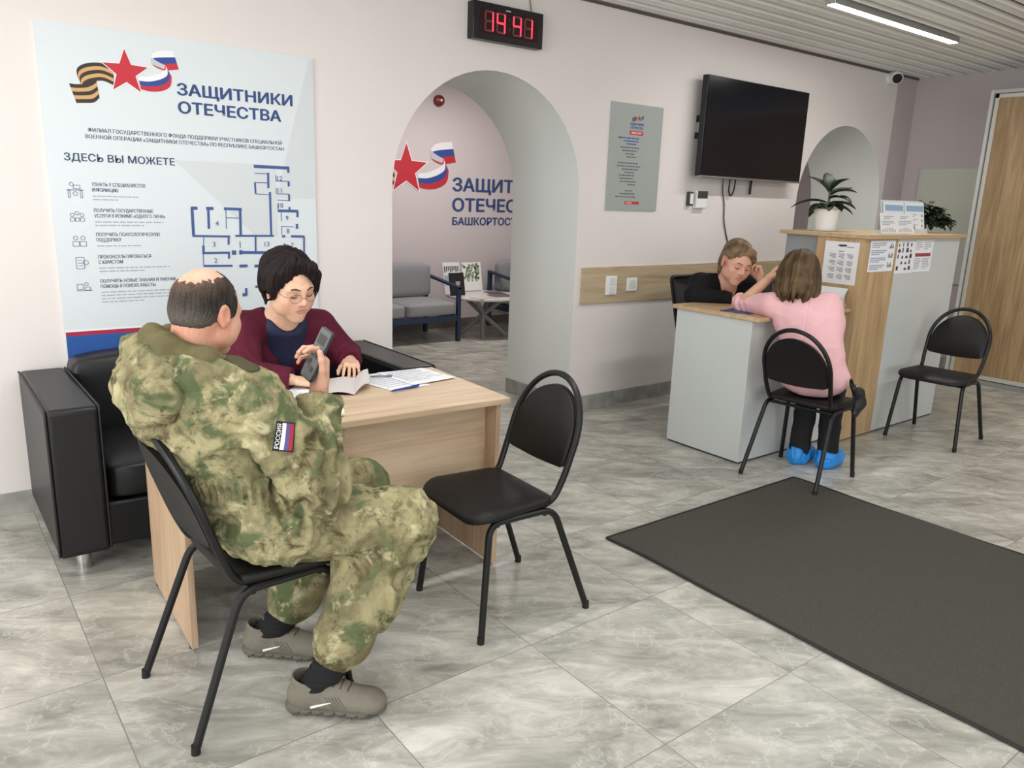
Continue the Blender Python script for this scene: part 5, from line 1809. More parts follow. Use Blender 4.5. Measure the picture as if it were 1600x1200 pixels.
# ------------------------------------------------------------------ head, hands, limbs
class Head:
    """local axes: a towards the person's left, b forward, c up; origin between the ears"""
    def __init__(s, pos, facing, pitch, roll=0.0, size=1.0):
        f = unit((facing[0], facing[1], 0))
        left = np.array([-f[1], f[0], 0.0])
        up = np.array([0, 0, 1.0])
        cp, sp = math.cos(pitch), math.sin(pitch)
        f2 = f * cp - up * sp
        u2 = up * cp + f * sp
        cr, sr = math.cos(roll), math.sin(roll)
        l2 = left * cr + u2 * sr
        u3 = u2 * cr - left * sr
        s.R = np.stack([l2, f2, u3])
        s.o, s.s = v3(pos), size
    def P(s, a, b, c):
        return s.o + s.s * (np.array([a, b, c]) @ s.R)
    def loc(s, V):
        return ((V - s.o) @ s.R.T) / s.s
    def rot(s, yaw=0.0, pitch=0.0, roll=0.0):
        """orientation of a feature turned within the head"""
        cy, sy = math.cos(yaw), math.sin(yaw)
        cp, sp = math.cos(pitch), math.sin(pitch)
        cr, sr = math.cos(roll), math.sin(roll)
        Rz = np.array([[cy, sy, 0], [-sy, cy, 0], [0, 0, 1]])
        Rx = np.array([[1, 0, 0], [0, cp, sp], [0, -sp, cp]])
        Ry = np.array([[cr, 0, sr], [0, 1, 0], [-sr, 0, cr]])
        return Rz @ Rx @ Ry @ s.R
    def e(s, B, a, b, c, r, k=0.02, op='+', R=None):
        B.ell(s.P(a, b, c), np.array(r) * s.s, s.R if R is None else R, k * s.s, op)
    def c(s, B, p, q, r0, r1, k=0.02, op='+'):
        B.cone(s.P(*p), s.P(*q), r0 * s.s, r1 * s.s, k * s.s, op)
    def build(s, B, female=True, full=1.0):
        s.e(B, 0, -0.014, 0.036, (0.074, 0.094, 0.087), 0.02)
        s.e(B, 0, 0.034, 0.004, (0.063, 0.058, 0.083), 0.03)
        jw = (0.050 if female else 0.056) * full
        s.e(B, 0, 0.040, -0.058, (jw, 0.050, 0.048), 0.03)
        s.e(B, 0, 0.070, -0.098, (0.024 if female else 0.029, 0.021, 0.019), 0.035)
        for q in (-1, 1):
            s.e(B, q * 0.040 * full, 0.060, -0.028, (0.026, 0.026, 0.028), 0.03)
            s.e(B, q * 0.052, 0.028, -0.062, (0.020, 0.034, 0.024), 0.03)
            s.c(B, (q * 0.016, 0.087, 0.022), (q * 0.044, 0.076, 0.022), 0.010, 0.008, 0.022)
            s.e(B, q * 0.032, 0.099, 0.004, (0.018, 0.014, 0.011), 0.016, '-')
            s.e(B, q * 0.032, 0.078, 0.003, (0.0165, 0.0145, 0.0135), 0.004)
            s.c(B, (q * 0.018, 0.0925, -0.0015), (q * 0.032, 0.0945, -0.0035), 0.0018, 0.0020, 0.002, '-')
            s.c(B, (q * 0.032, 0.0945, -0.0035), (q * 0.046, 0.088, -0.001), 0.0020, 0.0016, 0.002, '-')
            R = s.rot(yaw=-q * 0.35, pitch=0.2)
            s.e(B, q * 0.079, -0.010, -0.004, (0.0085, 0.020, 0.033), 0.008, '+', R)
            s.e(B, q * 0.088, -0.006, 0.002, (0.006, 0.011, 0.019), 0.006, '-', R)
            s.e(B, q * 0.078, -0.004, -0.030, (0.006, 0.009, 0.010), 0.006, '+', R)
        s.c(B, (0, 0.090, 0.018), (0, 0.108, -0.020), 0.0075, 0.0105, 0.016)
        s.e(B, 0, 0.110, -0.025, (0.0100, 0.0100, 0.0090), 0.010)
        for q in (-1, 1):
            s.e(B, q * 0.0115, 0.099, -0.028, (0.0070, 0.0095, 0.0072), 0.008)
            s.e(B, q * 0.0065, 0.106, -0.037, (0.0036, 0.005, 0.004), 0.003, '-')
        s.e(B, 0, 0.080, -0.056, (0.028, 0.0135, 0.021), 0.025)
        s.e(B, 0, 0.0915, -0.0535, (0.022, 0.0080, 0.0055), 0.007)
        s.e(B, 0, 0.0905, -0.0650, (0.019, 0.0080, 0.0062), 0.007)
        s.c(B, (-0.022, 0.094, -0.059), (0, 0.1005, -0.0590), 0.0018, 0.0022, 0.003, '-')
        s.c(B, (0.022, 0.094, -0.059), (0, 0.1005, -0.0590), 0.0018, 0.0022, 0.003, '-')
    def tint(s, V, col, base, lips):
        q = s.loc(V)
        a, b, c = q[:, 0], q[:, 1], q[:, 2]
        def blob(x, y, z, rx, ry, rz):
            return np.exp(-(((a - x) / rx) ** 2 + ((b - y) / ry) ** 2 + ((c - z) / rz) ** 2))[:, None]
        for g in (-1, 1):
            col = col + (np.array(lin((212, 140, 122))) - col) * 0.45 * blob(g * 0.042, 0.07, -0.028, 0.028, 0.04, 0.024)
            col = col + (np.array(lin((214, 138, 118))) - col) * 0.6 * blob(g * 0.082, -0.008, 0, 0.016, 0.03, 0.042)
            col = col + (np.array(lin((158, 110, 96))) - col) * 0.35 * blob(g * 0.032, 0.09, 0.004, 0.022, 0.03, 0.013)
        col = col + (np.array(lin((214, 148, 128))) - col) * 0.4 * blob(0, 0.112, -0.028, 0.018, 0.02, 0.016)
        w = 0.6 * np.clip(1.6 - ((a / 0.0205) ** 4 + ((c + 0.0592) / 0.0098) ** 4), 0, 1)[:, None] * (b > 0.082)[:, None]
        col = col + (np.array(lin(lips)) - col) * np.clip(w, 0, 0.85)
        return col

def hand(B, wrist, d, palm_n, curl, spread=0.12, size=1.0, thumb=(0.6, 0.7), side=1, fing=None):
    """wrist point, direction of the palm, direction the palm faces; five separate bent fingers.
    curl: bend per joint; side=+1 puts the thumb on +(d x n)"""
    d, n = unit(d), unit(palm_n)
    n = unit(n - d * (n @ d))
    w = np.cross(d, n) * side
    wr = v3(wrist)
    s = size
    L = lambda x, y, z: wr + s * (d * x + w * y + n * z)
    B.cone(L(-0.02, 0, 0), L(0.02, 0, 0), 0.026 * s, 0.027 * s, 0.015, '+', (n, 0.72))
    B.box(L(0.052, 0.0, 0), np.array((0.042, 0.041, 0.0135)) * s, np.stack([d, w, n]), 0.0128 * s, 0.014)
    B.cone(L(0.015, 0.022, 0.006), L(0.052, 0.036, 0.010), 0.017 * s, 0.013 * s, 0.012)
    lens = ((0.042, 0.026, 0.021), (0.046, 0.029, 0.022), (0.043, 0.027, 0.021), (0.034, 0.020, 0.019))
    tips = []
    for i in range(4):
        y = 0.0315 - i * 0.0205
        p = L(0.088 - (0.004, 0.0, 0.003, 0.010)[i], y, 0.001)
        a = (1.5 - i) * spread
        cv = curl[i] if isinstance(curl, (list, tuple)) else curl
        ang = 0.0
        dirf = unit(d * math.cos(a) + w * math.sin(a))
        r = (0.0088, 0.0092, 0.0088, 0.0076)[i] * s
        for j in range(3):
            ang += cv * (0.9, 1.1, 0.75)[j]
            q = p + s * lens[i][j] * (dirf * math.cos(ang) + n * math.sin(ang))
            B.cone(p, q, r, r * 0.90, 0.004 if j else 0.007)
            p, r = q, r * 0.90
        tips.append(p)
    # thumb from the side of the palm
    td = unit(d * math.cos(thumb[0]) + w * math.sin(thumb[0]) * 0.9 + n * 0.35)
    t2 = unit(d * math.cos(thumb[0] - thumb[1]) + w * math.sin(thumb[0] - thumb[1]) + n * 0.45)
    p0 = L(0.026, 0.030, 0.008)
    p1 = p0 + td * 0.040 * s
    p2 = p1 + unit(td * 0.6 + t2 * 0.6) * 0.031 * s
    p3 = p2 + t2 * 0.024 * s
    B.chain([p0, p1, p2, p3], [0.0135 * s, 0.0105 * s, 0.0098 * s, 0.0080 * s], 0.006)
    return tips

def tube_along(name, pts, r, m, parent, n=6):
    return MB().tube([tuple(p) for p in pts], r, n).build(name, m, parent, smooth=True)

def face_details(H, B, parent, brow, lash, earring=None, bw=1.0):
    """eyebrows and dark lash lines laid on the skin"""
    for nm, z, mt, xs, lift, r in (('eyebrow', 0.0265, brow, (0.014, 0.024, 0.034, 0.046), (-0.001, 0.002, 0.0035, 0.000), (0.0022, 0.0029, 0.0025, 0.0010)),
                                   ('eyelash', -0.0035, lash, (0.019, 0.027, 0.036, 0.046), (0.002, -0.001, -0.001, 0.002), (0.0010, 0.0021, 0.0022, 0.0012))):
        for g in (-1, 1):
            pts = []
            for x, dz in zip(xs, lift):
                p = B.surf(H.P(g * x, 0.03, z + dz), H.R[1], 0.12)
                pts.append(p + H.R[1] * 0.0004)
            sp = smooth_path([tuple(p) for p in pts], 4)
            rr = [r[min(3, int(i / 4))] * bw for i in range(len(sp))]
            MB().tube(sp, rr, 6).build(nm, mt, parent, smooth=True)

def hair_strands(H, V, Q, amp, freq, base, light, seed, flow=0.35, grey=0.0):
    """fine ridges running down the hair and the strand colours that go with them"""
    q = H.loc(V)
    az = np.arctan2(q[:, 0], -q[:, 1] + 0.02)
    r = np.sqrt(q[:, 0] ** 2 + q[:, 1] ** 2) + 0.03
    P = np.stack([az * freq, q[:, 2] * 14 * flow + r * 8, r * 6], 1)
    wob = vnoise(q * 22, seed + 9) - 0.5
    P[:, 0] += wob * freq * 0.16
    n1 = vnoise(P, seed)
    n2 = vnoise(P * np.array([2.7, 1.9, 1]), seed + 3)
    n3 = vnoise(q * 38, seed + 5)
    nv = normals(V, Q)
    k = (n1 - 0.5) + 0.6 * (n2 - 0.5)
    V = V + nv * (amp * k)[:, None]
    t = np.clip(0.42 + 1.3 * ((n1 - 0.5) * 0.4 + (n2 - 0.5) * 0.6 + (n3 - 0.5) * 0.6), 0, 1)[:, None]
    col = np.array(lin(base)) * (1 - t) + np.array(lin(light)) * t
    return V, col

SKIN = (218, 176, 152)
M_SKIN = skin_mat('warm_skin')
M_HAIR = hair_mat('hair_strands')
M_CAMO = camo_mat()
def skin_col(V, base=SKIN):
    return np.tile(np.array(lin(base)), (len(V), 1))
# ------------------------------------------------------------------ shoes
def make_shoe(parent, heel, toe, H=0.0, colour='grey', name='shoe', height=0.105, sole_h=0.028, length=None, lift=0.0):
    f = unit(v3(toe[0] - heel[0], toe[1] - heel[1], -lift))
    l = unit(np.cross([0, 0, 1.0], f))
    u = np.cross(f, l)
    Ln = length or math.hypot(toe[0] - heel[0], toe[1] - heel[1])
    o = v3(heel[0], heel[1], 0.001 + lift * Ln)
    P = lambda x, y, z: o + f * x * Ln + l * y + u * z
    R = np.stack([f, l, u])
    up = Body()
    up.ell(P(0.16, 0, 0.052), (0.052, 0.038, 0.050), R, 0.02)
    up.ell(P(0.45, 0, 0.052), (0.105, 0.042, 0.046), R, 0.03)
    up.ell(P(0.75, 0.002, 0.042), (0.072, 0.048, 0.034), R, 0.03)
    up.ell(P(0.88, 0.002, 0.036), (0.034, 0.040, 0.027), R, 0.03)
    up.cone(P(0.22, 0, 0.075), P(0.18, 0, height), 0.046, 0.043, 0.02)
    up.cone(P(0.30, 0, 0.09), P(0.55, 0, 0.070), 0.034, 0.030, 0.02)
    up.cone(P(0.20, 0, 0.10), P(0.18, 0, 0.2), 0.037, 0.044, 0.006, '-')
    up.box(P(0.5, 0, -0.006), (0.3, 0.2, 0.012), R, 0.001, 0.002, '-')
    so = Body()
    so.chain([P(0.13, 0, 0.014), P(0.45, 0.002, 0.014), P(0.75, 0.004, 0.014), P(0.90, 0.003, 0.018)], [0.042, 0.040, 0.050, 0.036], 0.02, '+', (u, 0.36))
    so.cone(P(0.10, 0, 0.022), P(0.12, 0, 0.022), 0.040, 0.040, 0.01, '+', (u, 0.5))
    return up, so, P, R

# ------------------------------------------------------------------ man in camouflage
def make_soldier():
    t = thing('person', 'balding man in green camouflage sitting on a chair and holding up a phone', 'person', (0.76, 2.25, 0))
    H = Head((0.646, 2.225, 1.214), (0.88, 0.47), 0.26, 0.02, 0.96)
    neck, chest, mid, pel = v3(0.600, 2.245, 1.085), v3(0.620, 2.25, 0.93), v3(0.690, 2.25, 0.76), v3(0.785, 2.25, 0.615)
    RS, RE, RW = v3(0.705, 2.060, 0.980), v3(0.850, 1.985, 0.745), v3(0.908, 2.085, 0.945)
    LS, LE, LW = v3(0.625, 2.455, 1.005), v3(0.72, 2.385, 0.755), v3(0.93, 2.30, 0.690)
    RH, RK, RA = v3(0.80, 2.105, 0.580), v3(1.105, 1.975, 0.545), v3(0.875, 1.975, 0.15)
    LH, LK, LA = v3(0.80, 2.350, 0.585), v3(1.125, 2.315, 0.545), v3(0.865, 2.345, 0.13)
    B = Body()
    B.chain([pel, mid, chest], [0.12, 0.115, 0.12], 0.04, '+', ((0, 1, 0), 1.3))
    B.cone(RS, LS, 0.055, 0.055, 0.04)
    B.cone(neck - (0, 0, 0.03), H.P(0, -0.03, -0.03), 0.066, 0.062, 0.03)
    B.chain([RS, RE, RW], [0.05, 0.042, 0.029], 0.02)
    B.chain([LS, LE, LW], [0.05, 0.042, 0.029], 0.02)
    for h, k, a in ((RH, RK, RA), (LH, LK, LA)):
        B.chain([h, k, a], [0.075, 0.056, 0.038], 0.02)
    H.build(B, female=False, full=1.06)
    B.c = None
    hand(B, (0.914, 2.092, 0.985), (0.18, 0.26, 0.94), (-0.93, -0.05, 0.33), [0.80, 0.85, 0.90, 0.95], 0.06, 1.0, (0.75, 0.55), 1)
    B.cone(RW, (0.914, 2.092, 0.985), 0.029, 0.027, 0.015)
    hand(B, LW + (0.01, -0.005, 0), (0.9, -0.35, -0.25), (0.1, 0.3, -0.95), 0.35, 0.08, 1.02, (0.6, 0.5), -1)
    V, Q = B.mesh(0.0036)
    col = H.tint(V, skin_col(V, (218, 170, 146)), None, (196, 124, 112))
    # sunburnt nape and scalp
    q = H.loc(V)
    w = np.exp(-((q[:, 2] + 0.05) / 0.05) ** 2)[:, None] * (q[:, 1] < 0.03)[:, None] * (np.linalg.norm(q, axis=1) < 0.2)[:, None]
    col = col + (np.array(lin((208, 138, 112))) - col) * 0.5 * w
    skin_object('body', V, Q, M_SKIN, t, col)
    # thinning short hair with a bald crown
    S = Body()
    H.e(S, 0, -0.016, 0.032, (0.0795, 0.100, 0.092), 0.02)
    H.e(S, 0, -0.055, -0.015, (0.067, 0.050, 0.055), 0.03)
    for g in (-1, 1):
        H.e(S, g * 0.064, 0.024, 0.022, (0.012, 0.018, 0.028), 0.02)
        H.e(S, g * 0.084, 0.000, -0.006, (0.020, 0.027, 0.037), 0.004, '-')
    H.e(S, 0, 0.125, -0.01, (0.12, 0.075, 0.095), 0.01, '-')
    H.e(S, 0, 0.09, 0.10, (0.05, 0.05, 0.05), 0.02, '-')
    H.e(S, 0, -0.02, -0.11, (0.15, 0.15, 0.06), 0.01, '-')
    V, Q = S.mesh(0.003)
    V, col = hair_strands(H, V, Q, 0.0035, 30, (17, 16, 16), (62, 57, 53), 3, 0.6)
    q = H.loc(V)
    az_ = np.arctan2(q[:, 0], q[:, 1] + 0.076)
    rag = vnoise(np.stack([az_ * 9, q[:, 2] * 30, q[:, 0] * 30], 1), 71) * 0.6 + vnoise(q * 120, 72) * 0.5
    bald = np.exp(-((q[:, 0] / 0.054) ** 2 + ((q[:, 1] + 0.072) / 0.060) ** 2 + ((q[:, 2] - 0.112) / 0.052) ** 2))
    nape = np.clip((-0.052 - q[:, 2]) / 0.02, 0, 1)
    thin = np.clip(bald * 2.2 - 0.45 + (rag - 0.5) * 0.9, 0, 1) + np.clip(nape * 0.9 + (rag - 0.5) * 0.8 - 0.2, 0, 1) * 0.7
    V = V - normals(V, Q) * (0.013 * np.clip(thin, 0, 1))[:, None]
    rim = np.exp(-(((q[:, 0]) / 0.062) ** 2 + ((q[:, 1] + 0.076) / 0.070) ** 2 + ((q[:, 2] - 0.10) / 0.06) ** 2))[:, None]
    col = col + (np.array(lin((132, 104, 84))) - col) * np.clip(rim * 0.9, 0, 0.6)
    side = np.exp(-(((q[:, 2] + 0.035) / 0.035) ** 2))[:, None]
    col = col + (np.array(lin((118, 110, 101))) - col) * side * 0.5
    skin_object('hair', V, Q, M_HAIR, t, col)
    face_details(H, B, t, mat('brown_brow', (78, 62, 52), 0.8), mat('dark_lash', (40, 30, 28), 0.8))
    # jacket
    J = Body()
    lean = H.rot()
    J.ell(chest + (0.0, 0, 0.0), (0.140, 0.210, 0.165), None, 0.05)
    J.ell(mid + (0.0, 0, 0.01), (0.140, 0.205, 0.170), None, 0.08)
    J.ell(pel + (0.005, -0.045, -0.005), (0.172, 0.258, 0.140), None, 0.08)
    J.cone(RS - (0.03, -0.04, 0.01), LS - (0.0, 0.04, 0.01), 0.075, 0.075, 0.06)
    J.chain([RS, RE, RW], [0.083, 0.072, 0.054], 0.014)
    J.chain([LS, LE, LW], [0.085, 0.072, 0.054], 0.035)
    J.cone(RE + (0.01, 0.0, -0.01), RE.copy(), 0.078, 0.078, 0.03)
    for w0, w1 in ((RW, unit(RW - RE)), (LW, unit(LW - LE))):
        J.cone(w0 + w1 * 0.035, w0 + w1 * 0.16, 0.040, 0.048, 0.008, '-')
        J.cone(w0 + w1 * 0.068, w0 + w1 * 0.16, 0.075, 0.075, 0.004, '-')
    # folded-down hood on the back and shoulders
    J.ell((0.500, 2.270, 1.010), (0.078, 0.175, 0.100), None, 0.010)
    J.ell((0.490, 2.270, 0.950), (0.046, 0.110, 0.080), None, 0.022)
    J.ell((0.530, 2.385, 1.085), (0.075, 0.075, 0.050), None, 0.03)
    J.chain([(0.67, 2.105, 1.045), (0.575, 2.125, 1.065), (0.505, 2.205, 1.085), (0.495, 2.310, 1.090), (0.555, 2.405, 1.085), (0.65, 2.40, 1.045)], [0.034, 0.036, 0.040, 0.042, 0.042, 0.036], 0.022)
    J.cone(neck + (0.03, 0, 0.01), H.P(0, -0.01, -0.02), 0.078, 0.085, 0.012, '-')
    patch0 = J.surf(RS * 0.60 + RE * 0.40, (-0.14, -0.95, 0.26), 0.2)
    V, Q = J.mesh(0.0055)
    nv = normals(V, Q)
    f = folds(V, (7, 7, 11), 21) * 0.012 + folds(V, (15, 15, 20), 31, 1.0) * 0.008
    dE = np.exp(-(np.linalg.norm(V - RE, axis=1) / 0.13) ** 2)
    f = f + dE * 0.012 * np.sin((V @ unit(RW - RS)) * 150 + 6 * vnoise(V * 14, 8))
    waist = np.exp(-((V[:, 2] - 0.72 + 0.2 * (V[:, 0] - 0.75)) / 0.035) ** 2)
    f = f - waist * 0.010 + waist * 0.006 * np.sin(np.arctan2(V[:, 1] - 2.25, V[:, 0] - 0.7) * 60)
    cuff = np.exp(-(np.linalg.norm(V - (RW + unit(RW - RE) * 0.03), axis=1) / 0.05) ** 2)
    calm = np.exp(-(np.linalg.norm(V - patch0, axis=1) / 0.062) ** 4)
    # lower edge of the hood: a sewn groove that runs in a V across the back
    hub = v3(0.62, 2.25, 0.98)
    edge_ = [J.surf(hub, v3(*q_) - hub, 0.4) for q_ in ((0.74, 2.05, 1.09), (0.64, 2.00, 1.02), (0.50, 2.06, 0.95), (0.42, 2.17, 0.90), (0.40, 2.28, 0.89), (0.44, 2.42, 0.93))]
    edge_ = np.array([tuple(q_) for q_ in smooth_path([tuple(q_) for q_ in edge_], 14)])
    dm = np.min(np.linalg.norm(V[:, None, :] - edge_[None, :, :], axis=2), axis=1)
    f = f - 0.012 * np.exp(-(dm / 0.0075) ** 2) + 0.006 * np.exp(-((dm - 0.02) / 0.012) ** 2)
    V = V + nv * (f * (1 - 0.7 * cuff) * (1 - calm) + 0.004 * calm)[:, None]
    # the hood's lower seam, a groove across the shoulders
    on_seat = (V[:, 2] < 0.497) & (V[:, 1] > 2.03)
    V[on_seat, 2] = 0.497 + (V[on_seat, 2] - 0.497) * 0.03
    low = V[:, 2] < 0.462
    V[low, 2] = 0.462 + (V[low, 2] - 0.462) * 0.1
    jk = skin_object('jacket', V, Q, M_CAMO, t)
    C = Body()
    ring = [(0.705, 2.140, 1.045), (0.610, 2.125, 1.085), (0.525, 2.185, 1.115), (0.515, 2.285, 1.125), (0.580, 2.365, 1.110), (0.67, 2.36, 1.065)]
    C.chain(ring, [0.022, 0.030, 0.034, 0.034, 0.030, 0.022], 0.02, '+', ((0, 0, 1), 1.5))
    C.cone(neck + (0.03, 0, 0.0), H.P(0, -0.01, -0.015), 0.070, 0.080, 0.008, '-')
    V, Q = C.mesh(0.0045)
    V = V + normals(V, Q) * (folds(V, (18, 18, 18), 44) * 0.003)[:, None]
    skin_object('collar', V, Q, mat('olive_collar_lining', (100, 92, 60), 0.9, noise=0.12, nscale=40), t)
    # shoulder strap
    E = Body()
    pts = []
    for s_ in (0.15, 0.35, 0.6, 0.85):
        a = neck + (RS - neck) * s_
        pts.append(J.surf(a + v3(0.01, -0.02, 0), (0.1, -0.25, 1.0), 0.2) + v3(0, 0, 0.020))
    E.chain(pts, [0.024] * 4, 0.01, '+', (unit((0.1, -0.3, 1.0)), 0.30))
    V, Q = E.mesh(0.004)
    skin_object('epaulette', V, Q, mat('dark_olive_strap', (70, 66, 44), 0.9), t)
    # flag patch on the sleeve
    d = unit((-0.14, -0.95, 0.26))
    cen = RS * 0.60 + RE * 0.40
    c0 = J.surf(cen, d, 0.2)
    up_img = unit(v3(0.17, -0.12, 0.98))
    tx = unit(up_img - d * (up_img @ d))
    ty = unit(np.cross(d, tx))
    def pf(u, v, dd=0.0, pad=0.006):
        p = c0 + tx * u + ty * v
        s_ = J.surf(p - d * 0.06, d, 0.25)
        return tuple(s_ + d * (pad + dd))
    def grid(mb, u0, v0, u1, v1, dd, mi, n=6):
        vv = [pf(u0 + (u1 - u0) * i / n, v0 + (v1 - v0) * j / n, dd) for j in range(n + 1) for i in range(n + 1)]
        mb.add(vv, [(j * (n + 1) + i, j * (n + 1) + i + 1, (j + 1) * (n + 1) + i + 1, (j + 1) * (n + 1) + i) for j in range(n) for i in range(n)], mi)
    w2, h2 = 0.040, 0.027
    m = MB()
    grid(m, -w2, -h2, w2, h2, 0.0035, 0)
    e = 0.004
    grid(m, -w2 + e, -0.001, w2 - e, 0.010, 0.0043, 1)
    grid(m, -w2 + e, -0.012, w2 - e, -0.001, 0.0043, 2)
    grid(m, -w2 + e, -h2 + e, w2 - e, -0.012, 0.0043, 3)
    vv, ff = text2d('РОССИЯ', 0.0115, 0.066, 0.02, 'CENTER')
    m.add([pf(q_[0], q_[1] + 0.0125, 0.0048 + (q_[2] if len(q_) > 2 else 0)) for q_ in vv], ff, 1)
    m.build('flag_patch', [mat('patch_black', (28, 28, 30), 0.8), mat('patch_white', (226, 224, 226), 0.8), mat('patch_blue', (92, 84, 140), 0.8), mat('patch_red', (168, 44, 62), 0.8)], jk)
    # trousers
    T = Body()
    T.ell(pel + (0.0, 0, -0.005), (0.165, 0.205, 0.118), None, 0.05)
    for h, k, a in ((RH, RK, RA), (LH, LK, LA)):
        kk = k + v3(0.012, 0, 0.012)
        T.chain([h, kk], [0.112, 0.092], 0.05)
        low = k + (a - k) * 0.80
        T.chain([kk, k + (a - k) * 0.45 + v3(-0.01, 0, 0), low], [0.092, 0.094, 0.090], 0.04)
        T.cone(low, k + (a - k) * 0.93, 0.080, 0.052, 0.03)
        ax = unit(a - k)
        T.cone(k + (a - k) * 0.95, a + ax * 0.08, 0.047, 0.05, 0.01, '-')
    T.ell(RH + (0.13, -0.055, 0.01), (0.12, 0.045, 0.075), None, 0.03)
    T.box((0.9, 2.2, 0.38), (0.30, 0.6, 0.115), None, 0.002, 0.001, '-') if False else None
    V, Q = T.mesh(0.0055)
    nv = normals(V, Q)
    f = folds(V, (8, 8, 9), 61) * 0.013 + folds(V, (16, 16, 18), 65, 1.0) * 0.008
    kn = np.exp(-(np.linalg.norm(V - (RK + v3(-0.05, 0, -0.06)), axis=1) / 0.10) ** 2)
    f = f + kn * 0.009 * np.sin((V @ v3(0.7, 0.2, -0.7)) * 130 + 5 * vnoise(V * 15, 2))
    for k, a in ((RK, RA), (LK, LA)):
        g = np.exp(-(np.linalg.norm(V - (k + (a - k) * 0.93), axis=1) / 0.055) ** 2)
        f = f + g * 0.004 * np.sin(np.arctan2(V[:, 1] - a[1], V[:, 0] - a[0]) * 22)
    flat = np.clip((V[:, 2] - 0.50) / 0.05, 0, 1)
    sit = (V[:, 0] < 1.02)
    V2 = V + nv * (f * np.where(sit & (V[:, 2] < 0.56), flat, 1.0))[:, None]
    over = sit & (V2[:, 2] < 0.497) & (V2[:, 0] > 0.60) & (V2[:, 2] > 0.40) & (V2[:, 1] > 2.03)
    edge2 = (V2[:, 2] < 0.464) & (V2[:, 2] > 0.37) & (V2[:, 1] <= 2.03) & (V2[:, 0] < 0.88)
    V2[edge2, 2] = 0.464 + (V2[edge2, 2] - 0.464) * 0.1
    V2[over, 2] = 0.497 + (V2[over, 2] - 0.497) * 0.04
    skin_object('trousers', V2, Q, M_CAMO, t)
    # socks and shoes
    ms, mso = mat('grey_trainer', (118, 113, 100), 0.75, noise=0.08, nscale=50), mat('trainer_sole', (96, 92, 82), 0.7)
    for k, a, heel, toe, rf in ((RK, RA, (0.775, 2.055), (1.005, 1.868), True), (LK, LA, (0.772, 2.425), (0.985, 2.245), False)):
        up, so, P, R = make_shoe(t, heel, toe)
        sk = Body().chain([k + (a - k) * 0.72, a, P(0.22, 0, 0.07)], [0.050, 0.047, 0.042], 0.02)
        V, Q = sk.mesh(0.004)
        V = V + normals(V, Q) * (0.002 * np.sin(V[:, 2] * 300))[:, None]
        skin_object('sock', V, Q, mat('black_sock', (18, 18, 20), 0.9), t)
        V, Q = up.mesh(0.0035)
        sh = skin_object('shoe', V, Q, ms, t)
        V, Q = so.mesh(0.0035)
        skin_object('sole', V, Q, mso, sh)
        tg = Body().chain([P(0.46, 0, 0.082), P(0.36, 0, 0.100), P(0.30, 0, 0.130)], [0.022, 0.026, 0.026], 0.01, '+', (unit(R[2] * 0.8 + R[0] * 0.6), 0.30))
        V, Q = tg.mesh(0.003)
        skin_object('tongue', V, Q, mat('shoe_tongue', (104, 100, 90), 0.8), sh)
        MB().tube(smooth_path([tuple(P(0.055, 0.0, 0.060)), tuple(P(0.045, 0.0, 0.085)), tuple(P(0.060, 0.0, 0.112))]), [0.010] * 13, 8, flat=(tuple(R[0]), 0.5)).build('heel_tab', mat('shoe_tongue', (104, 100, 90), 0.8), sh, smooth=True)
        tr = MB()
        for g in (-1, 1):
            for x in (0.12, 0.24, 0.36, 0.48, 0.60, 0.72, 0.84):
                q_ = so.surf(P(x, 0, 0.012), R[1] * g, 0.1)
                tr.tube([tuple(q_ + R[0] * 0.010 + R[2] * 0.006), tuple(q_ - R[0] * 0.010 - R[2] * 0.004)], 0.0032, 6)
        tr.build('sole_tread', mat('dark_sole_tread', (70, 66, 60), 0.8), sh, smooth=True)
        for j in range(5):
            x = 0.36 + 0.075 * j
            pts = []
            for y in (-0.026, -0.012, 0.0, 0.012, 0.026):
                p = up.surf(P(x - abs(y) * 0.9, y, 0.03), R[2], 0.12)
                pts.append(tuple(p + R[2] * 0.001))
            MB().tube(pts, 0.0021, 6).build('lace', mat('brown_lace', (84, 62, 54), 0.8), sh, smooth=True)
        p0 = up.surf(P(0.33, 0, 0.095), R[2], 0.1)
        MB().tube(smooth_path([tuple(p0), tuple(p0 + R[2] * 0.018 - R[1] * 0.02), tuple(p0 + R[2] * 0.006 - R[1] * 0.034 + R[0] * 0.03)]), 0.0018, 6).tube(smooth_path([tuple(p0), tuple(p0 + R[2] * 0.02 + R[0] * 0.03), tuple(p0 + R[2] * 0.004 + R[0] * 0.06 - R[1] * 0.015)]), 0.0018, 6).build('lace_bow', mat('brown_lace', (84, 62, 54), 0.8), sh, smooth=True)
        for g in (-1, 1):
            pts = []
            for x, z in ((0.27, 0.036), (0.36, 0.044), (0.48, 0.056)):
                p = up.surf(P(x, 0, z), R[1] * g, 0.12)
                pts.append(tuple(p + R[1] * g * 0.0008))
            MB().tube(pts, [0.0045, 0.0035, 0.0012], 8).build('side_stripe', mat('reflective_stripe', (226, 228, 226), 0.3), sh, smooth=True)
            for q_ in range(5):
                pts = []
                for s_ in range(4):
                    p = up.surf(P(0.50 + 0.035 * q_ - 0.03 * s_, 0, 0.036 + 0.012 * s_), R[1] * g, 0.12)
                    pts.append(tuple(p + R[1] * g * 0.0004))
                MB().tube(pts, 0.0013, 5).build('side_rib', mat('dark_trainer_rib', (92, 88, 78), 0.8), sh, smooth=True)
make_soldier()

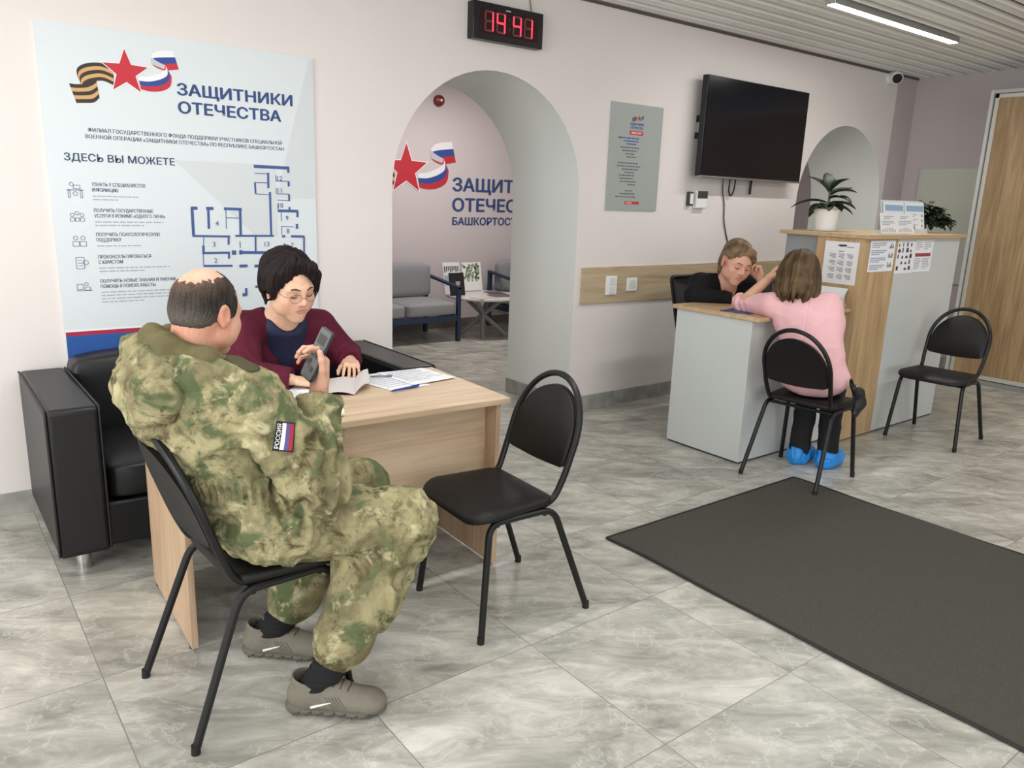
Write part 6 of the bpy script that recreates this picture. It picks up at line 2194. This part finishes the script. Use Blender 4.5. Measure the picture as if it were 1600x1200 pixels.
def make_phone():
    L = unit((0.40, -0.15, 0.90))
    n = unit((-0.88, -0.05, 0.40))
    n = unit(n - L * (n @ L))
    w = np.cross(n, L)
    c = v3(0.912, 2.094, 1.092)
    t = thing('smartphone', 'dark grey smartphone held up by the man in camouflage', 'phone', tuple(c))
    fn = lambda u, v, d: tuple(c + w * u + L * v + n * d)
    MB().prism(rrect(-0.037, -0.079, 0.037, 0.079, 0.010), fn, -0.005, 0.004).build('casing', mat('phone_casing', (42, 46, 48), 0.35), t, bevel=0.0015)
    m = MB()
    m.prism(rrect(-0.0345, -0.076, 0.0345, 0.076, 0.008), fn, 0.0038, 0.0046)
    m.build('screen', mat('phone_screen', (92, 98, 102), 0.25), t)
    m = MB()
    for u, v, r in ((-0.015, -0.046, 0.009), (0.012, -0.024, 0.009), (-0.012, -0.004, 0.007)):
        m.prism([(u + r * math.cos(2 * PI * k / 18), v + r * math.sin(2 * PI * k / 18)) for k in range(18)], fn, 0.0045, 0.0050)
    m.prism([(-0.026, 0.03), (0.026, 0.03), (0.026, 0.06), (-0.026, 0.06)], fn, 0.0045, 0.0048)
    m.build('screen_buttons', mat('phone_buttons', (62, 58, 60), 0.4), t)
make_phone()

# ------------------------------------------------------------------ person in maroon behind the desk
def make_maroon():
    t = thing('person', 'person with short dark hair and glasses in a maroon jacket reading at the desk', 'person', (1.32, 3.60, 0))
    H = Head((1.272, 3.195, 1.150), (0.18, -1.0), 0.29, 0.05, 1.13)
    neck, chest, mid, pel = v3(1.285, 3.310, 1.005), v3(1.292, 3.42, 0.85), v3(1.315, 3.56, 0.66), v3(1.33, 3.66, 0.555)
    RS, RE, RW = v3(1.115, 3.335, 0.955), v3(1.055, 3.150, 0.802), v3(1.200, 3.035, 0.788)
    LS, LE, LW = v3(1.465, 3.345, 0.945), v3(1.585, 3.320, 0.800), v3(1.560, 3.215, 0.797)
    B = Body()
    B.chain([pel, mid, chest], [0.12, 0.11, 0.10], 0.04, '+', ((1, 0, 0), 1.35))
    B.cone(RS, LS, 0.05, 0.05, 0.05)
    B.cone(chest + (0, -0.03, 0.03), neck, 0.085, 0.06, 0.05, '+', ((1, 0, 0), 1.4))
    B.cone(neck - (0, 0, 0.02), H.P(0, -0.025, -0.03), 0.062, 0.056, 0.03)
    B.chain([RS, RE, RW], [0.045, 0.036, 0.025], 0.02)
    B.chain([LS, LE, LW], [0.045, 0.036, 0.025], 0.02)
    for s in (-1, 1):
        B.chain([pel + (s * 0.09, 0, 0), (1.33 + s * 0.10, 3.28, 0.52), (1.33 + s * 0.09, 3.36, 0.10)], [0.08, 0.055, 0.038], 0.02)
    H.build(B, True, 1.10)
    hand(B, RW + (0.012, -0.010, -0.004), (0.86, -0.48, -0.12), (0.0, 0.05, -1.0), 0.28, 0.10, 0.92, (0.6, 0.4), 1)
    hand(B, LW + (-0.004, -0.010, 0.0), (-0.35, -0.88, -0.05), (-0.1, 0.1, -1.0), [0.30, 0.42, 0.5, 0.55], 0.10, 0.92, (0.6, 0.5), -1)
    V, Q = B.mesh(0.0036)
    col = H.tint(V, skin_col(V, (222, 180, 154)), None, (184, 96, 98))
    skin_object('body', V, Q, M_SKIN, t, col)
    face_details(H, B, t, mat('dark_brow', (62, 44, 38), 0.8), mat('dark_lash', (40, 30, 28), 0.8), bw=1.25)
    # short layered hair, side parting
    S = Body()
    H.e(S, 0, -0.022, 0.054, (0.094, 0.106, 0.092), 0.02)
    H.e(S, 0, -0.070, -0.005, (0.080, 0.055, 0.070), 0.03)
    H.e(S, 0.074, 0.000, 0.004, (0.034, 0.060, 0.066), 0.03)
    H.e(S, -0.072, -0.012, 0.012, (0.032, 0.056, 0.062), 0.03)
    H.e(S, 0.0, 0.105, -0.035, (0.066, 0.078, 0.122), 0.012, '-')
    H.e(S, 0, 0.02, -0.12, (0.10, 0.12, 0.07), 0.015, '-')
    # fringe swept sideways from the parting
    H.c(S, (-0.022, 0.052, 0.116), (0.034, 0.070, 0.098), 0.026, 0.022, 0.02)
    H.c(S, (0.034, 0.070, 0.098), (0.076, 0.052, 0.058), 0.022, 0.020, 0.02)
    H.c(S, (0.076, 0.052, 0.058), (0.090, 0.030, -0.004), 0.021, 0.016, 0.02)
    H.c(S, (-0.026, 0.050, 0.116), (-0.066, 0.046, 0.082), 0.024, 0.019, 0.02)
    H.c(S, (-0.066, 0.046, 0.082), (-0.086, 0.024, 0.014), 0.019, 0.014, 0.02)
    # loose pointed locks along the fringe and the ends
    for p_, q_ in (((-0.010, 0.062, 0.112), (0.046, 0.092, 0.060)), ((0.010, 0.062, 0.112), (0.066, 0.078, 0.040)), ((0.050, 0.060, 0.085), (0.084, 0.058, 0.004)), ((-0.034, 0.058, 0.108), (-0.064, 0.070, 0.052)),
                   ((-0.060, 0.048, 0.085), (-0.084, 0.046, 0.004)), ((0.088, 0.028, 0.0), (0.080, 0.044, -0.050)), ((0.086, 0.0, -0.01), (0.086, 0.010, -0.066)), ((-0.086, -0.020, 0.0), (-0.084, -0.010, -0.064))):
        H.c(S, p_, q_, 0.015, 0.003, 0.012)
    H.c(S, (-0.022, 0.10, 0.128), (-0.016, -0.02, 0.154), 0.005, 0.004, 0.008, '-')
    H.e(S, -0.084, 0.004, -0.026, (0.020, 0.020, 0.024), 0.008, '-')
    V, Q = S.mesh(0.0034)
    V, col = hair_strands(H, V, Q, 0.013, 13, (18, 13, 13), (44, 32, 30), 7, 0.35)
    skin_object('hair', V, Q, M_HAIR, t, col)
    # jacket and navy top
    J = Body()
    J.ell(chest + (0, 0.015, 0.0), (0.188, 0.118, 0.150), None, 0.05)
    J.ell(mid, (0.195, 0.150, 0.160), None, 0.08)
    J.ell(pel + (0, 0.0, 0.02), (0.20, 0.165, 0.12), None, 0.06)
    for g in (-1, 1):
        J.ell(chest + (g * 0.085, -0.070, -0.03), (0.078, 0.065, 0.075), None, 0.05)
    J.cone(RS + (0.01, 0, 0.0), LS - (0.01, 0, 0.0), 0.066, 0.066, 0.06)
    J.cone(RS + (0.03, 0, 0), neck + (-0.06, 0.03, 0.0), 0.060, 0.040, 0.04)
    J.cone(LS - (0.03, 0, 0), neck + (0.06, 0.03, 0.0), 0.060, 0.040, 0.04)
    J.chain([RS, RE, RW], [0.072, 0.064, 0.048], 0.03)
    J.chain([LS, LE, LW], [0.072, 0.066, 0.048], 0.03)
    T = Body()
    T.p = list(J.p[:6])
    for w0, w1 in ((RW, unit(RW - RE)), (LW, unit(LW - LE))):
        J.cone(w0 + w1 * 0.018, w0 + w1 * 0.14, 0.034, 0.042, 0.008, '-')
        J.cone(w0 + w1 * 0.062, w0 + w1 * 0.14, 0.07, 0.07, 0.004, '-')
    J.cone(neck + (0.0, 0.0, 0.02), H.P(0, 0, -0.03), 0.078, 0.09, 0.01, '-')
    J.chain([(1.287, 3.235, 1.0), (1.300, 3.205, 0.90), (1.300, 3.205, 0.80), (1.300, 3.22, 0.68)], [0.078, 0.086, 0.078, 0.055], 0.012, '-')
    J.box((1.3, 3.3, 0.735), (0.55, 0.16, 0.018), None, 0.002, 0.006, '-')
    V, Q = J.mesh(0.0048)
    nv = normals(V, Q)
    f = folds(V, (8, 8, 9), 91) * 0.006
    for e in (RE, LE):
        f += np.exp(-(np.linalg.norm(V - e, axis=1) / 0.08) ** 2) * 0.004 * np.sin(V[:, 0] * 160 + V[:, 2] * 90)
    V = V + nv * f[:, None]
    skin_object('jacket', V, Q, mat('maroon_cloth', (84, 26, 44), 0.85, noise=0.08, nscale=60, bump=0.15, bscale=700, spec=0.2), t)
    T2 = Body()
    T2.ell(chest + (0, 0.0, -0.005), (0.150, 0.128, 0.140), None, 0.05)
    T2.ell(mid + (0, -0.01, 0), (0.17, 0.150, 0.15), None, 0.10)
    T2.cone(chest + (0, -0.030, 0.0), neck + (0, 0.0, -0.045), 0.100, 0.078, 0.04, '+', ((1, 0, 0), 1.45))
    T2.cone(neck + (0, -0.02, 0.06), neck + (0.004, -0.09, 0.008), 0.088, 0.072, 0.010, '-')
    V, Q = T2.mesh(0.005)
    skin_object('blouse', V, Q, mat('navy_blouse', (26, 32, 66), 0.7, noise=0.3, nscale=60), t)
    P_ = Body()
    P_.ell(pel, (0.19, 0.16, 0.115), None, 0.05)
    for s in (-1, 1):
        P_.chain([pel + (s * 0.09, 0, 0), (1.33 + s * 0.10, 3.28, 0.525)], [0.10, 0.075], 0.04)
        P_.chain([(1.33 + s * 0.10, 3.28, 0.525), (1.33 + s * 0.09, 3.36, 0.10)], [0.075, 0.06], 0.03)
    V, Q = P_.mesh(0.007)
    skin_object('trousers', V, Q, mat('black_trousers', (22, 22, 25), 0.9), t)
    for s in (-1, 1):
        up, so, P, R = make_shoe(t, (1.33 + s * 0.09, 3.42), (1.33 + s * 0.10, 3.18), height=0.08)
        V, Q = up.mesh(0.004)
        skin_object('shoe', V, Q, mat('black_shoe', (24, 24, 26), 0.5), t)
    # thin-rimmed glasses
    g = MB()
    rim = mat('thin_metal_rim', (110, 96, 88), 0.3, 0.6)
    for s in (-1, 1):
        pts = [tuple(H.P(s * 0.033 + 0.024 * math.cos(2 * PI * k / 28), 0.108 - 0.012 * abs(0.3 * math.cos(2 * PI * k / 28) + (1 if s * math.cos(2 * PI * k / 28) > 0 else 0) * 0.7 * abs(math.cos(2 * PI * k / 28))), -0.002 + 0.0165 * math.sin(2 * PI * k / 28))) for k in range(28)]
        g.tube(pts, 0.0011, 6, closed=True)
        g.tube([tuple(H.P(s * 0.057, 0.098, -0.002)), tuple(H.P(s * 0.072, 0.075, 0.002)), tuple(H.P(s * 0.080, 0.0, 0.014))], 0.0012, 6)
    g.tube(smooth_path([tuple(H.P(-0.010, 0.108, -0.003)), tuple(H.P(0, 0.113, 0.001)), tuple(H.P(0.010, 0.108, -0.003))]), 0.0012, 6)
    g.build('glasses', rim, t, smooth=True)
    MB().lathe([(0.001, -0.004), (0.004, -0.003), (0.005, 0), (0.004, 0.003), (0.001, 0.004)], tuple(H.P(-0.082, 0.0, -0.036)), 12).build('earring', mat('pearl', (232, 226, 216), 0.2), t, smooth=True)
make_maroon()

# ------------------------------------------------------------------ receptionist
def make_receptionist():
    t = thing('person', 'receptionist in a black jacket behind the low desk, leaning the cheek on one hand', 'person', (4.66, 3.68, 0))
    H = Head((4.335, 3.215, 1.178), (-0.42, -0.92), 0.34, -0.16, 1.12)
    neck, chest, mid, pel = v3(4.395, 3.320, 1.035), v3(4.45, 3.42, 0.92), v3(4.60, 3.53, 0.73), v3(4.68, 3.56, 0.605)
    RS, RE, RW = v3(4.215, 3.400, 1.015), v3(4.10, 3.280, 0.965), v3(4.20, 3.16, 0.945)
    LS, LE, LW = v3(4.610, 3.340, 1.005), v3(4.620, 3.130, 0.958), v3(4.520, 3.150, 1.080)
    RE = v3(4.13, 3.36, 0.955)
    RW = v3(4.27, 3.20, 0.945)
    B = Body()
    B.chain([pel, mid, chest], [0.12, 0.11, 0.10], 0.04, '+', ((1, 0, 0), 1.3))
    B.cone(RS, LS, 0.05, 0.05, 0.05)
    B.cone(chest + (-0.01, -0.03, 0.02), neck, 0.09, 0.06, 0.05, '+', ((1, 0, 0), 1.3))
    B.cone(neck - (0, 0, 0.02), H.P(0, -0.025, -0.03), 0.060, 0.056, 0.03)
    B.chain([RS, RE, RW], [0.045, 0.036, 0.025], 0.02)
    B.chain([LS, LE, LW], [0.045, 0.036, 0.026], 0.02)
    for s in (-1, 1):
        B.chain([pel + (s * 0.09, 0, 0), (4.60 + s * 0.10, 3.40, 0.52), (4.60 + s * 0.09, 3.45, 0.10)], [0.08, 0.055, 0.038], 0.02)
    H.build(B, True, 1.06)
    hand(B, LW, (-0.45, 0.12, 0.85), (-0.75, -0.1, -0.5), [0.75, 0.85, 0.9, 0.95], 0.04, 0.95, (0.5, 0.5), -1)
    hand(B, RW, (0.85, -0.5, -0.05), (0.0, 0.0, -1.0), 0.3, 0.08, 0.92, (0.6, 0.4), 1)
    V, Q = B.mesh(0.0042)
    col = H.tint(V, skin_col(V, (222, 172, 150)), None, (186, 104, 104))
    skin_object('body', V, Q, M_SKIN, t, col)
    face_details(H, B, t, mat('dark_brow', (62, 44, 38), 0.8), mat('dark_lash', (40, 30, 28), 0.8))
    S = Body()
    H.e(S, 0, -0.018, 0.046, (0.084, 0.104, 0.092), 0.02)
    H.e(S, 0, -0.075, -0.02, (0.064, 0.045, 0.065), 0.03)
    H.e(S, 0, 0.112, -0.035, (0.070, 0.080, 0.120), 0.012, '-')
    H.c(S, (-0.020, 0.050, 0.112), (0.034, 0.068, 0.094), 0.024, 0.020, 0.02)
    H.c(S, (0.034, 0.068, 0.094), (0.072, 0.048, 0.050), 0.020, 0.015, 0.02)
    H.c(S, (0.072, 0.048, 0.050), (0.082, 0.020, 0.000), 0.014, 0.010, 0.02)
    H.c(S, (-0.024, 0.048, 0.112), (-0.064, 0.042, 0.078), 0.022, 0.016, 0.02)
    H.c(S, (-0.064, 0.042, 0.078), (-0.078, 0.014, 0.040), 0.015, 0.012, 0.02)
    H.e(S, 0, -0.085, -0.075, (0.040, 0.032, 0.060), 0.03)
    H.e(S, -0.082, 0.0, -0.012, (0.026, 0.030, 0.045), 0.008, '-')
    V, Q = S.mesh(0.004)
    V, col = hair_strands(H, V, Q, 0.007, 15, (84, 66, 50), (166, 140, 108), 11, 0.35)
    skin_object('hair', V, Q, M_HAIR, t, col)
    J = Body()
    J.ell(chest + (0, 0.015, 0), (0.185, 0.125, 0.150), None, 0.05)
    J.ell(mid, (0.195, 0.150, 0.160), None, 0.08)
    J.ell(pel, (0.20, 0.165, 0.12), None, 0.06)
    for g in (-1, 1):
        J.ell(chest + (g * 0.085 - 0.01, -0.070, -0.02), (0.075, 0.060, 0.070), None, 0.05)
    J.cone(RS + (0.01, 0, 0), LS - (0.01, 0, 0), 0.068, 0.068, 0.06)
    J.cone(RS + (0.03, 0, 0), neck + (-0.055, 0.03, 0.005), 0.060, 0.036, 0.04)
    J.cone(LS - (0.03, 0, 0), neck + (0.055, 0.03, 0.005), 0.060, 0.036, 0.04)
    J.chain([RS, RE, RW], [0.072, 0.060, 0.044], 0.03)
    J.chain([LS, LE, LE + (LW - LE) * 0.75], [0.072, 0.058, 0.046], 0.03)
    d = unit(LW - LE)
    J.cone(LE + (LW - LE) * 0.85, LW + d * 0.1, 0.034, 0.040, 0.006, '-')
    J.cone(LE + (LW - LE) * 1.12, LW + d * 0.1, 0.06, 0.06, 0.004, '-')
    d = unit(RW - RE)
    J.cone(RW + d * 0.015, RW + d * 0.12, 0.032, 0.040, 0.006, '-')
    J.cone(neck + (0, 0, 0.02), H.P(0, 0, -0.03), 0.070, 0.085, 0.01, '-')
    J.chain([neck + (-0.01, -0.075, 0.0), neck + (0.015, -0.115, -0.09), neck + (0.06, -0.13, -0.17)], [0.058, 0.044, 0.018], 0.012, '-')
    J.box((4.4, 3.02, 0.904), (0.6, 0.33, 0.013), None, 0.002, 0.004, '-')
    V, Q = J.mesh(0.0055)
    V = V + normals(V, Q) * (folds(V, (8, 8, 9), 191) * 0.006)[:, None]
    skin_object('jacket', V, Q, mat('black_jacket_cloth', (20, 20, 23), 0.85, spec=0.25, bump=0.15, bscale=600), t)
    P_ = Body()
    P_.ell(pel, (0.19, 0.16, 0.10), None, 0.05)
    for s in (-1, 1):
        P_.chain([pel + (s * 0.09, 0, -0.01), (4.60 + s * 0.10, 3.40, 0.535)], [0.09, 0.070], 0.04)
        P_.chain([(4.60 + s * 0.10, 3.40, 0.535), (4.60 + s * 0.09, 3.45, 0.10)], [0.07, 0.06], 0.03)
    V, Q = P_.mesh(0.008)
    skin_object('trousers', V, Q, mat('black_trousers', (22, 22, 25), 0.9), t)
    for s in (-1, 1):
        up, so, P, R = make_shoe(t, (4.60 + s * 0.09, 3.50), (4.60 + s * 0.10, 3.36), height=0.08, length=0.23)
        V, Q = up.mesh(0.005)
        skin_object('shoe', V, Q, mat('black_shoe', (24, 24, 26), 0.5), t)
make_receptionist()

# ------------------------------------------------------------------ visitor in pink
def make_visitor():
    t = thing('person', 'person in a pink blouse seen from behind, leaning on the reception desk', 'person', (4.12, 2.43, 0))
    H = Head((4.120, 2.615, 1.150), (0.62, 0.78), 0.35, 0.15, 1.12)
    neck, chest, mid, pel = v3(4.115, 2.550, 1.02), v3(4.125, 2.510, 0.90), v3(4.110, 2.450, 0.72), v3(4.105, 2.425, 0.600)
    LS, LE, LW = v3(4.020, 2.690, 0.985), v3(4.080, 2.940, 0.965), v3(4.110, 2.800, 1.125)
    RS, RE, RW = v3(4.185, 2.440, 1.000), v3(4.390, 2.590, 0.960), v3(4.400, 2.735, 0.950)
    B = Body()
    ax = unit(RS - LS)
    B.chain([pel, mid, chest], [0.11, 0.10, 0.10], 0.04, '+', (ax, 1.3))
    B.cone(RS, LS, 0.05, 0.05, 0.05)
    B.cone(neck - (0, 0, 0.03), H.P(0, -0.02, -0.03), 0.056, 0.052, 0.03)
    B.chain([LS, LE, LW], [0.045, 0.038, 0.026], 0.02)
    B.chain([RS, RE, RW], [0.045, 0.036, 0.025], 0.02)
    legs = [((4.13, 2.36, 0.575), (4.385, 2.45, 0.555), (4.335, 2.405, 0.09)), ((4.09, 2.50, 0.575), (4.36, 2.59, 0.555), (4.262, 2.550, 0.09))]
    for a, k, f in legs:
        B.chain([a, k, f], [0.08, 0.052, 0.036], 0.02)
    H.build(B, True)
    hand(B, LW, (0.10, -0.45, 0.65), (0.30, -0.75, -0.45), [0.35, 0.4, 0.45, 0.5], 0.10, 0.95, (0.6, 0.4), -1)
    hand(B, RW, (-0.2, 0.95, -0.1), (0, 0, -1.0), 0.25, 0.10, 0.92, (0.6, 0.4), 1)
    V, Q = B.mesh(0.0042)
    col = H.tint(V, skin_col(V, (220, 176, 150)), None, (186, 104, 104))
    skin_object('body', V, Q, M_SKIN, t, col)
    face_details(H, B, t, mat('brown_brow', (78, 62, 52), 0.8), mat('dark_lash', (40, 30, 28), 0.8))
    # chin-length bob falling over the nape
    S = Body()
    H.e(S, 0, -0.014, 0.048, (0.092, 0.114, 0.096), 0.02)
    H.e(S, 0, -0.052, -0.030, (0.092, 0.076, 0.090), 0.05)
    H.e(S, 0.070, -0.005, -0.045, (0.036, 0.058, 0.092), 0.04)
    H.e(S, -0.070, -0.005, -0.045, (0.036, 0.058, 0.092), 0.04)
    H.e(S, 0, -0.062, -0.085, (0.095, 0.062, 0.065), 0.04)
    H.e(S, 0, 0.135, -0.05, (0.062, 0.080, 0.115), 0.012, '-')
    S.box(tuple(H.P(0, -0.02, -0.195)), (0.25, 0.25, 0.055), H.rot(pitch=-0.25), 0.002, 0.012, '-')
    V, Q = S.mesh(0.0042)
    q = H.loc(V)
    low = np.clip((-0.09 - q[:, 2]) / 0.04, 0, 1)
    V = V - np.outer(low * (vnoise(np.stack([np.arctan2(q[:, 0], -q[:, 1]) * 8, q[:, 0] * 0, q[:, 0] * 0], 1), 90) - 0.3) * 0.045, H.R[2])
    V, col = hair_strands(H, V, Q, 0.011, 16, (66, 52, 36), (116, 94, 66), 17, 0.22)
    q = H.loc(V)
    w = np.clip((q[:, 2] - 0.07) / 0.06, 0, 1)[:, None] * 0.5
    col = col + (np.array(lin((62, 48, 34))) - col) * w
    skin_object('hair', V, Q, M_HAIR, t, col)
    J = Body()
    J.ell(chest + (0, 0, 0.0), (0.125, 0.195, 0.145), np.stack([unit((0.88, 0.47, 0)), unit((-0.47, 0.88, 0)), v3(0, 0, 1.0)]), 0.05)
    Rm = np.stack([unit((0.95, 0.30, 0)), unit((-0.30, 0.95, 0)), v3(0, 0, 1.0)])
    J.ell(mid, (0.135, 0.172, 0.165), Rm, 0.08)
    J.ell(pel + (0, 0, 0.0), (0.165, 0.195, 0.125), Rm, 0.06)
    J.cone(RS, LS, 0.064, 0.064, 0.06)
    J.cone(neck - (0, 0, 0.03), neck + (0, 0, 0.005), 0.10, 0.062, 0.05)
    J.chain([LS, LE], [0.070, 0.058], 0.03)
    J.cone(LE, LE + (LW - LE) * 0.12, 0.060, 0.052, 0.02)
    J.chain([RS, RE, RE + (RW - RE) * 0.3], [0.070, 0.058, 0.05], 0.03)
    d = unit(LW - LE)
    J.cone(LE + d * 0.05, LE + d * 0.2, 0.042, 0.055, 0.008, '-')
    J.cone(LE + d * 0.085, LE + d * 0.25, 0.09, 0.09, 0.004, '-')
    d2 = unit(RW - RE)
    J.cone(RE + d2 * 0.10, RE + d2 * 0.3, 0.04, 0.05, 0.008, '-')
    J.cone(neck + (0.01, 0.01, 0.025), H.P(0, 0, -0.05), 0.056, 0.08, 0.006, '-')
    J.box((4.2, 3.0, 0.900), (0.6, 0.33, 0.014), None, 0.002, 0.004, '-')
    V, Q = J.mesh(0.005)
    nv = normals(V, Q)
    f = folds(V, (5, 5, 9), 291) * 0.005
    g = np.exp(-(np.linalg.norm(V - LE, axis=1) / 0.10) ** 2)
    f = f + g * 0.005 * np.sin((V @ unit(LE - LS)) * 130 + 4 * vnoise(V * 12, 3))
    # seam down the middle of the back
    axis = unit(v3(-0.47, 0.88, 0))
    off_ = np.abs((V - chest) @ axis - 0.01)
    f = f - np.exp(-(off_ / 0.0045) ** 2) * 0.0035 * ((V - chest) @ unit((0.88, 0.47, 0)) < 0)
    V = V + nv * f[:, None]
    sit = (V[:, 2] < 0.496)
    V[sit, 2] = 0.496 + (V[sit, 2] - 0.496) * 0.03
    skin_object('blouse', V, Q, mat('pale_pink_cloth', (236, 186, 190), 0.85, noise=0.03, nscale=20, spec=0.2), t)
    T = Body()
    T.ell(pel + (0.02, 0, -0.01), (0.15, 0.175, 0.098), Rm, 0.05)
    for a, k, fo in legs:
        T.chain([a, k], [0.085, 0.066], 0.04)
        T.chain([k, fo], [0.066, 0.056], 0.03)
    V, Q = T.mesh(0.006)
    V = V + normals(V, Q) * (folds(V, (12, 12, 12), 391) * 0.006)[:, None]
    sit = (V[:, 2] < 0.497) & (V[:, 0] < 4.385) & (V[:, 2] > 0.42)
    V[sit, 2] = 0.497 + (V[sit, 2] - 0.497) * 0.03
    skin_object('trousers', V, Q, mat('black_trousers', (22, 22, 25), 0.9), t)
    # blue disposable shoe covers
    for (a, k, fo), (he, to) in zip(legs, (((4.285, 2.40), (4.52, 2.43)), ((4.215, 2.545), (4.45, 2.585)))):
        f_ = unit(v3(to[0] - he[0], to[1] - he[1], 0))
        l_ = np.cross([0, 0, 1.0], f_)
        R = np.stack([f_, l_, v3(0, 0, 1)])
        o = v3(he[0], he[1], 0)
        S2 = Body()
        S2.ell(o + f_ * 0.045 + v3(0, 0, 0.050), (0.066, 0.052, 0.058), R, 0.03)
        S2.ell(o + f_ * 0.15 + v3(0, 0, 0.040), (0.105, 0.055, 0.046), R, 0.04)
        S2.cone(o + f_ * 0.05 + v3(0, 0, 0.06), v3(fo) + v3(0, 0, 0.025), 0.060, 0.054, 0.03)
        S2.box(o + v3(0, 0, -0.05), (0.5, 0.5, 0.051), None, 0.001, 0.002, '-')
        S2.cone(v3(fo) + v3(0, 0, 0.02), v3(fo) + v3(0, 0, 0.15), 0.052, 0.060, 0.006, '-')
        V, Q = S2.mesh(0.004)
        V = V + normals(V, Q) * (folds(V, (22, 22, 16), 77, 1.0) * 0.007 * (V[:, 2] > 0.012))[:, None]
        skin_object('shoe_cover', V, Q, mat('blue_shoe_cover', (36, 140, 222), 0.45), t)
make_visitor()

# ------------------------------------------------------------------ handbag hung on the visitor's chair
def make_bag():
    t = thing('handbag', 'small black handbag hanging at the side of the chair of the person in pink', 'bag', (4.19, 2.16, 0.42))
    B = Body()
    B.chain([(4.110, 2.172, 0.575), (4.155, 2.166, 0.545), (4.172, 2.160, 0.485), (4.145, 2.164, 0.430)], [0.014, 0.026, 0.030, 0.020], 0.03, '+', ((0.4, 0.9, 0), 0.6))
    V, Q = B.mesh(0.004)
    V = V + normals(V, Q) * (folds(V, (14, 14, 14), 5) * 0.003)[:, None]
    skin_object('bag_body', V, Q, mat('black_bag_leather', (24, 23, 24), 0.45), t)
    s = MB()
    s.tube(smooth_path([(4.110, 2.172, 0.570), (4.098, 2.178, 0.605), (4.085, 2.185, 0.630), (4.095, 2.19, 0.600), (4.12, 2.18, 0.545), (4.13, 2.172, 0.49), (4.165, 2.162, 0.43)], 6), 0.006, 8)
    s.build('strap', mat('black_strap', (20, 20, 21), 0.5), t, smooth=True)
    MB().tube([(4.118, 2.172, 0.60), (4.128, 2.170, 0.575)], 0.007, 10).build('buckle', M_CHROME, t, smooth=True)
make_bag()
